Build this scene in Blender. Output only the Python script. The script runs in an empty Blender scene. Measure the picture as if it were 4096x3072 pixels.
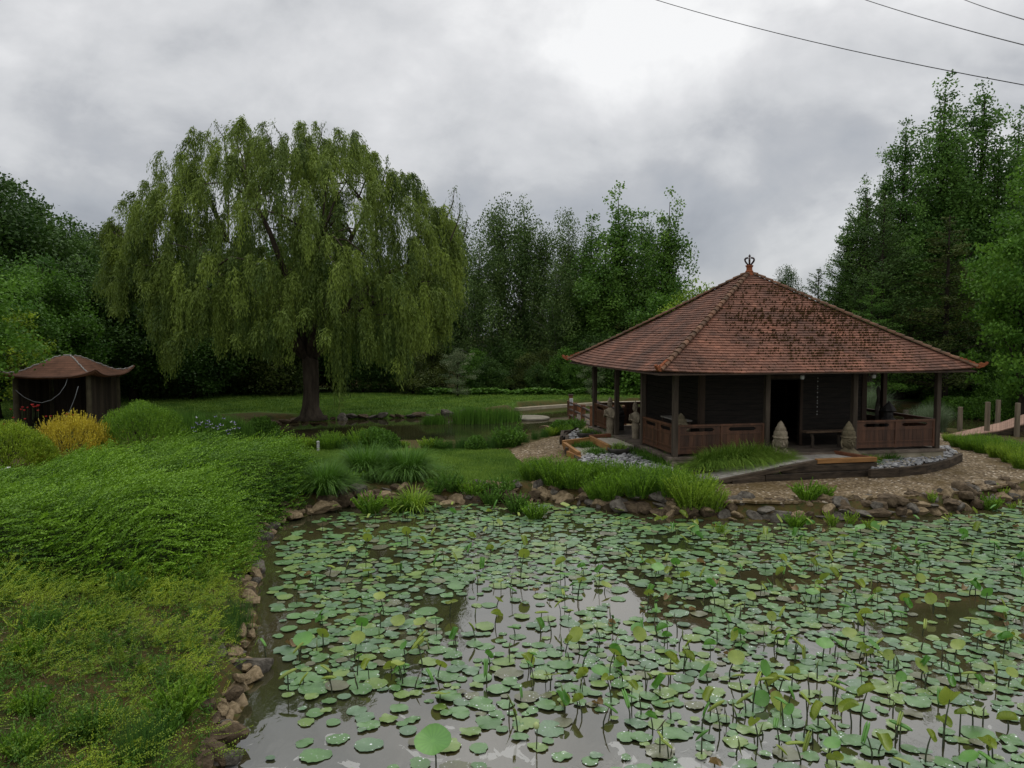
import bpy, math, random
import numpy as np
from mathutils import Vector, Matrix

# ------------------------------------------------------------------ camera
F, CH = 3200.0, 4.5
TH = math.atan(206 / F); CT, ST = math.cos(TH), math.sin(TH)
sc = bpy.context.scene
col = sc.collection
cam_d = bpy.data.cameras.new('camera'); cam = bpy.data.objects.new('camera', cam_d); col.objects.link(cam)
cam.location = (0, 0, CH); cam.rotation_euler = (math.pi / 2 - TH, 0, 0)
cam_d.sensor_width = 36; cam_d.lens = 36 * F / 4096; cam_d.clip_start = .05; cam_d.clip_end = 3000
sc.camera = cam
sc.view_settings.view_transform = 'Standard'; sc.view_settings.look = 'None'
sc.view_settings.exposure = 0.58; sc.view_settings.gamma = 1.0
try:
    sc.cycles.use_denoising = True
    sc.cycles.max_bounces = 6; sc.cycles.diffuse_bounces = 3; sc.cycles.transparent_max_bounces = 4
except Exception: pass

# ------------------------------------------------------------------ world: grey broken cloud over a dim blue sky
SUN_EL, SUN_AZ = math.radians(58), math.radians(200)
world = bpy.data.worlds.new('World'); sc.world = world; world.use_nodes = True
nt = world.node_tree; N = nt.nodes; Lk = nt.links; N.clear()
def wn(t, **k):
    n = N.new(t)
    for a, b in k.items(): setattr(n, a, b)
    return n
def wmath(op, a, b=None, c=None):
    n = wn('ShaderNodeMath', operation=op)
    for i, q in enumerate((a, b, c)):
        if q is None: continue
        if isinstance(q, (int, float)): n.inputs[i].default_value = q
        else: Lk.new(q, n.inputs[i])
    return n.outputs[0]
tc = wn('ShaderNodeTexCoord'); sp = wn('ShaderNodeSeparateXYZ'); Lk.new(tc.outputs['Generated'], sp.inputs[0])
zc = wmath('MAXIMUM', sp.outputs[2], 0.0); zd = wmath('ADD', zc, 0.16)
cx = wmath('DIVIDE', sp.outputs[0], zd); cy = wmath('DIVIDE', sp.outputs[1], zd)
cb = wn('ShaderNodeCombineXYZ'); Lk.new(sp.outputs[0], cb.inputs[0]); Lk.new(sp.outputs[1], cb.inputs[1]); Lk.new(wmath('MULTIPLY', sp.outputs[2], 1.45), cb.inputs[2])
def wnoise(scale, detail, rough, off, dist=.25):
    mp = wn('ShaderNodeMapping'); mp.inputs['Location'].default_value = off; Lk.new(cb.outputs[0], mp.inputs[0])
    n = wn('ShaderNodeTexNoise'); n.inputs['Scale'].default_value = scale; n.inputs['Detail'].default_value = detail
    n.inputs['Roughness'].default_value = rough; n.inputs['Distortion'].default_value = dist
    Lk.new(mp.outputs[0], n.inputs['Vector']); return n.outputs[0]
n1 = wnoise(2.9, 8, .52, (2.3, .4, 0), .35); n2 = wnoise(6.8, 8, .55, (7.1, 3.0, 0)); n3 = wnoise(1.1, 3, .5, (1.2, 8.6, 0))
m = wmath('ADD', wmath('MULTIPLY', n1, .54), wmath('MULTIPLY', n2, .26)); m = wmath('ADD', m, wmath('MULTIPLY', n3, .20))
elev = wmath('MULTIPLY', wmath('SUBTRACT', zc, .14), .30)                                   # the cloud base is thinner and brighter overhead
m = wmath('ADD', m, wmath('MINIMUM', elev, .12))
cr = wn('ShaderNodeValToRGB'); Lk.new(m, cr.inputs[0])
e = cr.color_ramp.elements
e[0].position = .36; e[0].color = (.23, .243, .270, 1); e[1].position = .68; e[1].color = (.68, .68, .68, 1)
for p_, c_ in ((.44, (.305, .318, .342, 1)), (.49, (.355, .363, .38, 1)), (.535, (.44, .446, .457, 1)), (.60, (.53, .532, .54, 1))):
    q = e.new(p_); q.color = c_
skyt = wn('ShaderNodeTexSky'); skyt.sky_type = 'NISHITA'; skyt.sun_disc = False
skyt.sun_elevation = SUN_EL; skyt.sun_rotation = SUN_AZ
bg1 = wn('ShaderNodeBackground'); Lk.new(skyt.outputs[0], bg1.inputs[0]); bg1.inputs[1].default_value = .05
bg2 = wn('ShaderNodeBackground'); Lk.new(cr.outputs[0], bg2.inputs[0]); bg2.inputs[1].default_value = 1.0
dome_up = wmath('MULTIPLY_ADD', wmath('MAXIMUM', wmath('SUBTRACT', zc, .42), 0.0), 1.5, 1.0); Lk.new(dome_up, bg2.inputs[1])   # overcast: brighter towards the zenith
mxs = wn('ShaderNodeMixShader'); mxs.inputs[0].default_value = .90
Lk.new(bg1.outputs[0], mxs.inputs[1]); Lk.new(bg2.outputs[0], mxs.inputs[2])
wo = wn('ShaderNodeOutputWorld'); Lk.new(mxs.outputs[0], wo.inputs[0])
sun_d = bpy.data.lights.new('sun', 'SUN'); sun_d.energy = .5; sun_d.angle = math.radians(25); sun_d.color = (1, .97, .92)
sun = bpy.data.objects.new('sun', sun_d); col.objects.link(sun)
sun.rotation_euler = (math.pi / 2 - SUN_EL, 0, math.pi - SUN_AZ + math.pi)

# ------------------------------------------------------------------ picture <-> place helpers (positions of real things on real ground)
FOC = F
def ray(px, py):
    a = (px - 2048) / FOC; b = (1536 - py) / FOC
    return a, CT + b * ST, b * CT - ST
def G(px, py, z=0.0):
    x, y, w = ray(px, py); t = (z - CH) / w
    return (x * t, y * t)
def at(px, py, Y):
    x, y, w = ray(px, py); t = Y / y
    return Vector((x * t, Y, CH + w * t))
def proj(x, y, z):
    dz = z - CH; f = y * CT - dz * ST; u = y * ST + dz * CT
    return 2048 + FOC * x / f, 1536 - FOC * u / f
def sm(t):
    t = np.clip(t, 0, 1); return t * t * (3 - 2 * t)
R = np.random.default_rng(11)

# ------------------------------------------------------------------ materials
MATS = {}
def mk(name, c1, c2, rough=.8, ns=3.0, bump=0., bs=20., spec=.3, tone=False, trans=0., c3=None, detail=6, coat=0., stretch=None, tr=(.55, 1.5)):
    if name in MATS: return MATS[name]
    m = bpy.data.materials.new(name); m.use_nodes = True; t = m.node_tree; n = t.nodes; l = t.links
    b = n['Principled BSDF']; b.inputs['Roughness'].default_value = rough; b.inputs['Specular IOR Level'].default_value = spec
    if coat: b.inputs['Coat Weight'].default_value = coat; b.inputs['Coat Roughness'].default_value = .15
    g = n.new('ShaderNodeTexCoord'); vec = g.outputs['Object']
    if stretch:
        mp = n.new('ShaderNodeMapping'); mp.inputs['Scale'].default_value = stretch; l.new(vec, mp.inputs[0]); vec = mp.outputs[0]
    nz = n.new('ShaderNodeTexNoise'); nz.inputs['Scale'].default_value = ns; nz.inputs['Detail'].default_value = detail
    nz.inputs['Roughness'].default_value = .6; l.new(vec, nz.inputs['Vector'])
    r = n.new('ShaderNodeValToRGB'); r.color_ramp.elements[0].position = .34; r.color_ramp.elements[1].position = .66
    r.color_ramp.elements[0].color = (*c1, 1); r.color_ramp.elements[1].color = (*c2, 1)
    if c3: q = r.color_ramp.elements.new(.8); q.color = (*c3, 1)
    l.new(nz.outputs[0], r.inputs[0]); out = r.outputs[0]
    if tone:
        a = n.new('ShaderNodeAttribute'); a.attribute_name = 'tone'
        mr = n.new('ShaderNodeMapRange'); mr.inputs['To Min'].default_value = tr[0]; mr.inputs['To Max'].default_value = tr[1]
        l.new(a.outputs['Fac'], mr.inputs[0])
        v = n.new('ShaderNodeVectorMath'); v.operation = 'SCALE'; l.new(out, v.inputs[0]); l.new(mr.outputs[0], v.inputs['Scale']); out = v.outputs[0]
    l.new(out, b.inputs['Base Color'])
    if bump:
        nb = n.new('ShaderNodeTexNoise'); nb.inputs['Scale'].default_value = bs; nb.inputs['Detail'].default_value = 5; l.new(vec, nb.inputs['Vector'])
        bn = n.new('ShaderNodeBump'); bn.inputs['Strength'].default_value = bump; bn.inputs['Distance'].default_value = .02
        l.new(nb.outputs[0], bn.inputs['Height']); l.new(bn.outputs[0], b.inputs['Normal'])
    if trans:
        tb = n.new('ShaderNodeBsdfTranslucent'); l.new(out, tb.inputs[0])
        mx = n.new('ShaderNodeMixShader'); mx.inputs[0].default_value = trans
        l.new(b.outputs[0], mx.inputs[1]); l.new(tb.outputs[0], mx.inputs[2]); l.new(mx.outputs[0], n['Material Output'].inputs[0])
    MATS[name] = m; return m
def leafm(name, dark, light, ns=.5, trans=.3, rough=.55):
    """leaf colour: the per-leaf attribute runs from the old dark leaf to the young light one"""
    if name in MATS: return MATS[name]
    m = bpy.data.materials.new(name); m.use_nodes = True; t = m.node_tree; n = t.nodes; l = t.links
    b = n['Principled BSDF']; b.inputs['Roughness'].default_value = rough; b.inputs['Specular IOR Level'].default_value = .25
    a = n.new('ShaderNodeAttribute'); a.attribute_name = 'tone'
    g = n.new('ShaderNodeTexCoord'); nz = n.new('ShaderNodeTexNoise'); nz.inputs['Scale'].default_value = ns; nz.inputs['Detail'].default_value = 3
    l.new(g.outputs['Object'], nz.inputs['Vector'])
    ad = n.new('ShaderNodeMath'); ad.operation = 'MULTIPLY_ADD'; l.new(nz.outputs[0], ad.inputs[0]); ad.inputs[1].default_value = .9; ad.inputs[2].default_value = -.45
    s = n.new('ShaderNodeMath'); s.operation = 'ADD'; s.use_clamp = True; l.new(ad.outputs[0], s.inputs[0]); l.new(a.outputs['Fac'], s.inputs[1])
    mx = n.new('ShaderNodeMix'); mx.data_type = 'RGBA'; l.new(s.outputs[0], mx.inputs[0])
    mx.inputs[6].default_value = (*dark, 1); mx.inputs[7].default_value = (*light, 1)
    l.new(mx.outputs[2], b.inputs['Base Color'])
    tb = n.new('ShaderNodeBsdfTranslucent'); l.new(mx.outputs[2], tb.inputs[0])
    ms = n.new('ShaderNodeMixShader'); ms.inputs[0].default_value = trans
    l.new(b.outputs[0], ms.inputs[1]); l.new(tb.outputs[0], ms.inputs[2]); l.new(ms.outputs[0], n['Material Output'].inputs[0])
    MATS[name] = m; return m

# ------------------------------------------------------------------ mesh + naming helpers
def tag(o, label=None, cat=None, group=None, kind=None):
    if label: o['label'] = label
    if cat: o['category'] = cat
    if group: o['group'] = group
    if kind: o['kind'] = kind
    return o
def empty(name, loc, rz=0., label=None, cat=None, group=None):
    o = bpy.data.objects.new(name, None); col.objects.link(o); o.location = loc; o.rotation_euler = (0, 0, rz); o.empty_display_size = .2
    return tag(o, label, cat, group)
def link(name, me, parent=None, loc=(0, 0, 0)):
    o = bpy.data.objects.new(name, me); col.objects.link(o); o.location = loc
    if parent is not None: o.parent = parent
    return o
def np_mesh(name, V, Fc, mat, tone=None, smooth=False):
    """V (n,3), Fc (m,k) one face size"""
    V = np.ascontiguousarray(V, dtype=np.float32); Fc = np.ascontiguousarray(Fc, dtype=np.int32)
    me = bpy.data.meshes.new(name); k = Fc.shape[1]
    me.vertices.add(len(V)); me.vertices.foreach_set('co', V.ravel())
    me.loops.add(Fc.size); me.loops.foreach_set('vertex_index', Fc.ravel())
    me.polygons.add(len(Fc)); me.polygons.foreach_set('loop_start', np.arange(0, Fc.size, k, dtype=np.int32))
    if tone is not None:
        a = me.attributes.new('tone', 'FLOAT', 'POINT'); a.data.foreach_set('value', np.ascontiguousarray(tone, dtype=np.float32))
    me.update(calc_edges=True); me.validate()
    me.polygons.foreach_set('use_smooth', np.full(len(me.polygons), smooth))
    if mat: me.materials.append(mat)
    return me
class MB:
    def __init__(s): s.v = []; s.f = []; s.t = []
    def add(s, vs, fs, tone=.5):
        o = len(s.v); s.v += [tuple(p) for p in vs]; s.f += [tuple(i + o for i in q) for q in fs]
        s.t += [tone] * len(vs) if not hasattr(tone, '__len__') else list(tone)
        return s
    def box(s, c, size, ax=None, tone=.5):
        ax = ax or (Vector((1, 0, 0)), Vector((0, 1, 0)), Vector((0, 0, 1))); c = Vector(c)
        vs = [c + ax[0] * (i * size[0] / 2) + ax[1] * (j * size[1] / 2) + ax[2] * (k * size[2] / 2) for k in (-1, 1) for j in (-1, 1) for i in (-1, 1)]
        return s.add(vs, [(0, 2, 3, 1), (4, 5, 7, 6), (0, 1, 5, 4), (2, 6, 7, 3), (0, 4, 6, 2), (1, 3, 7, 5)], tone)
    def tube(s, pts, rad, n=6, tone=.5, cap=True):
        pts = [Vector(p) for p in pts]; rad = rad if hasattr(rad, '__len__') else [rad] * len(pts)
        vs = []; ref = Vector((.31, .17, .93))
        for i, p in enumerate(pts):
            d = (pts[min(i + 1, len(pts) - 1)] - pts[max(i - 1, 0)])
            d = d.normalized() if d.length > 1e-9 else Vector((0, 0, 1))
            a = ref - d * ref.dot(d)
            if a.length < .05: a = Vector((1, 0, 0)) - d * d.x
            a.normalize(); b = d.cross(a); ref = a
            vs += [p + (a * math.cos(q) + b * math.sin(q)) * rad[i] for q in (2 * math.pi * j / n for j in range(n))]
        fs = [(i * n + j, i * n + (j + 1) % n, (i + 1) * n + (j + 1) % n, (i + 1) * n + j) for i in range(len(pts) - 1) for j in range(n)]
        if cap: fs += [tuple(range(n - 1, -1, -1)), tuple(range((len(pts) - 1) * n, len(pts) * n))]
        return s.add(vs, fs, tone)
    def lathe(s, prof, c=(0, 0, 0), n=16, sx=1., sy=1., tone=.5, off=None):
        c = Vector(c); vs = []
        for i, (r, z) in enumerate(prof):
            ox, oy = off[i] if off else (0, 0)
            vs += [c + Vector((ox + sx * r * math.cos(2 * math.pi * j / n), oy + sy * r * math.sin(2 * math.pi * j / n), z)) for j in range(n)]
        fs = [(i * n + j, i * n + (j + 1) % n, (i + 1) * n + (j + 1) % n, (i + 1) * n + j) for i in range(len(prof) - 1) for j in range(n)]
        fs += [tuple(range(n - 1, -1, -1)), tuple(range((len(prof) - 1) * n, len(prof) * n))]
        return s.add(vs, fs, tone)
    def prism(s, pts, o, ax, ay, th, tone=.5):
        o = Vector(o); ax = Vector(ax); ay = Vector(ay); az = ax.cross(ay).normalized(); n = len(pts)
        vs = [o + ax * a + ay * b - az * th / 2 for a, b in pts] + [o + ax * a + ay * b + az * th / 2 for a, b in pts]
        fs = [tuple(range(n - 1, -1, -1)), tuple(range(n, 2 * n))] + [(i, (i + 1) % n, n + (i + 1) % n, n + i) for i in range(n)]
        return s.add(vs, fs, tone)
    def mesh(s, name, mat, smooth=False, org=(0, 0, 0)):
        me = bpy.data.meshes.new(name); ox, oy, oz = org
        me.from_pydata([(x - ox, y - oy, z - oz) for x, y, z in s.v], [], s.f)
        a = me.attributes.new('tone', 'FLOAT', 'POINT'); a.data.foreach_set('value', s.t)
        me.polygons.foreach_set('use_smooth', [smooth] * len(me.polygons)); me.update(); me.materials.append(mat)
        return me
    def build(s, name, mat, parent=None, smooth=False, org=None, bevel=0.):
        """world coordinates in; org is the world origin of the parent (or of the object itself)"""
        if org is None: org = tuple(parent['_o']) if parent is not None and '_o' in parent else (0, 0, 0)
        o = link(name, s.mesh(name, mat, smooth, org), parent, (0, 0, 0) if parent is not None else org)
        if bevel:
            b = o.modifiers.new('bevel', 'BEVEL'); b.width = bevel; b.segments = 2; b.limit_method = 'ANGLE'
        return o
ORG = {}
def thing(name, loc, label, cat, group=None):
    o = empty(name, loc, 0, label, cat, group); ORG[o.name] = tuple(loc); return o
def part(mb, name, mat, th, smooth=False, bevel=0., kind=None, label=None, sub=None):
    """world-coordinate mesh made a child of thing th (or of its part sub)"""
    o = mb.build(name, mat, sub if sub is not None else th, smooth, ORG[th.name], bevel)
    if kind: o['kind'] = kind
    if label: o['label'] = label
    return o
def copy_tree(o, parent=None):
    c = o.copy(); col.objects.link(c)
    if parent is not None: c.parent = parent
    for ch in [q for q in KIDS.get(o.name, [])]: copy_tree(ch, c)
    return c
KIDS = {}
def kids(o):
    KIDS[o.name] = [q for q in bpy.data.objects if q.parent == o]
    for k in KIDS[o.name]: KIDS[k.name] = [q for q in bpy.data.objects if q.parent == k]

# ------------------------------------------------------------------ polygons, distance
def sdf(poly, P):
    poly = np.array(poly, float); x, y = P[:, 0], P[:, 1]; d = np.full(len(P), 1e9); ins = np.zeros(len(P), bool); n = len(poly)
    for i in range(n):
        a, b = poly[i], poly[(i + 1) % n]; e_ = b - a; w = P[:, :2] - a
        t = np.clip((w @ e_) / (e_ @ e_ + 1e-12), 0, 1); q = w - t[:, None] * e_; d = np.minimum(d, (q * q).sum(1))
        c = (a[1] > y) != (b[1] > y)
        with np.errstate(divide='ignore', invalid='ignore'):
            ins ^= c & (x < (b[0] - a[0]) * (y - a[1]) / (b[1] - a[1] + 1e-15) + a[0])
    return np.where(ins, 1, -1) * np.sqrt(d)        # positive inside
SHORE_L = [(905, 3072), (940, 2961), (945, 2887), (965, 2797), (1012, 2738), (1000, 2688), (965, 2608), (1008, 2558), (1022, 2499), (1010, 2424), (1022, 2375),
           (1020, 2310), (1032, 2270), (1028, 2217), (1046, 2164), (1085, 2145), (1105, 2100), (1175, 2076), (1293, 2047)]
SHORE_F = [(1358, 2032), (1448, 2022), (1572, 2019), (1746, 2019), (1995, 2002), (2159, 2004), (2373, 2024), (2477, 2049), (2696, 2069), (2895, 2079),
           (3100, 2088), (3297, 2089), (3446, 2080), (3644, 2070), (3842, 2052), (3950, 2030), (4040, 2010), (4096, 2003)]
sl = [G(*p) for p in SHORE_L]; sf = [G(*p) for p in SHORE_F]
W1 = [(-2.2, 3.0), (-2.4, -6), (60, -6), (60, 34), (21.5, 34.5), (20.6, 31), (19.4, 27), (17.8, 23.8), (16, 21.9)] + sf[::-1] + sl[::-1]
near_b = [G(1000, 1792), G(1200, 1795), G(1400, 1796), G(1800, 1792), G(2000, 1788), G(2060, 1772), G(2130, 1757), G(2250, 1732), G(2330, 1718), (4.3, 37.2), (8, 38.4), (12, 38.2), G(3450, 1712), G(3600, 1722), G(3780, 1742), (20.5, 33.5)]
far_b = [(60, 33), (60, 44), G(4096, 1662), G(3880, 1656), G(3600, 1645), (12, 47.5), G(2400, 1614), G(2070, 1637), G(2050, 1662), G(1900, 1664), G(1740, 1669), G(1400, 1677), G(1080, 1697), G(1000, 1716), G(985, 1750)]
W2 = near_b + far_b
def land_d(P): return -np.maximum(sdf(W1, P), sdf(W2, P))
def gz(P):
    P = np.atleast_2d(np.asarray(P, float)); d = land_d(P)
    z = np.where(d > 0, .40 * sm(d / .5), -.9 * sm(-d / 1.2))
    bank = sm((-P[:, 0] - 3.6) / 5.5) * sm((17 - P[:, 1]) / 7) * .75
    return z + np.where(d > 0, bank, 0)
def gz1(x, y): return float(gz([(x, y)])[0])

# ------------------------------------------------------------------ ground sheet
def axis(a, b, fa, fb, fine, lo, hi):
    mid = np.arange(fa, fb + 1e-6, fine)
    left = fa - np.cumsum(np.geomspace(fine, (fa - lo) / 4, 14)); left = left[left > lo]
    right = fb + np.cumsum(np.geomspace(fine, (hi - fb) / 4, 14)); right = right[right < hi]
    return np.concatenate([[lo], left[::-1], mid, right, [hi]])
xs = axis(0, 0, -20, 24, .2, -500, 500); ys = axis(0, 0, 2, 50, .2, -120, 900)
XX, YY = np.meshgrid(xs, ys); P = np.stack([XX.ravel(), YY.ravel()], 1)
Z = gz(P) ; rr = np.random.default_rng(1)
dl = land_d(P)
LAWN = [G(x, y, .4) for x, y in ((1100, 1806), (1250, 1800), (1500, 1797), (1800, 1797), (2030, 1800), (2058, 1830), (2100, 1865), (2140, 1895), (2080, 1925), (1900, 1932), (1700, 1925), (1550, 1915), (1350, 1910), (1150, 1890))]
far_edge = [(-45, 37.5), (-18, 37.5), (-13.2, 41), G(1400, 1664, .4), G(1740, 1655, .4), (.2, 46), (.3, 47.5), (5.8, 51.0), (12, 48.8), (23, 48), (27, 46), (60, 46)]
LAWN2 = far_edge + [(60, 57), (-45, 57)]
gr = np.maximum(sdf(LAWN, P), sdf(LAWN2, P))
gmask = sm(gr / .5 + .5) * 1.0
# soil shows on the weedy left bank and under the willow
willow_xy = G(1245, 1668, .4)
bare = np.exp(-(((P[:, 0] - willow_xy[0]) / 2.6) ** 2 + ((P[:, 1] - willow_xy[1] + 1.2) / 1.3) ** 2))
gmask = np.clip(gmask - bare * 1.3, 0, 1)
nx_, ny_ = len(xs), len(ys)
idx = np.arange(nx_ * ny_).reshape(ny_, nx_)
Fq = np.stack([idx[:-1, :-1].ravel(), idx[:-1, 1:].ravel(), idx[1:, 1:].ravel(), idx[1:, :-1].ravel()], 1)
def ground_mat():
    m = bpy.data.materials.new('soil_and_turf'); m.use_nodes = True; t = m.node_tree; n = t.nodes; l = t.links
    b = n['Principled BSDF']; b.inputs['Roughness'].default_value = .95; b.inputs['Specular IOR Level'].default_value = .15
    g = n.new('ShaderNodeTexCoord')
    def nz(s, d=6, r=.6):
        q = n.new('ShaderNodeTexNoise'); q.inputs['Scale'].default_value = s; q.inputs['Detail'].default_value = d; q.inputs['Roughness'].default_value = r; l.new(g.outputs['Object'], q.inputs['Vector']); return q.outputs[0]
    def ramp(src, stops):
        r = n.new('ShaderNodeValToRGB'); e = r.color_ramp.elements; e[0].position, e[0].color = stops[0][0], (*stops[0][1], 1); e[1].position, e[1].color = stops[-1][0], (*stops[-1][1], 1)
        for p, c in stops[1:-1]: q = e.new(p); q.color = (*c, 1)
        l.new(src, r.inputs[0]); return r.outputs[0]
    grass = ramp(nz(2.2, 10, .8), [(.33, (.034, .086, .012)), (.5, (.066, .138, .017)), (.68, (.125, .185, .034))])
    soil = ramp(nz(2.6, 9, .75), [(.3, (.028, .022, .010)), (.44, (.045, .055, .014)), (.54, (.085, .055, .020)), (.62, (.055, .068, .016)), (.72, (.15, .098, .046))])
    a = n.new('ShaderNodeAttribute'); a.attribute_name = 'tone'
    mx = n.new('ShaderNodeMix'); mx.data_type = 'RGBA'; l.new(a.outputs['Fac'], mx.inputs[0]); l.new(soil, mx.inputs[6]); l.new(grass, mx.inputs[7]); l.new(mx.outputs[2], b.inputs['Base Color'])
    bn = n.new('ShaderNodeBump'); bn.inputs['Strength'].default_value = .7; bn.inputs['Distance'].default_value = .04; l.new(nz(28, 6, .7), bn.inputs['Height']); l.new(bn.outputs[0], b.inputs['Normal'])
    return m
me = np_mesh('ground', np.stack([P[:, 0], P[:, 1], Z], 1), Fq, ground_mat(), gmask, True)
tag(link('ground', me), kind='structure')

def lawn_blades(name, poly, n, h0, h1, w, seed, lb):
    r = np.random.default_rng(seed); a = np.array(poly); q_ = r.uniform(a.min(0), a.max(0), (n * 3, 2)); q_ = q_[sdf(poly, q_) > .0][:n]; n = len(q_); B_ = np.column_stack([q_, gz(q_)]); az = r.uniform(0, 6.28, n); h = r.uniform(h0, h1, n)
    S_ = np.stack([np.cos(az), np.sin(az), np.zeros(n)], 1) * w; T_ = B_ + np.stack([r.normal(0, .4, n) * h, r.normal(0, .4, n) * h, h], 1)
    V = np.stack([B_ - S_, B_ + S_, T_ + S_ * .3, T_ - S_ * .3], 1).reshape(-1, 3); tn = np.clip(.45 + .25 * np.sin(q_[:, 0] * 2.1 + np.sin(q_[:, 1] * 1.7)) * np.sin(q_[:, 1] * 1.3) + r.normal(0, .22, n), 0, 1)
    return tag(link(name, np_mesh(name, V, np.arange(n * 4).reshape(-1, 4), leafm('lawn_blade', (.055, .130, .014), (.215, .33, .045), 1.2, .2), np.repeat(tn, 4))), lb, 'grass', kind='stuff')
lawn_blades('lawn_grass', LAWN, 70000, .03, .075, .007, 3, 'short mown grass of the near lawn')
lawn_blades('far_lawn_grass', [(-30, 38.2), (-18, 38.2), (-13.2, 41.4), G(1400, 1664, .4), G(1740, 1655, .4), (.2, 46), (.3, 47.5), (5.8, 51.0), (9, 50.2), (9, 53.5), (-30, 53.5)], 90000, .04, .10, .016, 4, 'mown grass of the far lawn behind the back pond')

# water sheet
def water_mat():
    m = bpy.data.materials.new('pond_water'); m.use_nodes = True; t = m.node_tree; n = t.nodes; l = t.links
    b = n['Principled BSDF']; b.inputs['Roughness'].default_value = .035; b.inputs['IOR'].default_value = 2.75; b.inputs['Specular IOR Level'].default_value = .5
    g = n.new('ShaderNodeTexCoord')
    def nz(s, d=4, dist=0., st=None):
        v = g.outputs['Object']
        if st: mp = n.new('ShaderNodeMapping'); mp.inputs['Scale'].default_value = st; l.new(v, mp.inputs[0]); v = mp.outputs[0]
        q = n.new('ShaderNodeTexNoise'); q.inputs['Scale'].default_value = s; q.inputs['Detail'].default_value = d; q.inputs['Distortion'].default_value = dist; l.new(v, q.inputs['Vector']); return q.outputs[0]
    r = n.new('ShaderNodeValToRGB'); e = r.color_ramp.elements; e[0].position = .35; e[0].color = (.022, .026, .012, 1); e[1].position = .65; e[1].color = (.062, .050, .022, 1)
    l.new(nz(.22, 2), r.inputs[0])
    # pale scum film drifting at the near end: swirling patches
    sp_ = n.new('ShaderNodeSeparateXYZ'); l.new(g.outputs['Object'], sp_.inputs[0])
    mr = n.new('ShaderNodeMapRange'); l.new(sp_.outputs[1], mr.inputs[0]); mr.inputs['From Min'].default_value = 8.0; mr.inputs['From Max'].default_value = 10.2; mr.inputs['To Min'].default_value = .045; mr.inputs['To Max'].default_value = -.20
    s = n.new('ShaderNodeMath'); s.operation = 'ADD'; l.new(nz(2.3, 5, 1.4, (1, .8, 1)), s.inputs[0]); l.new(mr.outputs[0], s.inputs[1])
    fr = n.new('ShaderNodeValToRGB'); fe = fr.color_ramp.elements; fe[0].position = .605; fe[0].color = (0, 0, 0, 1); fe[1].position = .622; fe[1].color = (1, 1, 1, 1); l.new(s.outputs[0], fr.inputs[0])
    df = n.new('ShaderNodeBsdfDiffuse'); df.inputs[0].default_value = (.44, .44, .42, 1)
    k = n.new('ShaderNodeMath'); k.operation = 'MULTIPLY'; l.new(fr.outputs[0], k.inputs[0]); k.inputs[1].default_value = .5
    l.new(r.outputs[0], b.inputs['Base Color'])
    bn = n.new('ShaderNodeBump'); bn.inputs['Strength'].default_value = .10; bn.inputs['Distance'].default_value = .02; l.new(nz(5.5, 3, .2, (1, .55, 1)), bn.inputs['Height']); l.new(bn.outputs[0], b.inputs['Normal'])
    mx = n.new('ShaderNodeMixShader'); l.new(k.outputs[0], mx.inputs[0]); l.new(b.outputs[0], mx.inputs[1]); l.new(df.outputs[0], mx.inputs[2]); l.new(mx.outputs[0], n['Material Output'].inputs[0])
    return m
mb = MB().add([(-16, -8, 0), (70, -8, 0), (70, 56, 0), (-16, 56, 0)], [(0, 1, 2, 3)])
tag(mb.build('water', water_mat()), kind='structure')

# gravel path
def gravel_mat():
    m = bpy.data.materials.new('gravel'); m.use_nodes = True; t = m.node_tree; n = t.nodes; l = t.links
    b = n['Principled BSDF']; b.inputs['Roughness'].default_value = .9; b.inputs['Specular IOR Level'].default_value = .2
    g = n.new('ShaderNodeTexCoord')
    v = n.new('ShaderNodeTexVoronoi'); v.inputs['Scale'].default_value = 17; l.new(g.outputs['Object'], v.inputs['Vector'])
    bw = n.new('ShaderNodeRGBToBW'); l.new(v.outputs['Color'], bw.inputs[0])
    r = n.new('ShaderNodeValToRGB'); e = r.color_ramp.elements; e[0].position = .15; e[0].color = (.050, .034, .018, 1); e[1].position = .95; e[1].color = (.62, .55, .44, 1)
    q = e.new(.5); q.color = (.15, .108, .060, 1); q = e.new(.8); q.color = (.26, .20, .125, 1)
    l.new(bw.outputs[0], r.inputs[0])
    nz = n.new('ShaderNodeTexNoise'); nz.inputs['Scale'].default_value = .7; nz.inputs['Detail'].default_value = 7; nz.inputs['Roughness'].default_value = .65; l.new(g.outputs['Object'], nz.inputs['Vector'])
    r2 = n.new('ShaderNodeValToRGB'); e = r2.color_ramp.elements; e[0].position = .44; e[0].color = (0, 0, 0, 1); e[1].position = .62; e[1].color = (1, 1, 1, 1); l.new(nz.outputs[0], r2.inputs[0])
    k = n.new('ShaderNodeMath'); k.operation = 'MULTIPLY'; l.new(r2.outputs[0], k.inputs[0]); k.inputs[1].default_value = .75
    mx = n.new('ShaderNodeMix'); mx.data_type = 'RGBA'; l.new(k.outputs[0], mx.inputs[0]); l.new(r.outputs[0], mx.inputs[6]); mx.inputs[7].default_value = (.080, .052, .014, 1)
    l.new(mx.outputs[2], b.inputs['Base Color'])
    bn = n.new('ShaderNodeBump'); bn.inputs['Strength'].default_value = .8; bn.inputs['Distance'].default_value = .03; l.new(bw.outputs[0], bn.inputs['Height']); l.new(bn.outputs[0], b.inputs['Normal'])
    return m
PATH = [G(x, y, .41) for x, y in ((2040, 1800), (2062, 1828), (2105, 1862), (2150, 1888), (2250, 1925), (2400, 1955), (2550, 1980), (2700, 1996), (2900, 2004), (3150, 2008), (3350, 2002), (3550, 1990), (3750, 1976), (3900, 1962), (4020, 1942), (4110, 1922))]
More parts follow.
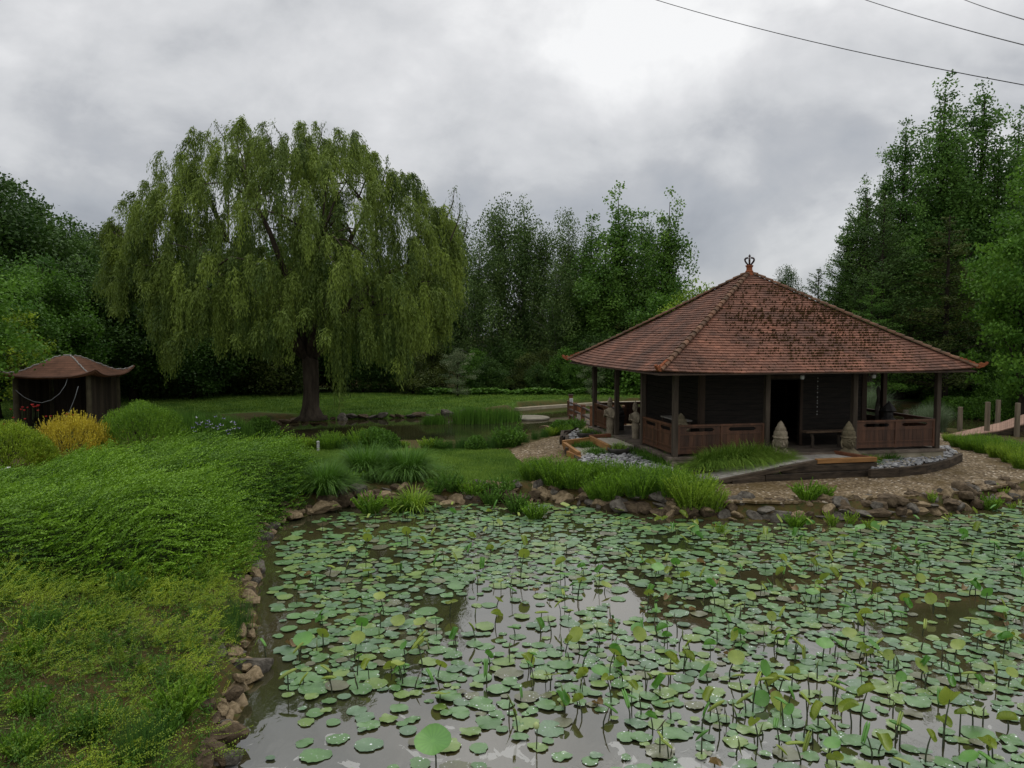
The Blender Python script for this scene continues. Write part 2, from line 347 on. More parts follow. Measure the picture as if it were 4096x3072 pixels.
PATH += [(16.4, 24.0), (16.6, 25.5), G(4060, 1852, .41), G(3960, 1812, .41), G(3850, 1786, .41), (17.3, 31.0), (17.5, 33.2), (16.2, 33.6), (12, 36), (7, 36.6), (4.6, 36.0), (3.3, 35.2)]
PATH += [G(x, y, .41) for x, y in ((2315, 1722), (2240, 1742), (2170, 1757), (2110, 1775), (2060, 1790))]
def sheet(name, poly, z, mat, jag=.05, drop=.05):
    pts = []; r = random.Random(5)
    for i, a in enumerate(poly):
        b = poly[(i + 1) % len(poly)]; L = math.dist(a, b); k = max(1, int(L / .22))
        for j in range(k):
            t = j / k; pts.append((a[0] + (b[0] - a[0]) * t + r.uniform(-jag, jag), a[1] + (b[1] - a[1]) * t + r.uniform(-jag, jag)))
    n = len(pts); m_ = MB(); m_.add([(x, y, z) for x, y in pts] + [(x, y, z - drop) for x, y in pts], [tuple(range(n))] + [(i, (i + 1) % n, n + (i + 1) % n, n + i) for i in range(n)])
    return m_.build(name, mat)
tag(sheet('gravel_path', PATH, .412, gravel_mat()), kind='structure')

# ------------------------------------------------------------------ foliage generators (numpy)
def unit(a): return a / (np.linalg.norm(a, axis=-1, keepdims=True) + 1e-9)
def rdir(r, n): return unit(r.normal(size=(n, 3)))
def leaves(C, D, L, W, r, up=.6, fold=0.):
    """rhombic leaves: centres, long axes, lengths, widths -> verts (n*4,3), faces"""
    n = len(C); L = np.broadcast_to(L, (n,)); W = np.broadcast_to(W, (n,)); D = unit(D)
    Nn = rdir(r, n) + np.array([0, 0, up]); S = unit(np.cross(D, Nn))
    V = np.stack([C - D * L[:, None] * .5, C + S * W[:, None] * .5 + D * (L * .05)[:, None], C + D * L[:, None] * .5, C - S * W[:, None] * .5 + D * (L * .05)[:, None]], 1)
    return V.reshape(-1, 3), np.arange(n * 4).reshape(n, 4)
class FB:
    def __init__(s): s.V = []; s.T = []
    def add(s, V, tone): s.V.append(V); s.T.append(np.repeat(np.clip(tone, 0, 1), 4))
    def mesh(s, name, mat):
        V = np.concatenate(s.V); T = np.concatenate(s.T); return np_mesh(name, V, np.arange(len(V)).reshape(-1, 4), mat, T)
def blades(r, base, az, L, lean, W, seg=5, droop=.6, tone=None):
    """arching grass blades -> quad verts"""
    n = len(base); t = np.linspace(0, 1, seg + 1)[None, :, None]
    H_ = np.stack([np.cos(az), np.sin(az), np.zeros(n)], 1)[:, None]; U_ = np.array([0, 0, 1.])[None, None]
    L_ = L[:, None, None]; ln = lean[:, None, None]
    Pp = base[:, None] + H_ * L_ * ln * (t * .55 + t ** 2 * .45) + U_ * L_ * (t * np.sqrt(np.clip(1 - (ln * .6) ** 2, .1, 1)) - droop * ln * t ** 3)
    S_ = np.stack([-np.sin(az), np.cos(az), np.zeros(n)], 1)[:, None]
    wt = (W[:, None, None] * .5) * (1 - t ** 1.6 * .93)
    A = Pp - S_ * wt; B = Pp + S_ * wt
    V = np.stack([A[:, :-1], B[:, :-1], B[:, 1:], A[:, 1:]], 2).reshape(-1, 3)
    T = np.repeat(tone if tone is not None else r.uniform(0, 1, n), seg * 4)
    return V, T
def curves(p0, p1, sag, n): return [(Vector(p0).lerp(Vector(p1), i / n) + Vector((0, 0, sag * 4 * (i / n) * (1 - i / n)))) for i in range(n + 1)]

bark = mk('bark', (.030, .024, .018), (.085, .068, .050), .95, 4, .8, 14, .1, stretch=(1, 1, .25))
bark_dark = mk('dark_bark', (.018, .015, .011), (.045, .037, .028), .95, 4, .6, 14, .1, stretch=(1, 1, .25))
bark_pale = mk('birch_bark', (.10, .095, .085), (.28, .27, .25), .85, 3, .4, 10, .2, stretch=(1, 1, 2.5))
M_willow = leafm('willow_leaf', (.052, .095, .018), (.225, .305, .046), .5, .30)
M_dark = leafm('dark_leaf', (.024, .060, .010), (.085, .165, .026), .5, .25)
M_mid = leafm('mid_leaf', (.038, .100, .013), (.125, .260, .028), .5, .3)
M_bright = leafm('bright_leaf', (.052, .140, .012), (.165, .320, .034), .6, .35)
M_conif = leafm('conifer_leaf', (.034, .078, .015), (.105, .190, .034), .5, .2)
M_poplar = leafm('poplar_leaf', (.050, .125, .018), (.155, .280, .040), .5, .3)
M_cyp = leafm('cypress_leaf', (.044, .110, .018), (.140, .275, .042), .5, .25)
M_olive = leafm('olive_leaf', (.034, .058, .011), (.115, .145, .026), .5, .25)
M_birch = leafm('birch_leaf', (.042, .088, .020), (.140, .215, .050), .5, .25)
M_yellow = leafm('golden_leaf', (.27, .20, .015), (.66, .55, .045), 2., .25)
M_ygreen = leafm('yellow_green_leaf', (.085, .165, .010), (.33, .44, .030), .9, .3)
M_hedge = leafm('hedge_leaf', (.026, .085, .008), (.205, .375, .022), .8, .25)
M_lime = leafm('lime_leaf', (.085, .18, .012), (.29, .42, .035), 1., .3)
M_blade = leafm('grass_blade', (.036, .100, .012), (.145, .300, .034), 1., .3)
M_rush = leafm('rush_blade', (.032, .085, .016), (.095, .20, .035), 1., .3)
M_hako = leafm('striped_grass_blade', (.070, .165, .018), (.30, .44, .065), 1., .3)
M_white = leafm('pale_blossom', (.050, .095, .028), (.27, .31, .17), 1., .3)
M_pampas = leafm('pale_reed', (.075, .115, .055), (.19, .25, .14), 1., .3)
M_stem = mk('green_stem', (.030, .060, .014), (.060, .105, .025), .7, 4)

def grow(r, Hh, prof, ncl, cr_, nl, leaf, lw=.6, trunk_r=.22, bare=.2, mat=None, bk=None, lobes=.25, shell=.72, droop=0., flat=.7, lean=0., up=.6, nbr=45, tone_sd=.22, name='tree'):
    """one tree at the origin: returns crown mesh and trunk mesh"""
    pt = np.array([p[0] for p in prof]); pr = np.array([p[1] for p in prof])
    zs = []; 
    while len(zs) < ncl:
        z = r.uniform(pt[0], 1); rad = np.interp(z, pt, pr)
        if r.uniform(0, pr.max() ** 1.3) < rad ** 1.3 + .06: zs.append(z)
    z = np.array(zs); az = r.uniform(0, 2 * np.pi, ncl); ph = r.uniform(0, 6.28, 3)
    rad = np.interp(z, pt, pr) * (1 + lobes * (np.sin(3 * az + ph[0] + z * 7) * .6 + np.sin(5 * az + ph[1] - z * 13) * .5))
    rf = shell + (1 - shell) * r.uniform(-1.6, 1, ncl); rf = np.clip(rf, .05, 1.08)
    C = np.stack([np.cos(az) * rad * rf + lean * z * Hh, np.sin(az) * rad * rf, z * Hh], 1)
    crs = cr_ * r.uniform(.55, 1.35, ncl) * np.clip(.45 + np.interp(z, pt, pr) / pr.max(), .4, 1.1); ctone = np.clip(r.normal(.42, tone_sd, ncl), 0, 1)
    k = r.poisson(nl * (crs / cr_) ** 2) + 6; ids = np.repeat(np.arange(ncl), k); n = len(ids)
    off = r.normal(size=(n, 3)) * np.array([1, 1, flat]) * .52; ln_ = np.linalg.norm(off, axis=1, keepdims=True); off = off / np.maximum(ln_, 1) 
    p = C[ids] + off * crs[ids][:, None]
    D = rdir(r, n) * np.array([1, 1, .6]) + np.array([0, 0, -droop]); 
    V, _ = leaves(p, D, leaf * r.uniform(.6, 1.3, n), leaf * lw * r.uniform(.7, 1.2, n), r, up)
    fb = FB(); fb.add(V, ctone[ids] + r.normal(0, .14, n)); crown = fb.mesh(name + '_crown', mat or M_mid)
    tb = MB(); top = Hh * .93
    tp = [Vector((lean * h * Hh + .12 * math.sin(h * 6 + ph[0]) * h, .12 * math.cos(h * 5 + ph[1]) * h, h * Hh)) for h in np.linspace(0, .93, 9)]
    tb.tube(tp, [trunk_r * (1.35 if i == 0 else 1) * (1 - .88 * i / 8) for i in range(9)], 8)
    sel = r.permutation(ncl)[:nbr]
    for i in sel:
        c = Vector(C[i]); h0 = max(bare * .8, (C[i][2] / Hh) - r.uniform(.10, .28)); h0 = min(h0, .88)
        s = h0 * 8 / .93; a = int(s); q = tp[a].lerp(tp[min(a + 1, 8)], s - a); rb = trunk_r * (1 - .88 * s / 8) * .42
        mid = q.lerp(c, .5) + Vector((0, 0, .12 * (c - q).length))
        tb.tube([q, mid, c], [rb, rb * .6, rb * .2], 5, cap=False)
    return crown, tb.mesh(name + '_trunk', bk or bark_dark, True)
def conifer(r, Hh, rad, nbr, perb, leaf, mat, bk, rise=.55, name='conifer', lean=0., base=.08, swirl=-.25, lob=.3):
    fb = FB(); tb = MB(); ph = r.uniform(0, 6)
    tp = [Vector((lean * h * Hh, 0, h * Hh)) for h in np.linspace(0, 1, 8)]
    tb.tube(tp, [.30 * (1 - .95 * i / 7) + .012 for i in range(8)], 7)
    for b in range(nbr):
        h = base + (1 - base) * (b + r.uniform(0, 1)) / nbr; h = min(h, .985); az = r.uniform(0, 2 * np.pi)
        L = rad * (1 - h) ** .72 * r.uniform(.65, 1.12) * (1 + lob * math.sin(3 * az + ph + 4 * h)) + .25
        d = np.array([math.cos(az), math.sin(az), rise * r.uniform(.6, 1.3)]); o = np.array([lean * h * Hh, 0, h * Hh])
        k = max(12, int(perb * (L / rad) ** 1.2)); t = r.uniform(.12, 1, k) ** .8
        sp_ = (.10 + .20 * np.sin(np.pi * np.clip(t, 0, 1) ** .8)) * L
        side = np.array([-math.sin(az), math.cos(az), 0])
        p = o + d * (t * L)[:, None] + side * (r.normal(0, .5, k) * sp_)[:, None] + np.array([0, 0, 1.]) * (r.normal(0, .20, k) * sp_ - .10 * L * t ** 2)[:, None] + np.array([swirl, 0, 0]) * (t ** 2 * L * .5)[:, None]
        D = d * .5 + side * r.normal(0, .8, k)[:, None] + rdir(r, k) * .5 + np.array([swirl, 0, -.1])
        V, _ = leaves(p, D, leaf * r.uniform(.7, 1.4, k), leaf * .42, r, .7)
        fb.add(V, np.clip(r.normal(.42, .18), 0, 1) + r.normal(0, .13, k))
        rb = .055 * (1 - h) + .012
        tb.tube([o, o + d * L * .5, o + d * L * .92 + np.array([swirl * L * .4, 0, -.09 * L])], [rb, rb * .6, rb * .2], 4, cap=False)
    return fb.mesh(name + '_crown', mat), tb.mesh(name + '_trunk', bk, True)
def put_tree(kind, meshes, x, y, label, cat='tree', group=None, rz=0., s=1., z=.38, sz=None):
    o = empty(kind, (x, y, z), rz, label, cat, group); o.scale = (s, s, sz or s)
    link('crown', meshes[0], o); link('trunk', meshes[1], o); return o

# ================================================================== PAVILION
A = Vector((4.71, 23.0, 0)); U = Vector((.979, .202, 0)).normalized(); V_ = Vector((-U.y, U.x, 0)); ZZ = Vector((0, 0, 1))
LA, LB, FL = 8.68, 7.65, .90
def PL(a, b, z=0.): p = A + U * a + V_ * b; return Vector((p.x, p.y, z))
AX = (U, V_, ZZ)
M_tile = mk('clay_tile', (.098, .050, .034), (.205, .088, .054), .85, 1.1, .35, 40, .25, tone=True, tr=(.45, 1.5), c3=(.245, .108, .066))
M_tile_edge = mk('ridge_tile', (.075, .052, .034), (.19, .098, .058), .9, 3.5, .6, 25, .2, tone=True, tr=(.6, 1.3))
M_terra = mk('terracotta', (.18, .055, .026), (.30, .10, .042), .9, 6, .7, 22, .2)
M_moss = mk('roof_moss', (.030, .019, .009), (.095, .058, .020), 1., 8, .9, 60, .1)
M_wood = mk('dark_timber', (.030, .020, .014), (.070, .046, .030), .8, 3, .4, 12, .3, stretch=(1, 1, .12))
M_post = mk('weathered_post', (.036, .028, .020), (.085, .067, .050), .85, 3, .5, 14, .2, stretch=(3, 3, .3))
M_rail = mk('stained_timber', (.048, .021, .011), (.120, .052, .026), .55, 2.5, .35, 10, .4, tone=True, stretch=(2.5, 2.5, .35), tr=(.5, 1.3))
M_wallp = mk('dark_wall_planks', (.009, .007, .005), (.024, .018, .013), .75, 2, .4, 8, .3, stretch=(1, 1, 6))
M_deck = mk('deck_boards', (.065, .050, .038), (.14, .115, .088), .85, 3, .4, 16, .2, tone=True)
M_conc = mk('cream_concrete', (.22, .19, .13), (.33, .29, .21), .9, 3, .3, 30, .2)
M_paver = mk('grey_paving', (.22, .205, .18), (.36, .335, .29), .85, 5, .5, 30, .25, tone=True, tr=(.75, 1.2))
M_sleeper = mk('old_sleeper', (.022, .017, .012), (.075, .056, .038), .9, 4, .8, 12, .2, tone=True, stretch=(.6, .6, 3))
M_newwood = mk('orange_sleeper', (.19, .090, .026), (.31, .160, .055), .7, 4, .3, 12, .3, stretch=(.5, .5, 3))
M_redwood = mk('red_sleeper', (.095, .035, .016), (.17, .066, .030), .7, 4, .3, 12, .3)
M_metal = mk('dark_iron', (.020, .012, .012), (.055, .030, .026), .6, 8, .2, 20, .4)
M_stone = mk('carved_stone', (.125, .100, .068), (.27, .23, .165), .9, 5, .7, 26, .2)
M_stone_d = mk('mossy_stone', (.075, .062, .036), (.19, .160, .100), .92, 4, .8, 26, .2)
M_stone_k = mk('dark_stone', (.022, .020, .018), (.060, .055, .050), .8, 5, .6, 26, .3)

cen = PL(LA / 2, LB / 2)
pav = thing('pavilion', (cen.x, cen.y, .4), 'dark timber garden pavilion with a mossy red tiled pyramid roof beside the lotus pond', 'pavilion')
# plinth and deck
m_ = MB(); m_.box(PL(LA / 2, LB / 2, .60), (LA + .30, LB + .30, .44), AX); part(m_, 'plinth', M_conc, pav)
m_ = MB(); rd = random.Random(2)
nb = 58
for i in range(nb):
    m_.box(PL(LA / 2, -.2 + (LB + .4) * (i + .5) / nb, FL - .035), (LA + .42, (LB + .4) / nb - .008, .07), AX, rd.uniform(.2, .8))
part(m_, 'deck', M_deck, pav)
# posts: four to a side
posts = []
for i in range(4):
    for j in range(4):
        if i in (0, 3) or j in (0, 3): posts.append((LA * i / 3, LB * j / 3, i, j))
EZ = 3.34                                        # eave height
for a, b, i, j in posts:
    m_ = MB(); m_.box(PL(a, b, (FL + EZ + .06) / 2 - .03), (.15, .15, EZ - FL + .20), AX)
    part(m_, 'post', M_post if j == 0 or i == 0 else M_wood, pav, bevel=.012)
# eave beams
m_ = MB()
for j in (0, LB): m_.box(PL(LA / 2, j, 3.44), (LA + .8, .10, .20), AX)
for i in (0, LA): m_.box(PL(i, LB / 2, 3.62), (.10, LB + .7, .16), AX)
part(m_, 'eave_beam', M_wood, pav)
for k in range(15):
    m_ = MB(); m_.box(PL(-.35 + (LA + .7) * k / 14, -.36, 3.355), (.06, .62, .05), AX); part(m_, 'rafter', M_wood, pav)
    if k < 13: m_ = MB(); m_.box(PL(-.36, -.3 + (LB + .6) * k / 12, 3.355), (.62, .06, .05), AX); part(m_, 'rafter', M_wood, pav)
# inner room
W = 1.52; ia, ib = LA - 2 * W, LB - 2 * W; wt = .10; HR = 3.75
d0, d1 = 2.24, 3.34
def wall(a0, b0, a1, b1, z0, z1, name='wall'):
    m_ = MB(); ln = math.hypot(a1 - a0, b1 - b0); along = (U * (a1 - a0) + V_ * (b1 - b0)) / ln; ax = (along, ZZ.cross(along), ZZ)
    k = int((z1 - z0) / .16)
    for q in range(k):
        zz = z0 + (z1 - z0) * (q + .5) / k
        m_.box(PL((a0 + a1) / 2, (b0 + b1) / 2, zz), (ln, wt + rd.uniform(-.006, .006), (z1 - z0) / k - .006), ax)
    part(m_, name, M_wallp, pav)
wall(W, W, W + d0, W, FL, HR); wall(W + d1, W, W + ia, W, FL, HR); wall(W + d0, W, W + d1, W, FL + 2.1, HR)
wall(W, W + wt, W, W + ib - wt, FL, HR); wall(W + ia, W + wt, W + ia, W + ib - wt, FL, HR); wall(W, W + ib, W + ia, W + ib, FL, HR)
for i in (0, 1):
    for j in (0, 1): m_ = MB(); m_.box(PL(W + ia * i, W + ib * j, (FL + HR) / 2), (.17, .17, HR - FL), AX); part(m_, 'corner_post', M_wood, pav)
m_ = MB()
for a in (W + d0 - .05, W + d1 + .05): m_.box(PL(a, W - .03, FL + 1.075), (.09, .12, 2.15), AX)
m_.box(PL(W + (d0 + d1) / 2, W - .03, FL + 2.2), (d1 - d0 + .25, .12, .10), AX)
part(m_, 'door_frame', M_wood, pav)
# ceiling under the roof keeps the inside dark
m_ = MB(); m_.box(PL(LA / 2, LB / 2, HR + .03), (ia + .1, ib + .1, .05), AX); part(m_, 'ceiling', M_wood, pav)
# railings
def slot_panel(m_, o, ax, L, z0, z1, th, tone):
    """a board L long between z0 and z1 pierced by one long pointed slot"""
    s0, s1 = L * .20, L * .80; h = (z1 - z0) * .27; zc = (z0 + z1) / 2; tip = .07
    up = [(0, zc), (s0 - tip, zc), (s0, zc + h), (s1, zc + h), (s1 + tip, zc), (L, zc), (L, z1), (0, z1)]
    lo = [(0, z0), (L, z0), (L, zc), (s1 + tip, zc), (s1, zc - h), (s0, zc - h), (s0 - tip, zc), (0, zc)]
    m_.prism(up, o, ax, ZZ, th, tone); m_.prism(lo, o, ax, ZZ, th, tone)
def railing(a0, b0, a1, b1):
    p0, p1 = PL(a0, b0, FL), PL(a1, b1, FL); d = (p1 - p0); L = d.length; ax = d.normalized(); nx = ZZ.cross(ax); F3 = (ax, nx, ZZ)
    fr = MB(); e_ = .085
    fr.box(p0 + d * .5 + ZZ * .90, (L - 2 * e_, .085, .05), F3, .75); fr.box(p0 + d * .5 + ZZ * .13, (L - 2 * e_, .06, .09), F3, .5); fr.box(p0 + d * .5 + ZZ * .645, (L - 2 * e_, .055, .05), F3, .55)
    fr.box(p0 + d * .5 + ZZ * .27, (L - 2 * e_, .054, .04), F3, .55)
    for t in (e_ + .03, L / 2, L - e_ - .03): fr.box(p0 + ax * t + ZZ * .47, (.06, .07, .80), F3, .6)
    f_ = part(fr, 'railing', M_rail, pav)
    pn = MB(); r0, r1 = e_ + .06, L / 2 - .03
    for s in (r0, L / 2 + .03):
        w_ = r1 - r0; slot_panel(pn, p0 + ax * s, ax, w_, .672, .872, .022, .55); k = max(4, int(w_ / .13))
        for q in range(k):
            tn = rd.uniform(.15, .65); pn.box(p0 + ax * (s + w_ * (q + .5) / k) + ZZ * .455, (w_ / k - .005, .022, .325), F3, tn)
        pn.box(p0 + ax * (s + w_ / 2) + ZZ * .21, (w_, .02, .075), F3, .35)
    part(pn, 'panel', M_rail, pav, sub=f_)
g_, h_ = LA / 3, LB / 3
railing(0, 0, g_, 0); railing(2 * g_, 0, 3 * g_, 0); railing(0, 0, 0, h_); railing(0, 2 * h_, 0, 3 * h_)
railing(LA, 0, LA, h_); railing(LA, 2 * h_, LA, LB); railing(0, LB, g_, LB); railing(g_, LB, 2 * g_, LB); railing(2 * g_, LB, LA, LB); railing(LA, h_, LA, 2 * h_)
# roof
OV = .80; AP = Vector((cen.x - .05, cen.y, 6.55))
cs = [PL(-OV, -OV, EZ), PL(LA + .66, -OV, EZ), PL(LA + .66, LB + OV, EZ), PL(-OV, LB + OV, EZ)]
m_ = MB()
for i in range(4):
    c0, c1 = cs[i], cs[(i + 1) % 4]; ce = (c0 + c1) / 2; nrm = (c1 - c0).cross(AP - c0).normalized(); nrm = nrm if nrm.z > 0 else -nrm
    NC = 42; ed = (c1 - c0).normalized(); half = (c1 - c0).length / 2; slope = (AP - ce); TW = .205
    def sagp(s, t):     # slight belly in the old slope, corners a touch lifted
        sg = -.05 * math.sin(math.pi * min(max(t, 0), 1)) * (1 if i == 3 else .55); lift = .10 * (abs(s) / max(half * (1 - t), .2)) ** 4 * (1 - t) ** 3
        return ce + ed * s + slope * t + nrm * sg + ZZ * min(lift, .12)
    for k in range(NC):
        t0, t1 = k / NC, min((k + 1.35) / NC, 1.0); hw = half * (1 - t0); hw1 = half * (1 - t1); off = (k % 2) * .5 + rd.uniform(-.05, .05)
        q0 = math.floor(-hw / TW) - 1; q1 = math.ceil(hw / TW) + 1; 
        for q in range(q0, q1):
            x0, x1 = (q + off) * TW, (q + off + 1) * TW - .006
            a0, a1 = max(x0, -hw), min(x1, hw)
            if a1 - a0 < .01: continue
            b0, b1 = max(x0, -hw1 - .02), min(x1, hw1 + .02)
            if b1 <= b0: b0 = b1 = max(min((a0 + a1) / 2, hw1), -hw1)
            jj = rd.uniform(-.004, .004); th = .034 + rd.uniform(0, .010)
            st = .5 + .38 * math.sin(a0 * 1.7 + 1.3 * math.sin(a0 * .6 + i)) * math.sin(t0 * 5 + i + a0 * .3)
            tone = min(1, max(0, .52 + rd.gauss(0, .13) - (.32 * max(0, st - .45) if i in (0, 3) else .1)))
            if i == 3: tone *= .72 + .2 * math.sin(a0 * 2.3 + t0 * 6)
            v0, v1 = sagp(a0, t0), sagp(a1, t0); w1, w0 = sagp(b1, t1), sagp(b0, t1)
            m_.add([v0 + nrm * (th + jj), v1 + nrm * (th - jj), w1 + nrm * .006, w0 + nrm * .006, v0, v1], [(0, 1, 2, 3), (4, 5, 1, 0)], tone)
roof = part(m_, 'roof', M_tile, pav)
m_ = MB()                                                        # soffit boards under the tiles
for i in range(4):
    c0, c1 = cs[i], cs[(i + 1) % 4]; m_.add([c0 - ZZ * .012, c1 - ZZ * .012, AP - ZZ * .10], [(0, 2, 1)])
    m_.add([c0 + ZZ * .0, c1 + ZZ * .0, c1 - ZZ * .03, c0 - ZZ * .03], [(0, 1, 2, 3)])
part(m_, 'soffit', M_wood, pav, sub=roof)
for i in range(4):
    m_ = MB(); c = cs[i]; d = AP - c; L = d.length; ax = d.normalized(); sd = ax.cross(ZZ).normalized(); un = sd.cross(ax).normalized(); n = 27
    un = un if un.z > 0 else -un
    for k in range(n):
        t0 = k / n; t1 = (k + 1.18) / n; p0 = c + d * t0 + un * .03 + ZZ * (.10 * (1 - t0) ** 3); p1 = c + d * min(t1, .985) + un * .015 + ZZ * (.10 * (1 - t1) ** 3 if t1 < 1 else 0)
        rad0, rad1 = .098 + rd.uniform(0, .008), .072; vs = []
        for (p, r_) in ((p0, rad0), (p1, rad1)):
            for j in range(9):
                q = math.pi * j / 8; vs.append(p + sd * (math.cos(q) * r_) + un * (math.sin(q) * r_ * .85))
        fs = [(j, j + 1, 9 + j + 1, 9 + j) for j in range(8)] + [tuple(range(8, -1, -1))]
        m_.add(vs, fs, rd.uniform(.15, .85))
    part(m_, 'hip_ridge', M_tile_edge, pav, sub=roof)
    # curled terracotta corner fin
    out = Vector((c.x - cen.x, c.y - cen.y, 0)).normalized(); o = c + out * .0 + ZZ * .12
    prof = [(-.95, .42), (-.70, .30), (-.40, .12), (-.05, -.06), (.10, -.06), (.30, .04), (.42, .17), (.46, .27), (.41, .33), (.34, .31), (.31, .24), (.24, .24), (.16, .29), (.10, .25), (.04, .19), (-.05, .24), (-.12, .33), (-.20, .31), (-.27, .40), (-.36, .39), (-.43, .49), (-.53, .47), (-.60, .56), (-.70, .53), (-.80, .57)]
    m_ = MB(); m_.prism([(x * .66, y * .52) for x, y in prof], o, out, ZZ, .075)
    for (x, y, r_) in ((.12, .10, .045), (-.12, .15, .05), (-.38, .25, .05), (.33, .18, .035)):
        pp = o + out * (x * .66) + ZZ * (y * .52); sdv = out.cross(ZZ)
        m_.tube([pp - sdv * .05, pp + sdv * .05], r_ * .7, 10)
    part(m_, 'corner_fin', M_terra, pav, sub=roof)
# moss clumps caught on the tile edges, thick on the pond side
m_ = MB(); c0, c1 = cs[0], cs[1]; ce = (c0 + c1) / 2; ed = (c1 - c0).normalized(); half = (c1 - c0).length / 2; slope = AP - ce; nrm = (c1 - c0).cross(AP - c0).normalized(); nrm = nrm if nrm.z > 0 else -nrm
cnt = 0
while cnt < 1500:
    t = rd.uniform(.02, .86); s = rd.uniform(-1, 1) * half * (1 - t); g = s / half
    w_ = (.25 + .75 * math.exp(-((g - .28) / .45) ** 2)) * (.35 + .65 * (.5 + .5 * math.sin(s * 1.3 + 2 * math.sin(t * 7)) * math.sin(t * 11 + s * .8)) ** .8); w_ *= (1.0 if t < .62 else .35)
    if g < -.45 and t > .12: w_ *= .12
    if rd.random() > w_ * (.75 + .25 * math.sin(s * 2.1 + t * 9)): continue
    cnt += 1; k = round(t * 42); t = k / 42 - .002; p = ce + ed * s + slope * t + nrm * .012 - ZZ * .0
    a_, b_ = rd.uniform(.010, .034) * (2.2 if rd.random() < .12 else 1), rd.uniform(.014, .026)
    n = 7; vs = []; su = slope.normalized()
    for h, sc_ in ((0, 1.), (.7, .8), (1.1, .3)):
        vs += [p + ed * (math.cos(6.283 * j / n) * a_ * sc_ * rd.uniform(.75, 1.25)) + su * (math.sin(6.283 * j / n) * b_ * sc_ * 1.2) + nrm * (h * .042) for j in range(n)]
    m_.add(vs, [(i * n + j, i * n + (j + 1) % n, (i + 1) * n + (j + 1) % n, (i + 1) * n + j) for i in (0, 1) for j in range(n)] + [tuple(range(2 * n, 3 * n))])
part(m_, 'moss', M_moss, pav, kind='stuff', sub=roof)
# finial: stepped block and an open crown
m_ = MB(); o = AP
m_.lathe([(.20, -.16), (.18, -.06), (.13, .0), (.14, .04), (.105, .08), (.10, .17), (.13, .21), (.14, .24), (.08, .26)], o, 12)
fin = part(m_, 'finial', M_terra, pav)
m_ = MB()
for k in range(6):
    a = math.pi * k / 3 + .2; d = Vector((math.cos(a), math.sin(a), 0)); pts = [o + ZZ * (.30 + .20 * (1 - math.cos(q)) ) + d * (.10 * math.sin(q * .5) + .13 * math.sin(q)) for q in np.linspace(0, math.pi * .93, 10)]
    pts = [o + ZZ * .25 + d * .05] + [o + ZZ * (.26 + .24 * math.sin(q * .52)) + d * (.05 + .125 * math.sin(q)) for q in np.linspace(.1, 3.05, 10)]
    m_.tube(pts, .028, 6)
m_.tube([o + ZZ * .24, o + ZZ * .54], [.03, .026], 6); m_.lathe([(.02, .51), (.04, .54), (.036, .58), (.010, .62)], o, 8)
part(m_, 'crown', M_metal, pav, True, sub=fin)

# ------------------------------------------------------------------ entrances
# pond side: landing, paved ramp down to the left, old sleepers holding it up
rp = thing('paved_ramp', tuple(PL(3.6, -1.0, .4)), 'grey paved ramp with old sleeper sides at the pond side entrance of the pavilion', 'ramp')
LZ = .86
m_ = MB()
def slab(m_, q, top, thick, n0, n1):
    """paving grid over the quad q (four xy corners, per-corner z in top)"""
    q = [Vector((x.x, x.y, t)) for x, t in zip(q, top)]
    for i in range(n0):
        for j in range(n1):
            e0, e1, f0, f1 = i / n0 + .004, (i + 1) / n0 - .004, j / n1 + .006, (j + 1) / n1 - .006; dz = rd.uniform(-.003, .003); tn = rd.uniform(.2, .8)
            def bl(s, t): return q[0].lerp(q[1], s).lerp(q[3].lerp(q[2], s), t) + ZZ * dz
            vs = [bl(e0, f0), bl(e1, f0), bl(e1, f1), bl(e0, f1)]; m_.add(vs + [v - ZZ * thick for v in vs], [(0, 1, 2, 3), (4, 5, 1, 0), (5, 6, 2, 1), (6, 7, 3, 2), (7, 4, 0, 3)], tn)
FT = -1.46
slab(m_, [PL(3.05, FT + .08), PL(5.38, FT + .08), PL(5.02, -.21), PL(3.05, -.21)], [LZ] * 4, .06, 5, 2)
slab(m_, [PL(.30, -1.70), PL(3.04, FT + .08), PL(3.04, -.50), PL(-.45, -.50)], [.45, LZ, LZ, .45], .06, 9, 3)
part(m_, 'paving', M_paver, rp)
m_ = MB()
for qd, tp_ in (([PL(3.04, FT + .06), PL(5.36, FT + .06), PL(5.01, -.22), PL(3.04, -.22)], [LZ - .03] * 4), ([PL(.36, -1.66), PL(3.04, FT + .10), PL(3.04, -.52), PL(-.35, -.54)], [.43, LZ - .03, LZ - .03, .43])):
    m_.add([Vector((v.x, v.y, .36)) for v in qd] + [Vector((v.x, v.y, t)) for v, t in zip(qd, tp_)], [(0, 1, 5, 4), (1, 2, 6, 5), (2, 3, 7, 6), (3, 0, 4, 7), (4, 5, 6, 7)])
part(m_, 'fill', M_conc, rp)
def beam(p0, p1, w, h, mat, name, th_, tone=.5):
    m_ = MB(); d = p1 - p0; ax = d.normalized(); n = ZZ.cross(ax).normalized(); m_.box((p0 + p1) / 2, (d.length, w, h), (ax, n, ax.cross(n) if ax.cross(n).z > 0 else -ax.cross(n)), tone); return part(m_, name, mat, th_, bevel=.012)
beam(PL(3.62, FT, LZ + .03), PL(5.50, FT, LZ + .03), .16, .13, M_newwood, 'kerb', rp)
beam(PL(5.43, FT + .12, LZ + .03), PL(5.10, -.12, LZ + .03), .12, .12, M_redwood, 'kerb', rp)
beam(PL(.22, -1.78, .44), PL(3.61, FT, LZ + .01), .14, .12, M_sleeper, 'kerb', rp, .95)
beam(PL(2.5, FT - .04, .70), PL(5.52, FT + .02, .70), .14, .20, M_sleeper, 'sleeper', rp, .45)
beam(PL(1.95, FT - .14, .49), PL(5.54, FT + .0, .49), .18, .20, M_sleeper, 'sleeper', rp, .25)
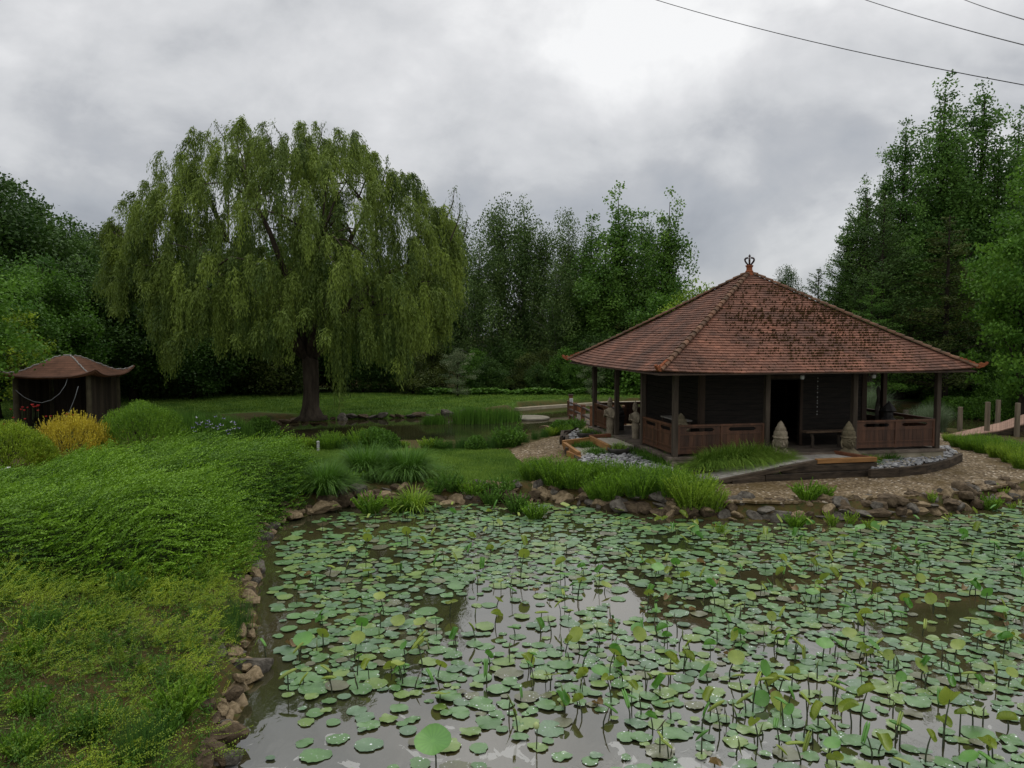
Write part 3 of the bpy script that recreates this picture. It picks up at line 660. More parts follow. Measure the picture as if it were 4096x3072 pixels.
beam(PL(.9, -1.76, .44), PL(1.93, -1.62, .50), .12, .16, M_sleeper, 'sleeper', rp, .75)
beam(PL(-.75, -.46, .50), PL(2.3, -.45, .68), .09, .24, M_sleeper, 'sleeper', rp, .9)
# statue side: upper landing, kerbs, lower slab
r2 = thing('entrance_landing', tuple(PL(-1., 3.8, .4)), 'pale paved landing framed with orange sleepers at the statue side entrance of the pavilion', 'ramp')
m_ = MB(); slab(m_, [PL(-1.0, 2.75), PL(-.22, 2.75), PL(-.22, 4.75), PL(-1.0, 4.75)], [.86] * 4, .4, 2, 4)
slab(m_, [PL(-2.0, 2.55), PL(-1.12, 2.55), PL(-1.12, 4.45), PL(-2.0, 4.45)], [.60, .66, .66, .60], .25, 2, 3); part(m_, 'paving', mk('pale_paving', (.27, .24, .19), (.38, .345, .28), .85, 4, .3, 30, .25), r2)
beam(PL(-.3, 4.85, .93), PL(-1.1, 4.78, .90), .12, .13, M_redwood, 'kerb', r2); beam(PL(-1.06, 2.7, .80), PL(-1.06, 4.7, .84), .11, .20, M_newwood, 'kerb', r2)
beam(PL(-1.1, 4.72, .80), PL(-2.12, 4.52, .74), .12, .20, M_newwood, 'kerb', r2); beam(PL(-2.07, 4.45, .68), PL(-2.07, 2.7, .60), .12, .22, M_newwood, 'kerb', r2)
# raised pebble bed round the pavilion, edged with old sleepers
def q(px, py, z=.60): x, y = G(px, py, z); return Vector((x, y, 0))
edge = [q(2266, 1778), q(2270, 1742), q(2308, 1716), PL(-1.6, 6.6), PL(-1.0, 8.6), PL(2, 9.3), PL(6.5, 9.2), PL(9.6, 8.2), PL(10.4, 5.4), PL(10.6, 3.2), q(3842, 1822), q(3790, 1846), q(3700, 1868), q(3590, 1880), q(3478, 1886)]
edge = [Vector((p.x, p.y, 0)) for p in edge] + [PL(5.50, FT + .06), PL(3.4, FT + .1), PL(1.5, -1.0), PL(-.6, -.62), q(2600, 1900), q(2480, 1897), q(2380, 1872), q(2310, 1838)]
bed = [(p.x, p.y) for p in edge]
tag(sheet('pebble_bed', bed, .60, mk('bed_soil', (.030, .024, .018), (.085, .062, .042), .95, 4, .8, 30, .1), .01, .22), kind='structure')
te = thing('timber_edging', (*bed[0], .4), 'curved edging of old dark sleepers holding the pebble bed round the pavilion', 'edging')
ring = edge[:15]
for i in range(len(ring) - 1): beam(Vector((ring[i].x, ring[i].y, .53)), Vector((ring[i + 1].x, ring[i + 1].y, .53)), .13, .27, M_sleeper, 'sleeper', te, rd.uniform(.3, .9))
beam(Vector((edge[0].x, edge[0].y, .55)), Vector((*G(2272, 1806, .58), .55)), .16, .3, M_sleeper, 'sleeper', te, .4)
beam(Vector((*G(2272, 1806, .58), .52)), Vector((*G(2330, 1832, .58), .52)), .12, .18, M_newwood, 'sleeper', te)

# ------------------------------------------------------------------ carved figures
def remesh(o, vs=.012, sm_=4):
    m1 = o.modifiers.new('fuse', 'REMESH'); m1.mode = 'VOXEL'; m1.voxel_size = vs
    m2 = o.modifiers.new('soft', 'SMOOTH'); m2.iterations = sm_; m2.factor = .5
    for p in o.data.polygons: p.use_smooth = True
def head(m_, o, s, yaw=0., crown=True):
    """stone head facing -y before yaw; o = chin level centre, s = head height"""
    M3 = Matrix.Rotation(yaw, 3, 'Z')
    def T(x, y, z): return Vector(o) + M3 @ Vector((x, y, z)) * s
    n = 20; rows = [(0.0, .16, .15, -.07), (.06, .23, .24, -.06), (.16, .30, .32, -.03), (.30, .345, .37, 0), (.45, .37, .40, .01), (.58, .385, .41, .02), (.70, .38, .41, .02), (.82, .33, .36, .02), (.92, .22, .25, .02), (.98, .08, .10, .02)]
    vs = []
    for z, rx, ry, oy in rows: vs += [T(rx * math.cos(6.2832 * j / n), ry * math.sin(6.2832 * j / n) + oy, z) for j in range(n)]
    fs = [(i * n + j, i * n + (j + 1) % n, (i + 1) * n + (j + 1) % n, (i + 1) * n + j) for i in range(len(rows) - 1) for j in range(n)] + [tuple(range(n - 1, -1, -1)), tuple(range((len(rows) - 1) * n, len(rows) * n))]
    m_.add(vs, fs)
    m_.tube([T(0, -.36, .50), T(0, -.43, .36), T(0, -.475, .27), T(0, -.38, .24)], [.035 * s, .045 * s, .065 * s, .03 * s], 8)     # nose
    for sx in (-1, 1):
        m_.tube([T(sx * .05, -.40, .50), T(sx * .15, -.39, .535), T(sx * .27, -.31, .49)], [.022 * s, .03 * s, .015 * s], 6)                  # brow
        m_.tube([T(sx * .07, -.385, .425), T(sx * .15, -.385, .41), T(sx * .235, -.33, .425)], [.016 * s, .036 * s, .016 * s], 6)            # closed eyelid
        m_.tube([T(sx * .385, .02, .50), T(sx * .42, .03, .36), T(sx * .41, .01, .18), T(sx * .37, -.01, .04)], [.05 * s, .065 * s, .045 * s, .05 * s], 7)   # long ear
        m_.tube([T(sx * .02, -.385, .185), T(sx * .08, -.375, .175), T(sx * .125, -.35, .185)], [.028 * s, .026 * s, .012 * s], 6)
    m_.tube([T(-.10, -.35, .14), T(0, -.375, .135), T(.10, -.35, .14)], [.014 * s, .03 * s, .014 * s], 6)                                    # lower lip
    m_.tube([T(0, -.29, .02), T(0, -.27, .06)], [.06 * s, .05 * s], 8)
    if crown:
        m_.tube([T(.40 * math.cos(a), .43 * math.sin(a) + .02, .66 + .03 * math.sin(a)) for a in np.linspace(0, 6.2832, 22)], .045 * s, 6)
    return T
def standing(name, px, py, hgt, yaw, label, depth_z=.62):
    x, y = G(px, py, depth_z); z0 = gz1(x, y) + .20; o = Vector((x, y, z0)); th_ = thing(name, tuple(o), label, 'statue', 'standing stone statues at the side entrance')
    s = hgt / 1.50; M3 = Matrix.Rotation(yaw, 3, 'Z')
    def T(a, b, c): return o + M3 @ Vector((a, b, c)) * s
    m_ = MB(); n = 20
    rows = [(.0, .175, .15, 0), (.05, .185, .16, 0), (.075, .175, .15, 0), (.09, .125, .10, 0), (.16, .115, .09, 0), (.45, .135, .105, 0), (.62, .150, .115, .005), (.74, .155, .118, .01), (.84, .135, .10, .005), (.92, .150, .105, 0), (1.02, .175, .11, 0), (1.09, .165, .10, .005), (1.125, .10, .075, .01), (1.15, .062, .06, .01), (1.20, .06, .06, .0)]
    vs = []
    for z, rx, ry, oy in rows: vs += [T(rx * math.cos(6.2832 * j / n), ry * math.sin(6.2832 * j / n) + oy, z) for j in range(n)]
    m_.add(vs, [(i * n + j, i * n + (j + 1) % n, (i + 1) * n + (j + 1) % n, (i + 1) * n + j) for i in range(len(rows) - 1) for j in range(n)] + [tuple(range(n - 1, -1, -1)), tuple(range((len(rows) - 1) * n, len(rows) * n))])
    for sx in (-1, 1):
        m_.tube([T(sx * .165, .0, 1.07), T(sx * .205, .01, .95), T(sx * .20, -.03, .83), T(sx * .13, -.14, .87), T(sx * .045, -.20, .92)], [.052 * s, .05 * s, .043 * s, .037 * s, .028 * s], 9)
        m_.tube([T(sx * .018, -.205, .90), T(sx * .018, -.215, .97), T(sx * .015, -.20, 1.00)], [.028 * s, .030 * s, .024 * s], 8)
        for k in range(4): m_.tube([T(sx * .013, -.235 + k * .02, .98), T(sx * .012, -.232 + k * .02, 1.045 + (.012 if k in (1, 2) else 0)), T(sx * .008, -.226 + k * .02, 1.075 + (.014 if k in (1, 2) else -.006))], [.0105 * s, .0095 * s, .007 * s], 6)
        m_.tube([T(sx * .022, -.185, .955), T(sx * .026, -.165, 1.0), T(sx * .018, -.165, 1.035)], [.012 * s, .0105 * s, .008 * s], 6)
        m_.box(T(sx * .065, -.11, .105), (.07 * s, .15 * s, .05 * s), (M3 @ Vector((1, 0, 0)), M3 @ Vector((0, 1, 0)), ZZ))
    hd = T(0, -.01, 1.165); head(m_, hd, .215 * s, yaw)
    m_.lathe([(.085, .0), (.09, .03), (.07, .06), (.055, .09), (.05, .11), (.02, .15), (.006, .175)], hd + ZZ * (.175 * s), 12, s, s)
    b = part(m_, 'body', M_stone, th_, True); remesh(b, .010, 3)
    m_ = MB(); m_.box(o + ZZ * -.06, (.42 * s, .38 * s, .14), (M3 @ Vector((1, 0, 0)), M3 @ Vector((0, 1, 0)), ZZ)); part(m_, 'pedestal', M_stone, th_, bevel=.01)
standing('stone_statue', 2440, 1768, 1.64, -1.05, 'tall stone statue with joined hands beside the far bowl, left of the veranda opening')
standing('stone_statue', 2541, 1786, 1.58, -1.15, 'tall stone statue with joined hands right of the side entrance, by the nearer bowl planter')
def bust(px, py, z, hgt, yaw, label, mat, bare_=False, name='stone_bust', at_=None, grp='carved stone heads'):
    x, y = at_ if at_ else G(px, py, z); o = Vector((x, y, z)); th_ = thing(name, tuple(o), label, 'statue', grp); m_ = MB(); s = hgt
    if not bare_: m_.lathe([(.44, 0), (.42, .05), (.33, .14), (.20, .22), (.15, .28), (.15, .36)], o, 20, s * .95, s * .62)
    else: m_.lathe([(.20, 0), (.20, .3)], o, 16, s, s)
    hs = .52 * s; ho = o + ZZ * (.24 * s if not bare_ else .06 * s); head(m_, ho, hs, yaw)
    base_ = ho + ZZ * (hs * .80)
    m_.lathe([(.20, -.02), (.205, .05), (.19, .10), (.15, .11), (.165, .135), (.155, .19), (.125, .235), (.10, .24), (.11, .26), (.095, .30), (.055, .36), (.012, .41)], base_, 18, s * .98, s * .98)
    b = part(m_, 'carving', mat, th_, True); remesh(b, .012, 2); return th_
bust(3102, 1812, .86, 1.0, .1, 'tan stone head with a pointed crown behind the striped grass at the entrance', M_stone, at_=tuple(PL(3.15, -.35))[:2])
bust(3385, 1808, .78, 1.00, .15, 'mossy stone bust with a pointed crown beside the right kerb of the entrance ramp', M_stone_d, at_=tuple(PL(5.50, -.18))[:2])
bust(2716, 1700, FL, 1.18, -.6, 'dim stone head standing behind the near corner post of the veranda', M_stone_d, at_=tuple(PL(.55, .85))[:2])
bust(2425, 1700, FL, 1.25, -.9, 'dark round topped stone head behind the left veranda railing', M_stone_k, bare_=True, at_=tuple(PL(.55, 6.6))[:2])
# bench, stool shape, stone box, driftwood
def bench(o, ax, L, hgt, label, name='wooden_bench'):
    th_ = thing(name, tuple(o), label, 'bench'); n = ZZ.cross(ax); F3 = (ax, n, ZZ); m_ = MB(); m_.box(o + ZZ * hgt, (L, .36, .055), F3, .6); part(m_, 'seat', mk('bench_wood', (.085, .055, .034), (.17, .115, .072), .8, 4, .4, 14, .3), th_, bevel=.01)
    for sx in (-1, 1):
        m_ = MB(); m_.tube([o + ax * (sx * (L / 2 - .28)) - n * .05, o + ax * (sx * (L / 2 - .30)) - n * .04 + ZZ * (hgt * .55), o + ax * (sx * (L / 2 - .26)) + ZZ * (hgt - .03)], [.05, .045, .06], 7); part(m_, 'leg', M_post, th_)
bench(PL(5.45, .95, FL), U, 1.5, .50, 'rustic wooden plank bench standing beside the doorway of the pavilion')
m_ = MB(); o = PL(.85, 1.9, FL); th_ = thing('side_table', tuple(o), 'grey weathered side table top seen above the left veranda railing', 'table')
m_.box(o + ZZ * .90, (.42, 1.5, .04), AX); part(m_, 'table_top', mk('grey_board', (.15, .14, .12), (.25, .23, .20), .8, 4, .3), th_)
for i in (-1, 1):
    for j in (-1, 1): m_ = MB(); m_.box(o + U * (i * .16) + V_ * (j * .66) + ZZ * .44, (.05, .05, .88), AX); part(m_, 'leg', M_wood, th_)
m_ = MB(); o = PL(LA - .5, 1.6, FL); th_ = thing('stone_lantern', tuple(o), 'dark peaked stone ornament on the right veranda above the railing', 'statue')
m_.lathe([(.20, 0), (.18, .1), (.12, .2), (.12, .62), (.24, .70), (.24, .76), (.16, .80), (.14, .98), (.26, 1.04), (.18, 1.16), (.05, 1.30), (.01, 1.36)], o, 8); part(m_, 'carving', M_stone_k, th_)
m_ = MB(); o = PL(LA - .15, h_ + .22, FL); th_ = thing('driftwood_carving', tuple(o), 'upright weathered driftwood carving against the right veranda post', 'statue')
m_.tube([o + Vector((.05, 0, 0)), o + Vector((.12, .02, .6)), o + Vector((.06, 0, 1.0)), o + Vector((.16, 0, 1.35)), o + Vector((.10, 0, 1.62)), o + Vector((.10, 0, 1.75))], [.09, .10, .07, .10, .08, .03], 9); m_.tube([o + Vector((.12, 0, 1.0)), o + Vector((.26, 0, .82)), o + Vector((.30, 0, .70))], [.05, .04, .02], 7); part(m_, 'carving', mk('driftwood', (.10, .085, .07), (.23, .20, .17), .9, 6, .5), th_, True)
# string of shells hanging in the doorway and the two roof lamps
m_ = MB(); o = PL(W + d1 - .12 - .1, .15, 3.2); th_ = thing('hanging_mobile', tuple(o), 'string of small white beads hanging from the eave near the doorway', 'decoration')
m_.tube([o, o - ZZ * 1.25], .004, 4); part(m_, 'cord', M_metal, th_)
for k in range(11): m_ = MB(); m_.lathe([(.004, 0), (.016, .012), (.016, .03), (.004, .042)], o - ZZ * (.08 + k * .11 + rd.uniform(0, .04)), 8); part(m_, 'bead', mk('white_beads', (.20, .20, .19), (.32, .32, .30), .5), th_)
for a in (3.75, 6.1):
    o = PL(a, -.45, 3.24); th_ = thing('bulkhead_lamp', tuple(o), 'small grey lamp under the front eave, ' + ('left of the doorway beads' if a < 5 else 'right of the doorway beads'), 'lamp', 'small lamps under the front eave'); m_ = MB()
    m_.box(o + ZZ * .04, (.13, .11, .05), AX); part(m_, 'bracket', M_metal, th_); m_ = MB(); m_.lathe([(.05, -.10), (.06, -.06), (.06, .0), (.04, .015)], o, 10); part(m_, 'lens', mk('frosted_glass', (.30, .30, .29), (.4, .4, .38), .3), th_)
# bowls
def bowl(px, py, z, rad, label):
    x, y = G(px, py, z); o = Vector((x, y, z)); th_ = thing('bowl_planter', tuple(o), label, 'planter', 'stone bowl planters in the pebble bed'); m_ = MB()
    m_.lathe([(.55, 0), (.80, .10), (.96, .26), (1.0, .40), (.99, .46), (.90, .46), (.88, .40)], o, 26, rad, rad); 
    m_.v = [(vx, vy, o.z + (vz - o.z) * rad * 1.3 if True else vz) for vx, vy, vz in m_.v]
    part(m_, 'bowl', mk('dark_bowl', (.028, .026, .023), (.070, .064, .055), .7, 5, .5, 18, .3), th_, True)
    r = np.random.default_rng(int(px)); n = 170; az = r.uniform(0, 6.28, n); b0 = np.stack([r.normal(0, .10, n), r.normal(0, .10, n), np.full(n, rad * .5)], 1)
    Vb, Tb = blades(r, b0, az, r.uniform(.18, .42, n), r.uniform(.4, 1.1, n), np.full(n, .016), 5, .55)
    link('plant', np_mesh('plant', Vb, np.arange(len(Vb)).reshape(-1, 4), M_hako, Tb), th_)
bowl(2474, 1818, .62, .36, 'dark stone bowl planter nearest the pond, holding yellow striped grass')
bowl(2345, 1752, .62, .36, 'dark low stone bowl planter on the far side of the orange framed landing')

# ================================================================== SMALL TILED SHELTER ON THE LEFT
K = Vector((-15.95, 30.6, 0)); Pa = Vector((-1, -.06, 0)).normalized(); Qa = Vector((-.06, 1, 0)); Qa = (Qa - Pa * Qa.dot(Pa)).normalized(); SP, SQ = 3.75, 3.6
def SL(a, b, z): p = K + Pa * a + Qa * b; return Vector((p.x, p.y, z))
sh = thing('garden_shelter', tuple(SL(SP / 2, SQ / 2, .4)), 'small dark garden shelter with an upswept brown tiled roof at the left edge', 'shelter')
m_ = MB(); NG = 46; NR = 12
def roofz(s, t):
    mm = max(abs(s), abs(t)); mm = max(mm - .10, 0) / .90; f = .5 * (1 + math.cos(math.pi * min(1, mm) ** .82)); row = mm * NR; st = (row - math.floor(row))
    return 2.82 + .74 * f + .30 * (abs(s) * abs(t)) ** 3.0 - .06 * st
us = sorted(set([round(x, 4) for x in np.linspace(-1, 1, NG * 2)] + [round(sg * (.10 + .9 * (k / NR)) + e_, 4) for k in range(1, NR) for sg in (-1, 1) for e_ in (-.001, .001)] + [-1, 1]))
n = len(us); vs = []; tn = []
for t in us:
    for s in us:
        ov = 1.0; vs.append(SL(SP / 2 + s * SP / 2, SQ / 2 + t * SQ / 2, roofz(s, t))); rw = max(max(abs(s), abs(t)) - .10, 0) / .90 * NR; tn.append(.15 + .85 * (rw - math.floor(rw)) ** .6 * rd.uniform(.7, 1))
m_.add(vs, [(i * n + j, i * n + j + 1, (i + 1) * n + j + 1, (i + 1) * n + j) for i in range(n - 1) for j in range(n - 1)], tn)
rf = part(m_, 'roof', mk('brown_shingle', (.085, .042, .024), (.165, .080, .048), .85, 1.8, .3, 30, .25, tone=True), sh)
so = rf.modifiers.new('thick', 'SOLIDIFY'); so.thickness = .06; so.offset = 1
m_ = MB()
for sg, tg in ((1, 1), (-1, 1), (1, -1), (-1, -1)):
    m_.tube([SL(SP / 2 + sg * q_ * SP / 2, SQ / 2 + tg * q_ * SQ / 2, roofz(sg * q_, tg * q_) + .02) for q_ in np.linspace(.10, .995, 22)], .032, 5)
m_.tube([SL(SP / 2 - .16, SQ / 2, roofz(.1, 0) + .02), SL(SP / 2 + .16, SQ / 2, roofz(.1, 0) + .02)], .035, 5)
part(m_, 'hip_strip', mk('lead_strip', (.16, .15, .135), (.26, .245, .22), .6, 5), sh, sub=rf)
for a, b in ((.50, .5), (SP - .50, .5), (.50, SQ - .5), (SP - .5, SQ - .5)):
    m_ = MB(); m_.tube([SL(a, b, .3), SL(a, b, 2.85)], [.11, .095], 10); part(m_, 'post', mk('olive_post', (.045, .038, .020), (.085, .072, .042), .9, 3, .5), sh)
for a0, b0, a1, b1 in ((.50, .62, .50, SQ - .62), (.62, SQ - .5, SP - .62, SQ - .5), (SP - .5, SQ - .62, SP - .5, .62)):
    m_ = MB(); p0, p1 = SL(a0, b0, 1.55), SL(a1, b1, 1.55); d = (p1 - p0); L = d.length; ax = d.normalized(); k = 9
    for i in range(k): m_.box(p0 + d * ((i + .5) / k), (L / k - .012, .035, 2.5), (ax, ZZ.cross(ax), ZZ), rd.random())
    part(m_, 'wall', mk('shed_boards', (.030, .022, .015), (.060, .046, .030), .85, 2, .4, tone=True, stretch=(3, 3, .3)), sh)
def rope(name, pts, r_, mat, label, cat='rope'):
    m_ = MB(); m_.tube(pts, r_, 6, cap=True); return tag(m_.build(name, mat, None, True), label, cat)
M_hose = mk('pale_hose', (.08, .085, .085), (.13, .14, .14), .5, 6)
pA, pB = at(62, 1560, 28.6), at(262, 1540, 30.4)
rope('garden_hose', [at(62, 1560, 28.8), at(95, 1588, 29.0), at(135, 1607, 29.3), at(168, 1611, 29.6), at(205, 1600, 29.9), at(238, 1575, 30.1), at(262, 1540, 30.3), at(270, 1512, 30.6)], .012, M_hose, 'pale grey hose hanging in a loop across the front of the small shelter')
rope('garden_hose', [at(313, 1545, 30.2), at(300, 1590, 30.1), at(280, 1640, 29.9), at(262, 1675, 29.8), at(250, 1710, 29.7)], .014, M_hose, 'pale grey hose slanting down beside the near post of the small shelter')

# ================================================================== FOOTBRIDGE, BOARDWALK, SMALL STRUCTURES
fb_ = thing('footbridge', (3.5, 38, .4), 'small brown wooden footbridge with a sign post left of the pavilion', 'bridge')
b0, b1 = Vector((3.45, 34.4, .46)), Vector((2.9, 40.6, .34)); bd = (b1 - b0); bx = bd.normalized(); bn_ = Vector((bx.y, -bx.x, 0)).normalized(); bL = bd.length
m_ = MB()
for i in range(40): m_.box(b0 + bd * ((i + .5) / 40) + bn_ * .7, (bL / 40 - .012, 1.5, .05), (bx, bn_, bx.cross(bn_) if bx.cross(bn_).z > 0 else -bx.cross(bn_)), rd.random())
part(m_, 'deck', M_deck, fb_)
M_bw = mk('red_brown_post', (.10, .045, .022), (.20, .095, .045), .7, 4, .4, tone=True)
for side in (0, 1):
    o = bn_ * (1.42 * side - .0); fr = MB()
    ph_ = [b0 + bd * t + o for t in (0.0, .36, .70, 1.0)]
    for k, p in enumerate(ph_):
        m_ = MB(); hh = (.50, .34, .24, .20)[k]; m_.box(Vector((p.x, p.y, .25 + (hh + .55) / 2)), (.17, .17, hh + .55), None, rd.random()); m_.box(Vector((p.x, p.y, .25 + hh + .57)), (.20, .20, .04), None, .5); part(m_, 'post', M_bw, fb_)
    m_ = MB()
    for h in (.28, .62): m_.tube([b0 + o + ZZ * h, b0 + bd * .5 + o + ZZ * (h + .03), b1 + o + ZZ * h], .05, 8)
    part(m_, 'rail', mk('round_rail', (.040, .028, .022), (.090, .062, .048), .7, 3, .3), fb_)
# boarded orange panel and pale rope at the far end
m_ = MB(); p = b1 + ZZ * .22
for i in range(7): m_.box(p + Vector((.10 + i * .115, .005 * (i % 2), 0)), (.105, .03, .55), None, rd.random())
part(m_, 'panel', mk('orange_panel', (.17, .060, .022), (.26, .10, .040), .75, 3, .4, tone=True), fb_)
m_ = MB(); sp0 = at(2283, 1612, 40.3); m_.box(Vector((sp0.x, sp0.y, .68)), (.20, .13, 1.30), None); part(m_, 'sign_post', M_bw, fb_)
m_ = MB(); m_.box(Vector((sp0.x + .02, sp0.y - .075, sp0.z + .07)), (.17, .015, .36), None); sg_ = part(m_, 'notice', mk('white_notice', (.55, .56, .56), (.62, .63, .63), .5, 3), fb_)
m_ = MB()
for i in range(9): m_.box(Vector((sp0.x + .02 + (-.012 if i % 3 == 2 else 0), sp0.y - .0845, sp0.z + .21 - i * .034)), (.12 - (.03 if i % 3 == 2 else 0), .003, .010), None)
part(m_, 'notice_lines', mk('notice_ink', (.12, .12, .13), (.18, .18, .18), .6), fb_, sub=sg_)
m_ = MB(); m_.box(Vector((sp0.x + .0, sp0.y, 1.355)), (.26, .20, .05), None); part(m_, 'cap', M_wood, fb_)
# boardwalk on the right
bw = thing('boardwalk', (20, 35, .4), 'pinkish timber boardwalk ramp climbing to the right over the water', 'walkway')
lows = [at(3770, 1738, 33.8), at(3960, 1700, 35.8), at(4110, 1662, 37.4)]
nearp = [Vector((*G(3775, 1752, .45), .45)), at(4000, 1722, 31.8), at(4110, 1692, 31.2), at(4300, 1640, 30.5)]
farp = [Vector((*G(3790, 1738, .45), .45)), at(4000, 1690, 33.6), at(4110, 1652, 33.2), at(4300, 1590, 32.4)]
m_ = MB(); mf = MB()
for i in range(3):
    k = 14
    for j in range(k):
        a_, b_, c_, d_ = nearp[i].lerp(nearp[i + 1], j / k), nearp[i].lerp(nearp[i + 1], (j + .94) / k), farp[i].lerp(farp[i + 1], (j + .94) / k), farp[i].lerp(farp[i + 1], j / k)
        m_.add([a_, b_, c_, d_] + [v - ZZ * .04 for v in (a_, b_, c_, d_)], [(0, 1, 2, 3), (4, 5, 1, 0), (5, 6, 2, 1), (6, 7, 3, 2), (7, 4, 0, 3)], rd.uniform(.3, .7))
    for P0, P1 in ((nearp[i], nearp[i + 1]), (farp[i], farp[i + 1])): mf.add([P0 - ZZ * .045, P1 - ZZ * .045, P1 - ZZ * .28, P0 - ZZ * .28] + [v + Vector((.02, .07, 0)) for v in (P0 - ZZ * .045, P1 - ZZ * .045, P1 - ZZ * .28, P0 - ZZ * .28)], [(0, 1, 2, 3), (4, 5, 6, 7), (0, 1, 5, 4), (3, 2, 6, 7)])
part(m_, 'deck', mk('pink_decking', (.22, .135, .095), (.32, .20, .145), .8, 3, .3, tone=True, tr=(.8, 1.15)), bw); part(mf, 'side_beam', M_sleeper, bw)
for px, y0, y1, Y in ((3842, 1628, 1730, 33.4), (3952, 1608, 1745, 31.9), (4072, 1612, 1720, 31.3), (4012 - 18, 1600, 1700, 34.2) ):
    pt, pb = at(px, y0, Y), at(px, y1, Y); m_ = MB(); m_.tube([Vector((pt.x, pt.y, -.2)), Vector((pt.x, pt.y, pt.z))], [.105, .095], 12); part(m_, 'post', mk('grey_tan_post', (.105, .085, .058), (.20, .165, .115), .9, 3, .5, 14, .2, stretch=(3, 3, .3)), bw)
pt = at(3624, 1640, 38.5); m_ = MB(); m_.tube([Vector((pt.x, pt.y, -.2)), pt], .12, 10); tag(m_.build('mooring_post', M_post, None, False), 'short grey timber post standing in the water behind the right veranda railing', 'post')
x, y = G(2122, 1671, .06); m_ = MB(); m_.lathe([(.96, 0), (1.0, .03), (1.0, .09), (.95, .11), (.5, .115)], (x, y, 0), 32)
tag(m_.build('round_float', mk('pale_disc', (.15, .135, .10), (.24, .22, .165), .9, 4, .3)), 'pale round floating disc lying in the far pond', 'float')
kb = thing('stone_kerb', (*G(2240, 1622, .4), .4), 'pale stone kerb along the far edge of the back pond', 'kerb'); kp = [G(2065, 1636, .38), G(2180, 1627, .38), G(2300, 1619, .38), G(2420, 1611, .38), (12, 48.2)]
for i in range(len(kp) - 1): beam(Vector((*kp[i], .36)), Vector((*kp[i + 1], .36)), .35, .16, M_conc, 'kerb_stone', kb)
x, y = G(1273, 1806, .4); m_ = MB(); m_.lathe([(.05, 0), (.05, .30), (.058, .31), (.058, .35), (.02, .37)], (x, y, .40), 10)
tag(m_.build('marker_stake', mk('white_stake', (.30, .30, .28), (.42, .42, .40), .7)), 'short white stake at the edge of the near lawn', 'stake')
# power cables high over the garden
M_cab = mk('cable', (.015, .015, .016), (.025, .025, .026), .6)
for (p0, p1, sg, lb) in (((2600, -8), (4096, 340), -.35, 'long black power cable, lowest of the three, passing over the tall right trees'), ((3440, -8), (4096, 180), -.1, 'black power cable, middle one of the three in the sky'), ((3840, -8), (4096, 78), -.05, 'black power cable nearest the upper right corner of the sky')):
    a_, b_ = at(*p0, 62), at(*p1, 40); d = b_ - a_; a2, b2 = a_ - d * .25, b_ + d * .3
    rope('power_cable', [a_ + (b_ - a_) * t + ZZ * (sg * 4 * t * (1 - t)) for t in np.linspace(-1.4, 2.2, 40)], .026, M_cab, lb, 'cable')['group'] = 'power cables'

# ================================================================== ROCKS
import bmesh
def rock_mesh(seed, flat=.7):
    r = np.random.default_rng(seed); bm = bmesh.new(); bmesh.ops.create_icosphere(bm, subdivisions=3, radius=1)
    pl = [(unit(r.normal(size=3)), r.uniform(.42, .78)) for _ in range(13)]
    for v in bm.verts:
        c = np.array(v.co)
        for n_, d in pl:
            s = c @ n_ - d
            if s > 0: c = c - n_ * s
        c = c * (1 + .035 * math.sin(9 * c[0] + seed) * math.sin(8 * c[1] + 2) + .02 * r.normal())
        v.co = (c[0], c[1] * .85, c[2] * flat)
    me = bpy.data.meshes.new('rock'); bm.to_mesh(me); bm.free(); me.materials.append(None); return me
M_r1 = mk('brown_rock', (.045, .033, .020), (.125, .092, .058), .95, 3, .9, 9, .15, c3=(.25, .20, .13))
M_r2 = mk('ochre_rock', (.115, .085, .046), (.27, .205, .125), .95, 3, .9, 9, .15, c3=(.38, .31, .20))
M_r3 = mk('grey_rock', (.055, .047, .038), (.15, .135, .11), .95, 3, .9, 9, .15, c3=(.26, .24, .20))
RM = []
for i, (mt, nm) in enumerate(((M_r1, 0), (M_r2, 1), (M_r3, 2))):
    for s in range(4):
        me = rock_mesh(10 * i + s + 1, .55 + .1 * (s % 3)); me.materials[0] = mt; RM.append(me)
RW = ('brown', 'ochre', 'grey')
def rock(x, y, z, s, kind, where, grp, sq=None, rz=None, r=random.Random(3)):
    o = link('rock', RM[kind * 4 + r.randrange(4)], None, (x, y, z)); o.scale = (s * r.uniform(.85, 1.25), s * r.uniform(.8, 1.1), s * (sq or r.uniform(.7, 1.1)))
    o.rotation_euler = (r.uniform(-.3, .3), r.uniform(-.3, .3), r.uniform(0, 6.28) if rz is None else rz)
    tag(o, f'{RW[kind]} rock {where}', 'rock', grp); return o
def along(pts, step, r):
    out = []
    for i in range(len(pts) - 1):
        a_, b_ = Vector((*pts[i], 0)), Vector((*pts[i + 1], 0)); L = (b_ - a_).length; t = r.uniform(0, .5) * step
        nrm_ = Vector((-(b_ - a_).y, (b_ - a_).x, 0)).normalized()
        while t < L: out.append((a_.lerp(b_, t / L), nrm_)); t += step * r.uniform(.75, 1.3)
    return out
rk = random.Random(8); nrock = 0
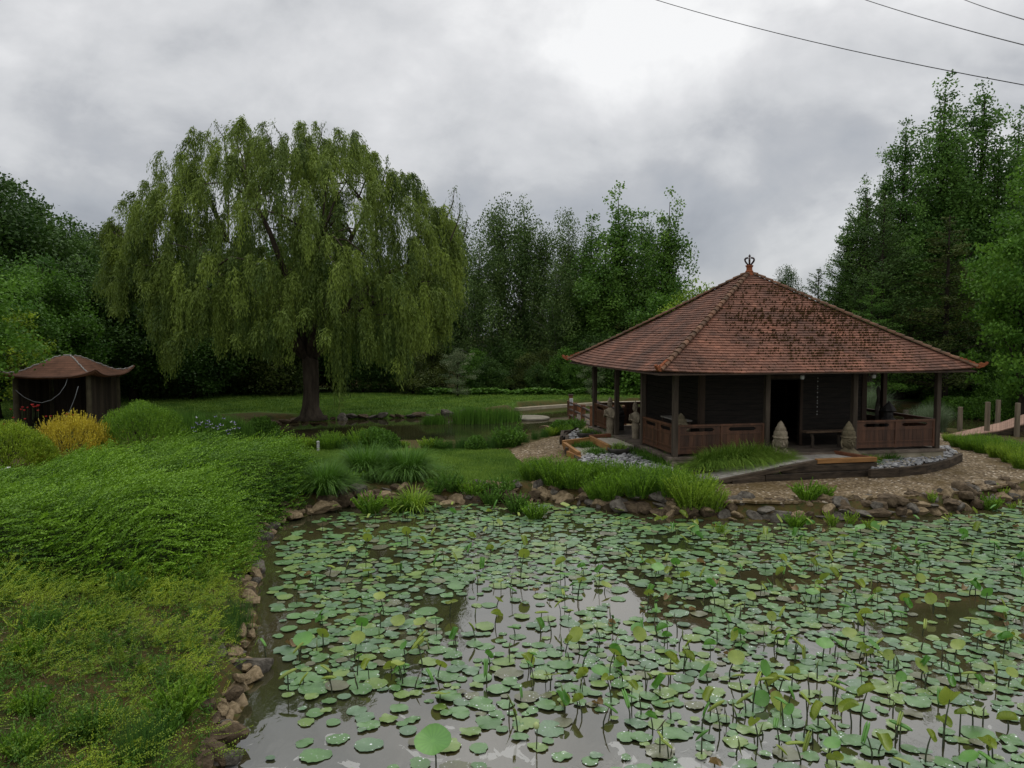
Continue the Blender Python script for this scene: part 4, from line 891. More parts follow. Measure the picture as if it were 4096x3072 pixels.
for p, n_ in along(sl, .34, rk):                     # left bank: land is on the -x side
    s = rk.uniform(.15, .30); k = rk.choice((0, 1, 1, 1, 2))
    rock(p.x - .06 + rk.uniform(-.12, .08), p.y, .07 + rk.uniform(-.02, .06), s, k, 'at the waterline of the left bank', 'rocks edging the left bank')
    if rk.random() < .8: rock(p.x - rk.uniform(.05, .30), p.y + rk.uniform(-.15, .15), .18 + rk.uniform(-.04, .05), rk.uniform(.10, .20), rk.choice((0, 1, 1)), 'in the middle of the left bank stones', 'rocks edging the left bank')
    if rk.random() < .75: rock(p.x - rk.uniform(.32, .62), p.y + rk.uniform(-.15, .15), .30 + rk.uniform(-.06, .06), rk.uniform(.12, .24), rk.choice((0, 0, 2, 1)), 'higher up the left bank above the waterline stones', 'rocks edging the left bank')
for p, n_ in along(sl[-1:] + sf, .34, rk):
    right = p.x > 5.0
    where = 'at the water below the gravel path' if right else 'at the water below the near lawn'
    grp = 'rocks edging the lotus pond'
    s = rk.uniform(.24, .46) * (1 if not right else .8); k = rk.choice((0, 0, 0, 2, 1) if not right else (0, 2, 2, 1, 1))
    rock(p.x, p.y + .16, .08 + rk.uniform(-.02, .06), s, k, where, grp)
    if rk.random() < (.95 if not right else 1.0): rock(p.x + rk.uniform(-.2, .2), p.y + rk.uniform(.34, .58), .30 + rk.uniform(-.05, .07), rk.uniform(.20, .40), rk.choice((0, 0, 2, 1)), 'in the upper course ' + where.replace('at the water ', ''), grp)
    if rk.random() < .55: rock(p.x + rk.uniform(-.25, .25), p.y + rk.uniform(-.06, .12), .02, rk.uniform(.07, .13), rk.choice((1, 1, 0, 2)), 'small, half sunk ' + where, grp)
for p, n_ in along(sl[-1:] + sf, .30, rk):
    if p.x > 3.0: rock(p.x + rk.uniform(-.1, .1), p.y + rk.uniform(.52, .85), .40 + rk.uniform(-.05, .03), rk.uniform(.14, .28), rk.choice((0, 2, 1)), 'on top of the pond wall beside the gravel', 'rocks edging the lotus pond')
    if rk.random() < .6: rock(p.x + rk.uniform(-.1, .1), p.y + rk.uniform(.10, .35), .22 + rk.uniform(-.05, .05), rk.uniform(.18, .32), rk.choice((0, 0, 2, 1)), 'in the middle course of the pond wall', 'rocks edging the lotus pond')
for p, n_ in along([(16.2, 22.0), (17.8, 23.8)], .5, rk): rock(p.x, p.y, .08, rk.uniform(.2, .3), 2, 'at the far right end of the pond edge', 'rocks edging the lotus pond')
bl = [(x, y) for x, y in far_b][::-1]
for p, n_ in along([G(1000, 1716), G(1080, 1697), G(1400, 1677), G(1740, 1669), G(1900, 1664), G(2050, 1662)], .50, rk):
    rock(p.x, p.y + .1, .10 + rk.uniform(-.02, .06), rk.uniform(.30, .52), rk.choice((0, 0, 2)), 'along the far bank of the back pond by the willow', 'rocks on the far bank', sq=rk.uniform(.6, .8))
for px, py, s in ((2010, 1657, .42), (1940, 1661, .30), (1965, 1660, .25), (3882, 1672, .45), (3840, 1660, .25), (3930, 1680, .3), (3960, 1682, .22)):
    x, y = G(px, py); rock(x, y, .08, s, 1 if px > 3000 else 2, ('pale, near the reeds of the far pond' if px < 3000 else 'pale, on the far shore beyond the boardwalk'), 'pale rocks on the far shores', sq=.7)
x, y = G(2190, 1718, .2); rock(x, y, .3, .38, 1, 'flat beside the gravel path near the footbridge', 'flat stones by the path', sq=.35); x, y = G(2365, 1690, .3); rock(x, y, .42, .5, 1, 'flat slab under the footbridge rail', 'flat stones by the path', sq=.3)
for (px, py, s, k, sq, w) in ((1277, 2032, .30, 1, .9, 'leaning tan slab by the water at the end of the hedge'), (1328, 2026, .27, 1, .8, 'tan block with a flat top right of the leaning slab'), (1900, 1978, .42, 0, 1.0, 'large brown boulder in the wall below the near lawn'), (2045, 1985, .34, 0, 1.1, 'squarish brown boulder in the wall right of the largest one'), (1535, 1985, .33, 0, 1.1, 'dark brown boulder left of the broad leaved grass clump'), (1785, 2012, .24, 1, .8, 'pale tan stone below the broad leaved grass clump'), (3540, 2022, .27, 2, 1.0, 'grey boulder standing above the pond below the right ramp sleepers')):
    x, y = G(px, py, .15); o = rock(x, y, .16, s, k, '', 'single boulders', sq=sq); o['label'] = w
x, y = G(905, 2960, .1)
for (px, py, s, w) in ((850, 3000, .26, 'biggest brown rock on the left bank near the bottom edge'), (790, 3060, .22, 'pale brown rock at the bottom edge on the left bank'), (830, 2890, .20, 'dark brown rock above the biggest one on the left bank'), (985, 2420, .20, 'rounded brown rock on the left bank beside the rushes'), (890, 2640, .17, 'dark grey rock higher on the left bank')):
    x, y = G(px, py, .15); o = rock(x, y, .15, s, 0, '', 'single boulders', sq=.85); o['label'] = w
x, y = G(22, 1868, 1.0); o = rock(x, y, .95, .20, 2, '', 'single boulders'); o['label'] = 'pale grey stone at the far left beside the yellow green dome shrub'; o.data = o.data.copy(); o.data.materials[0] = mk('white_stone', (.30, .30, .28), (.45, .45, .43), .9, 4)

# pebbles
M_peb = [mk('pebble_white', (.17, .17, .17), (.38, .38, .37), .7, 5, .2, 30, .3), mk('pebble_grey', (.12, .12, .125), (.25, .25, .25), .7, 5, .2, 30, .3), mk('pebble_tan', (.22, .19, .13), (.36, .32, .24), .8, 5, .2, 30, .3)]
PM = []
for i in range(6):
    r = random.Random(i); m_ = MB(); pr_ = [(.25, -.42), (.75, -.32), (.98, -.05), (.9, .22), (.55, .40), (.15, .46)]; m_.lathe([(a * r.uniform(.93, 1.07), b) for a, b in pr_], n=9, sx=1, sy=r.uniform(.6, .85)); me = m_.mesh('pebble', M_peb[(0, 0, 0, 1, 1, 2)[i]], True); PM.append(me)
zones = [([q(2700, 1888), q(2560, 1890), q(2430, 1880), q(2310, 1850), q(2350, 1818), q(2440, 1812), q(2530, 1812), q(2600, 1840), q(2680, 1868)], 430, 0),
         ([q(2268, 1790), q(2270, 1745), q(2310, 1720), q(2370, 1735), q(2400, 1750), q(2330, 1770), q(2300, 1790)], 150, 0),
         ([q(3482, 1882), q(3600, 1876), q(3700, 1862), q(3800, 1840), q(3835, 1820), q(3800, 1792), q(3752, 1785), q(3752, 1825), q(3640, 1838), q(3540, 1842), q(3490, 1850)], 560, 1)]
cand = []
rp_ = np.random.default_rng(4)
for zp, n, w in zones:
    poly = [(p.x, p.y) for p in zp]; a = np.array(poly); c_ = 0
    while c_ < n:
        pt = rp_.uniform(a.min(0), a.max(0), (200, 2)); pt = pt[sdf(poly, pt) > .03]
        for p in pt: cand.append((p[0], p[1], w)); c_ += 1
rp_.shuffle(cand)
stuffV = []; stuffF = []; npb = 0; far_pb = [MB(), MB(), MB()]
for (x, y, w) in cand:
    s = rp_.uniform(.045, .085) * (1.25 if rp_.random() < .15 else 1); i = rp_.integers(0, 6) if w else rp_.choice([0, 1, 2, 0, 1, 3]); z = .61 + rp_.uniform(0, .07); rz = rp_.uniform(0, 6.28)
    if npb < 300:
        o = link('pebble', PM[i], None, (x, y, z)); o.scale = (s, s, s * 1.0); o.rotation_euler = (rp_.uniform(-.4, .4), rp_.uniform(-.3, .3), rz); npb += 1
        c3 = ('white', 'white', 'white', 'grey', 'grey', 'tan')[i]
        tag(o, f'smooth {c3} pebble in the bed ' + ('right of the pond side ramp' if w else 'left of the pond side ramp'), 'pebble', f'{c3} pebbles ' + ('right' if w else 'left') + ' of the ramp')
    else:
        co = [Vector(v.co) for v in PM[i].vertices]; c, s_ = math.cos(rz), math.sin(rz)
        far_pb[(0, 0, 0, 1, 1, 2)[i]].add([(x + (v.x * c - v.y * s_) * s, y + (v.x * s_ + v.y * c) * s, z + v.z * s * .8) for v in co], [tuple(p.vertices) for p in PM[i].polygons])
fp = thing('pebble_scatter', (7, 22, .6), 'grey and white pebbles filling the beds round the pavilion', 'pebbles'); fp['kind'] = 'stuff'
for k, m_ in enumerate(far_pb): part(m_, 'pebbles', M_peb[k], fp, True, kind='stuff')

# ================================================================== WEEPING WILLOW
def willow():
    r = np.random.default_rng(21); wx, wy = G(1245, 1668, .4); o = np.array([wx, wy, .38])
    th_ = empty('willow_tree', tuple(o), 0, 'huge weeping willow with long hanging yellow green tresses on the far pond bank', 'tree')
    def X_(px): return (px - 2048) / FOC * 38.6
    topx = [386, 440, 505, 560, 640, 760, 860, 980, 1100, 1200, 1300, 1430, 1550, 1690, 1780, 1840, 1870]
    topy = [985, 935, 900, 760, 695, 615, 545, 535, 545, 575, 545, 590, 660, 775, 850, 960, 1120]
    botx = [380, 470, 520, 570, 620, 660, 700, 745, 800, 900, 1000, 1090, 1180, 1250, 1320, 1370, 1440, 1520, 1600, 1660, 1730, 1800, 1870]
    boty = [1240, 1290, 1330, 1250, 1380, 1555, 1540, 1440, 1400, 1480, 1480, 1500, 1420, 1370, 1560, 1640, 1520, 1530, 1600, 1470, 1430, 1340, 1260]
    zt_ = np.array([at(a, b, 38.6).z for a, b in zip(topx, topy)]); zb_ = np.array([at(a, b, 38.6).z for a, b in zip(botx, boty)])
    Xt = np.array([X_(a) for a in topx]); Xb = np.array([X_(a) for a in botx]); Xc = o[0] - .2; x0, x1 = Xt[0] + .75, Xt[-1] - .55
    fb = FB(); tb = MB()
    # trunk and great limbs
    tb.tube([(0, 0, -.1), (0, 0, .12), (-.02, 0, .5), (.03, 0, 1.4), (.0, 0, 2.6), (-.05, 0, 3.4)], [.85, .58, .43, .38, .40, .38], 12)
    tips = []
    for ax_, ay_, az_ in ((-4.2, 1, 8.6), (-2.0, -2, 10.2), (.6, 1.5, 11.4), (3.0, -.5, 10.0), (4.8, 1.5, 7.6), (-6.4, -1, 6.4), (5.0, -2.5, 5.6), (-1.0, 3.5, 9), (1.5, -3.8, 8.2), (-3.4, -3.6, 6.8)):
        e_ = Vector((ax_, ay_, az_)); s0 = Vector((.04 * ax_, .04 * ay_, 3.0)); m1 = s0 + (e_ - s0) * .38 + Vector((0, 0, .9)); m2 = s0 + (e_ - s0) * .72 + Vector((0, 0, .7)); tb.tube([s0, m1, m2, e_], [.26, .17, .11, .05], 7); tips += [m1, m2, e_]
    def strands(c, nst, Lmin, Lmax, spread, tone, zmin, outd, dense=.085, leaf=.165):
        a = r.uniform(0, 6.283, nst); d = np.stack([np.cos(a), np.sin(a), np.zeros(nst)], 1) * r.uniform(.2, 1, nst)[:, None] + outd * .55
        Ls = r.uniform(Lmin, Lmax, nst); Ls = np.minimum(Ls, np.maximum(c[2] - zmin - r.uniform(0, .5, nst), .35))
        for i in range(nst):
            k = max(4, int(Ls[i] / dense)); t = (np.arange(k) + r.uniform(0, 1, k)) / k * Ls[i]
            reach = spread * r.uniform(.5, 1.1); hx = reach * (1 - np.exp(-t / (.55 * reach + .12))); arch = .28 * np.exp(-((t - .15) / .28) ** 2) * r.uniform(0, 1)
            w = .05 * np.sin(t * 2.3 + r.uniform(0, 6)) 
            fall = np.maximum(t - hx * .62, 0)
            p = c + d[i] * hx[:, None] + np.stack([w, w * .6, -fall + arch], 1) + r.normal(0, .035, (k, 3))
            D = np.stack([d[i, 0] * np.exp(-t * 2) + r.normal(0, .28, k), d[i, 1] * np.exp(-t * 2) + r.normal(0, .28, k), -.35 - .8 * np.minimum(t, 1)], 1)
            V, _ = leaves(p, D, leaf * r.uniform(.7, 1.3, k), .038 * r.uniform(.8, 1.3, k), r, .3)
            fb.add(V - o, tone + r.normal(0, .10) + r.normal(0, .09, k))
    nb_ = 800; ii = 0; pts = []
    while ii < nb_:
        X = r.uniform(x0, x1); side = (X - Xc) / (x1 - Xc) if X > Xc else (Xc - X) / (Xc - x0); Ry = 7.2 * math.sqrt(max(1 - side ** 2.2, .06)); yy = r.uniform(-1, 1)
        if yy > .35 and r.random() < .5: continue                    # the far side is hidden: fewer there
        zt = float(np.interp(X, Xt, zt_)); zb = float(np.interp(X, Xb, zb_)); rnd = math.sqrt(max(1 - yy * yy * .93, .02)); ztop = 3.6 + (zt - 3.6) * rnd
        lay = r.random(); z = ztop - .25 - (0 if lay < .42 else r.uniform(.08, .82) * (ztop - max(zb, 3.0)))
        shellpush = 1.0 if lay < .42 else min(1, .75 + .35 * (1 - (z - zb) / (ztop - zb + .1)))
        Y = o[1] + yy * Ry * shellpush; zlow = max(4.5 + (zb - 4.5) * Y / 38.6, .9) + max(0, yy) * .6 + r.uniform(-.1, 1.1)
        if z < zlow + .6: z = zlow + .8
        od = np.array([(X - Xc) / 9, (Y - o[1]) / 7, 0]); od /= (np.linalg.norm(od) + .15)
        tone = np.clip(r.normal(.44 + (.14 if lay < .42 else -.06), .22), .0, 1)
        kY = Y / 38.6; z += (.75 * math.sin(X * 1.9 + Y * .8) * math.sin(X * .8 - Y * 1.7 + 1) + r.uniform(-.5, .35)) * (1 if lay < .42 else .3); c = np.array([X * kY, Y, z]); L = r.uniform(.9, 2.3) if lay < .42 else r.uniform(1.2, 3.6)
        strands(c, int(r.uniform(22, 38)), L * .4, L, r.uniform(.35, .75), tone, zlow, od); pts.append(c - o); ii += 1
    # long tresses that reach down at known spots
    for px, yt, yb, Y in ((662, 1150, 1555, 34), (690, 1230, 1540, 34.3), (630, 1200, 1450, 34.5), (770, 1150, 1450, 33.5), (1352, 1300, 1690, 33), (1330, 1250, 1600, 33.3), (1375, 1330, 1620, 33.4), (1610, 1250, 1600, 33), (1590, 1200, 1560, 33.2), (1630, 1240, 1540, 33.6), (1150, 1200, 1500, 32.5), (960, 1180, 1490, 32.5), (1100, 1180, 1510, 32.8), (870, 1200, 1480, 33), (1460, 1260, 1520, 33), (1040, 1230, 1490, 32.8), (480, 1050, 1310, 36), (1780, 1200, 1440, 36), (1700, 1150, 1440, 34)):
        c = np.array(at(px, yt, Y)); zb = at(px, yb, Y).z; strands(c, 26, (c[2] - zb) * .6, (c[2] - zb) * 1.02, .34, float(np.clip(r.normal(.45, .14), 0, 1)), zb, np.zeros(3), .075)
    # wind-blown shoots above the dome
    for px, py in ((505, 775), (590, 755), (668, 660), (748, 640), (820, 545), (863, 500), (900, 520), (979, 510), (1050, 505), (1095, 498), (1203, 560), (1290, 505), (1340, 530), (1362, 540), (1427, 560), (1478, 645), (1550, 640), (1608, 690), (1688, 780), (1818, 760), (1840, 830), (386, 940), (420, 930), (1150, 560), (940, 530), (1868, 880)):
        e_ = np.array(at(px, py, 38.6 + r.uniform(-1.5, 1.5))); b_ = e_ + np.array([.5 * np.sign(px - 1100) * -1, 0, -1.6]); m1 = (e_ + b_) / 2 + np.array([.15, 0, .15]); tb.tube([b_ - o, m1 - o, e_ - o], [.04, .025, .012], 4, cap=False)
        strands(e_, 7, .45, 1.15, .5, .30, e_[2] - 1.6, np.array([-.5, 0, 0]), .10, .15); strands(m1, 8, .5, 1.3, .4, .35, m1[2] - 1.8, np.array([-.3, 0, 0]), .10, .15)
    for c in [pts[i] for i in r.permutation(len(pts))[:110]]:
        c = Vector(c); best = min(tips, key=lambda q_: (q_ - c).length + (3 if q_.z > c.z + 1 else 0)); m1 = best.lerp(c, .55) + Vector((0, 0, .35)); tb.tube([best, m1, c], [.06, .035, .014], 5, cap=False)
    link('crown', fb.mesh('crown', M_willow), th_); link('trunk', tb.mesh('trunk', bark, True), th_)
willow()

# ================================================================== TREES BEHIND
def T(name, px, ytop, Y, meshes, Hm, label, group=None, rz=None, cat='tree', zg=.38, wide=1., r=random.Random(77)):
    """stand a tree of mesh height Hm at depth Y so that its top reaches the height seen"""
    p = at(px, ytop, Y); s = (p.z - zg) / Hm; o = put_tree(name, meshes, p.x, Y, label, cat, group, r.uniform(0, 6.28) if rz is None else rz, s * wide, zg, s); return o
rg = np.random.default_rng
broad = [grow(rg(31 + i), 14, [(.16, 2.6), (.35, 4.6), (.6, 4.4), (.8, 3.0), (.93, 1.5), (1, .6)], 150, 1.25, 215, .24, .75, .30, .15, M_dark, bark_dark, name='broad') for i in range(2)]
broadm = [grow(rg(41 + i), 14, [(.12, 2.6), (.35, 4.4), (.6, 4.0), (.8, 2.8), (.93, 1.4), (1, .5)], 140, 1.15, 215, .24, .75, .28, .15, M_mid, bark_dark, name='maple') for i in range(2)]
birch = [grow(rg(51 + i), 14, [(.18, 1.6), (.4, 2.4), (.65, 2.3), (.85, 1.5), (1, .5)], 150, .85, 84, .17, .7, .13, .2, M_birch, bark_pale, lobes=.45, shell=.45, droop=.9, flat=1.15, nbr=70, name='birch') for i in range(3)]
poplar = [grow(rg(61 + i), 14, [(.08, 2.0), (.35, 2.7), (.6, 2.2), (.82, 1.25), (1, .4)], 140, .78, 88, .20, .85, .17, .1, M_poplar, bark_dark, lobes=.5, shell=.5, flat=.8, nbr=80, name='poplar') for i in range(2)]
under = [grow(rg(71 + i), 6, [(.04, 2.0), (.3, 2.7), (.6, 2.4), (.85, 1.4), (1, .6)], 80, .85, 150, .19, .7, .12, .05, M_dark, bark_dark, lobes=.3, name='understorey') for i in range(2)]
undero = [grow(rg(75 + i), 6, [(.04, 2.0), (.3, 2.6), (.6, 2.2), (.85, 1.3), (1, .5)], 75, .80, 130, .19, .7, .12, .05, M_olive, bark_dark, lobes=.35, name='understorey') for i in range(2)]
underm = [grow(rg(79 + i), 6, [(.04, 1.9), (.3, 2.5), (.6, 2.2), (.85, 1.3), (1, .5)], 75, .80, 120, .20, .75, .12, .05, M_mid, bark_dark, lobes=.35, name='understorey') for i in range(1)]
conif = [conifer(rg(81 + i), 18, 5.2, 230, 190, .22, M_conif, bark_dark, rise=.62, name='swamp_cypress', lob=.25) for i in range(2)]
cyp = [grow(rg(181 + i), 18, [(.06, 2.8), (.25, 3.5), (.5, 3.0), (.72, 1.9), (.88, 1.15), (1, .35)], 260, .90, 112, .20, .6, .28, .08, M_cyp, bark_dark, lobes=.5, shell=.5, flat=.55, nbr=130, lean=-.012, name='cypress') for i in range(2)]
conil = [conifer(rg(85), 14, 5.2, 120, 330, .18, M_mid, bark_dark, rise=.30, name='spreading_cypress')]
sparse = [conifer(rg(88), 12, 3.0, 150, 110, .18, M_conif, bark_dark, rise=.75, name='sparse_larch', swirl=-.45)]
# left wood
GL = 'dense trees of the left wood'
for px, yt, Y, ms, H_, lb, w in ((-60, 650, 47, broad[0], 14, 'tallest dark green tree at the left edge, top of the left wood', 1.0), (70, 745, 50, broad[1], 14, 'dark green tree just right of the tallest one at the left edge', .8),
                                 (250, 868, 54, broad[0], 14, 'dark tree with a rounded top in the left wood above the shelter', .95), (390, 885, 58, broad[1], 14, 'darkest tree of the left wood touching the willow crown', 1.0),
                                 (-40, 1010, 38, broadm[0], 14, 'mid green tree low at the left edge in front of the tallest', 1.15), (150, 1000, 42, broadm[1], 14, 'mid green maple above the shelter roof', 1.0),
                                 (330, 1030, 46, broad[0], 14, 'dark green tree behind the shelter to its right', 1.2), (520, 1060, 48, broad[1], 14, 'dark tree below the left lobe of the willow', 1.25),
                                 (700, 1010, 52, broad[0], 14, 'dark tree hidden behind the left half of the willow', 1.3), (900, 980, 54, broad[1], 14, 'dark tree behind the middle of the willow', 1.35), (1120, 950, 55, broad[0], 14, 'dark tree behind the willow trunk', 1.35),
                                 (1350, 1020, 56, broad[1], 14, 'dark tree behind the right half of the willow', 1.3), (1560, 1040, 58, broad[0], 14, 'dark tree behind the right edge of the willow', 1.2)):
    T('broadleaf_tree', px, yt, Y, ms, H_, lb, GL, wide=w)
near = grow(rg(95), 9, [(.30, 1.4), (.45, 2.6), (.65, 2.5), (.85, 1.6), (1, .6)], 80, .80, 130, .17, .85, .13, .25, M_bright, bark, lobes=.4, flat=.45, nbr=40, name='maple')
T('maple_tree', -175, 985, 28.5, near, 9, 'light green maple with a thin trunk before the shelter at the left edge', None, rz=.4)
near2 = grow(rg(96), 9, [(.22, 1.2), (.45, 2.2), (.65, 2.1), (.85, 1.3), (1, .5)], 60, .75, 110, .17, .85, .11, .2, M_ygreen, bark, lobes=.4, flat=.5, nbr=40, name='maple')
T('maple_tree', 70, 1230, 36, near2, 9, 'small yellow green maple behind the left end of the shelter roof', None, rz=1.4)
# thin stems seen low in the left wood
for i, px in enumerate((28, 60, 95, 480, 540, 700, 760, 905, 1010, 1120)):
    p = at(px, 1700, 42 + 5 * ((i * 37) % 5) / 5); m_ = MB(); m_.tube([(0, 0, 0), (.1, 0, 3), (-.1, 0, 6.5)], [.13, .10, .06], 6); u_ = undero[i % 2] if i % 2 else under[0]
    T('understorey_tree', px, 1190 + (i * 53) % 130, 49 + (i * 29) % 6, u_, 6, f'dark low tree under the left wood, ' + ('behind the shelter' if px < 400 else 'left of the willow trunk' if px < 1150 else 'by the willow'), 'understorey trees')
# middle: birches, poplars
GB = 'birches behind the far lawn'
for px, yt, Y, k, w, lb in ((1740, 870, 60, 0, 1.0, 'birch half hidden by the right edge of the willow'), (1840, 880, 62, 1, 1.05, 'birch just right of the willow with a rounded shoulder'), (1915, 950, 58, 2, 1.0, 'lower birch between the willow and the twin tall birches'), (1995, 792, 60, 0, .95, 'left one of the two tall birches in the middle'), (2095, 800, 61, 1, 1.0, 'right one of the two tall birches in the middle'), (2165, 900, 62, 0, .9, 'slim birch right of the two tall birches'), (2275, 845, 62, 2, .95, 'birch standing left of the bright green poplars'), (2225, 1040, 58, 2, 1.1, 'short birch in the dip of the treeline'), (2345, 930, 61, 1, .7, 'narrow birch among the first poplars'), (2600, 900, 63, 1, .7, 'narrow birch behind the two tallest poplars')):
    T('birch_tree', px, yt, Y, birch[k], 14, lb, GB, wide=w)
GP = 'poplars behind the pavilion'
for px, yt, Y, k, w, lb in ((2370, 840, 60, 0, 1.0, 'first green poplar right of the birches'), (2480, 728, 60, 1, 1.0, 'tallest bright green poplar left of the pavilion roof'), (2570, 830, 63, 0, 1.0, 'green poplar between the two tallest ones'), (2680, 752, 58, 1, .85, 'slender open poplar standing alone left of the roof peak'), (2420, 930, 57, 1, 1.1, 'lower bright green poplar before the tallest')):
    T('poplar_tree', px, yt, Y, poplar[k], 14, lb, GP, wide=w)
yel = grow(rg(97), 9, [(.05, 1.8), (.35, 2.6), (.6, 2.3), (.85, 1.3), (1, .5)], 90, .7, 120, .17, .8, .13, .1, M_lime, bark_dark, lobes=.35, name='lime_tree')
T('lime_green_tree', 2775, 1095, 52, yel, 9, 'yellow green tree rising behind the left slope of the pavilion roof', rz=.3, wide=1.0)
T('lime_green_tree', 2640, 1190, 54, underm[0], 6, 'bright mid green tree low behind the left roof slope', rz=2)
GU = 'understorey trees'
for i, (px, yt, Y) in enumerate(((1560, 1360, 55), (1650, 1395, 53), (1730, 1370, 56), (1900, 1400, 55), (1960, 1430, 54), (2040, 1360, 57), (2110, 1410, 55), (2190, 1400, 56), (2260, 1395, 55), (2330, 1330, 57), (2400, 1330, 55), (2470, 1290, 57), (2560, 1290, 56), (2300, 1440, 54), (2150, 1450, 54), (1450, 1370, 55), (1340, 1380, 56), (2700, 1290, 58), (2830, 1290, 60), (2400, 1220, 62), (2560, 1180, 63), (1240, 1340, 57), (1000, 1330, 55), (850, 1300, 54), (720, 1310, 52), (600, 1330, 50))):
    ms = (under[0], undero[0], under[1], undero[1], underm[0])[(i * 3) % 5]
    T('understorey_tree', px, yt, Y, ms, 6, ('dark', 'olive', 'dark', 'olive', 'mid green')[(i * 3) % 5] + ' bushy tree at the back of the far lawn ' + ('behind the willow' if px < 1650 else 'under the birches' if px < 2290 else 'beside the pavilion'), GU, wide=1.05)
flw = grow(rg(98), 6, [(.05, 1.2), (.3, 2.0), (.55, 2.5), (.8, 2.2), (1, .9)], 52, .75, 80, .14, .8, .12, .05, M_white, bark_dark, lobes=.6, flat=.28, shell=.5, name='dogwood')
T('dogwood', 1830, 1395, 51, flw, 6, 'flowering dogwood with pale tiered branches right of the willow at the lawn edge', rz=.5, wide=.9, cat='shrub')
T('dogwood', 2370, 1375, 50, flw, 6, 'pale dogwood showing over the left corner of the pavilion roof', rz=2.5, wide=.55, cat='shrub')
# right side
far_t = grow(rg(99), 10, [(.1, 2.0), (.4, 3.0), (.7, 2.6), (.9, 1.5), (1, .6)], 120, .8, 230, .13, .7, .2, .1, M_dark, bark_dark, lobes=.3, name='round_tree')
T('round_tree', 3150, 1068, 62, far_t, 10, 'small rounded dark tree showing over the right roof slope', wide=.62)
T('sparse_larch', 3275, 1075, 58, sparse[0], 12, 'thin wispy larch between the round tree and the tall right trees', wide=.8)
yb = grow(rg(100), 6, [(.05, 1.6), (.4, 2.0), (.8, 1.2), (1, .4)], 50, .6, 100, .15, .8, .1, .1, M_yellow, bark_dark, name='golden_tree')
T('golden_tree', 3300, 1150, 52, yb, 6, 'golden yellow tree top behind the right slope of the pavilion roof', wide=.8)
GC = 'tall cypress like trees on the right'
for px, yt, Y, ms, H_, w, lb, nm in ((3395, 960, 50, sparse[0], 12, 1.1, 'thin open conifer at the left edge of the tall right group', 'swamp_cypress'), (3470, 790, 49, sparse[0], 12, 1.0, 'slim open conifer rising left in the right group', 'swamp_cypress'), (3555, 600, 50, cyp[0], 18, .62, 'wispy pointed conifer before the tall ones', 'swamp_cypress'),
                               (3630, 440, 49, cyp[0], 18, .85, 'dark tall conifer with a feathery top, left of the tallest pair', 'swamp_cypress'), (3790, 295, 50, cyp[1], 18, .95, 'tallest pointed conifer, left one of the tallest pair', 'swamp_cypress'), (3925, 292, 51, cyp[0], 18, .92, 'tallest conifer with a leaning top, right one of the pair', 'swamp_cypress'), (4085, 425, 52, cyp[1], 18, .9, 'dark conifer at the right edge of the sky', 'swamp_cypress'), (3400, 850, 50, cyp[0], 18, .8, 'airy green tree at the left edge of the tall right group', 'swamp_cypress'), (3470, 700, 51, cyp[1], 18, .8, 'airy green tree second from the left in the tall right group', 'swamp_cypress'), (3860, 470, 53, cyp[1], 18, .8, 'green conifer between the tallest pair', 'swamp_cypress'), (4010, 520, 50, cyp[0], 18, .8, 'green conifer right of the tallest pair', 'swamp_cypress'), (3540, 760, 46, conif[1], 18, 1.0, 'broad lower conifer at the left foot of the tall group', 'swamp_cypress'), (3710, 560, 52, cyp[1], 18, .85, 'dark conifer filling the middle of the right group', 'swamp_cypress')):
    T(nm, px, yt, Y, ms, H_, lb, GC, wide=w)
T('spreading_cypress', 3490, 1130, 44, conil[0], 14, 'bright green low spreading cypress above the right roof slope', GC, wide=.95)
T('spreading_cypress', 3800, 860, 45, (conifer(rg(86), 14, 5.0, 120, 330, .18, M_olive, bark_dark, rise=.30, name='olive_cypress')), 14, 'olive green drooping cypress in front of the tall conifers', GC, wide=1.05)
T('spreading_cypress', 3960, 1050, 47, cyp[0], 18, 'dark conifer behind the bright maple at the right', GC, wide=1.5)
mpl = grow(rg(101), 13, [(.08, 2.0), (.3, 3.3), (.55, 3.2), (.8, 1.8), (1, .5)], 130, .85, 150, .20, .85, .22, .1, M_bright, bark_dark, lobes=.4, flat=.5, name='bright_maple')
T('maple_tree', 4130, 600, 39.5, mpl, 13, 'bright yellow green maple at the right edge in front of the conifers', rz=.2, wide=.80, zg=.1)
for i, (px, yt, Y, ms) in enumerate(((3500, 1400, 50, 0), (3600, 1350, 52, 1), (3700, 1300, 50, 0), (3800, 1330, 49, 2), (3900, 1300, 50, 0), (4000, 1350, 48, 1), (4090, 1380, 47, 0), (4180, 1300, 48, 0), (3420, 1300, 56, 1), (3560, 1250, 55, 0), (3760, 1440, 46.5, 3), (3960, 1460, 46, 3), (3330, 1300, 58, 0), (3200, 1300, 60, 1), (3050, 1310, 60, 0))):
    T('understorey_tree', px, yt, Y, (under[0], under[1], undero[0], underm[0])[ms], 6, ('dark', 'dark', 'olive', 'mid green')[ms] + ' bushy tree on the far right shore behind the pavilion', 'bushy trees on the far right shore', wide=1.1)
# the wood beyond, read only as a dark mass between the trunks
r = rg(7); n = 90000; X = r.uniform(-75, 75, n); Yb = r.uniform(66, 84, n); top = 4.6 + 1.3 * np.sin(X * .31) + .8 * np.sin(X * .83 + 1) + np.where(np.abs(X + 30) < 26, 4.0, 0) + np.where(X > 38, 4.0, 0)
Zb = .3 + r.uniform(0, 1, n) ** .8 * top; V, _ = leaves(np.stack([X, Yb, Zb], 1), rdir(r, n), .46 * r.uniform(.6, 1.3, n), .34, r); fb = FB(); fb.add(V, r.normal(.3, .2, n))
tag(link('distant_wood', fb.mesh('distant_wood', M_dark)), 'dark mass of far woodland seen low between the tree trunks', 'woodland', kind='stuff')

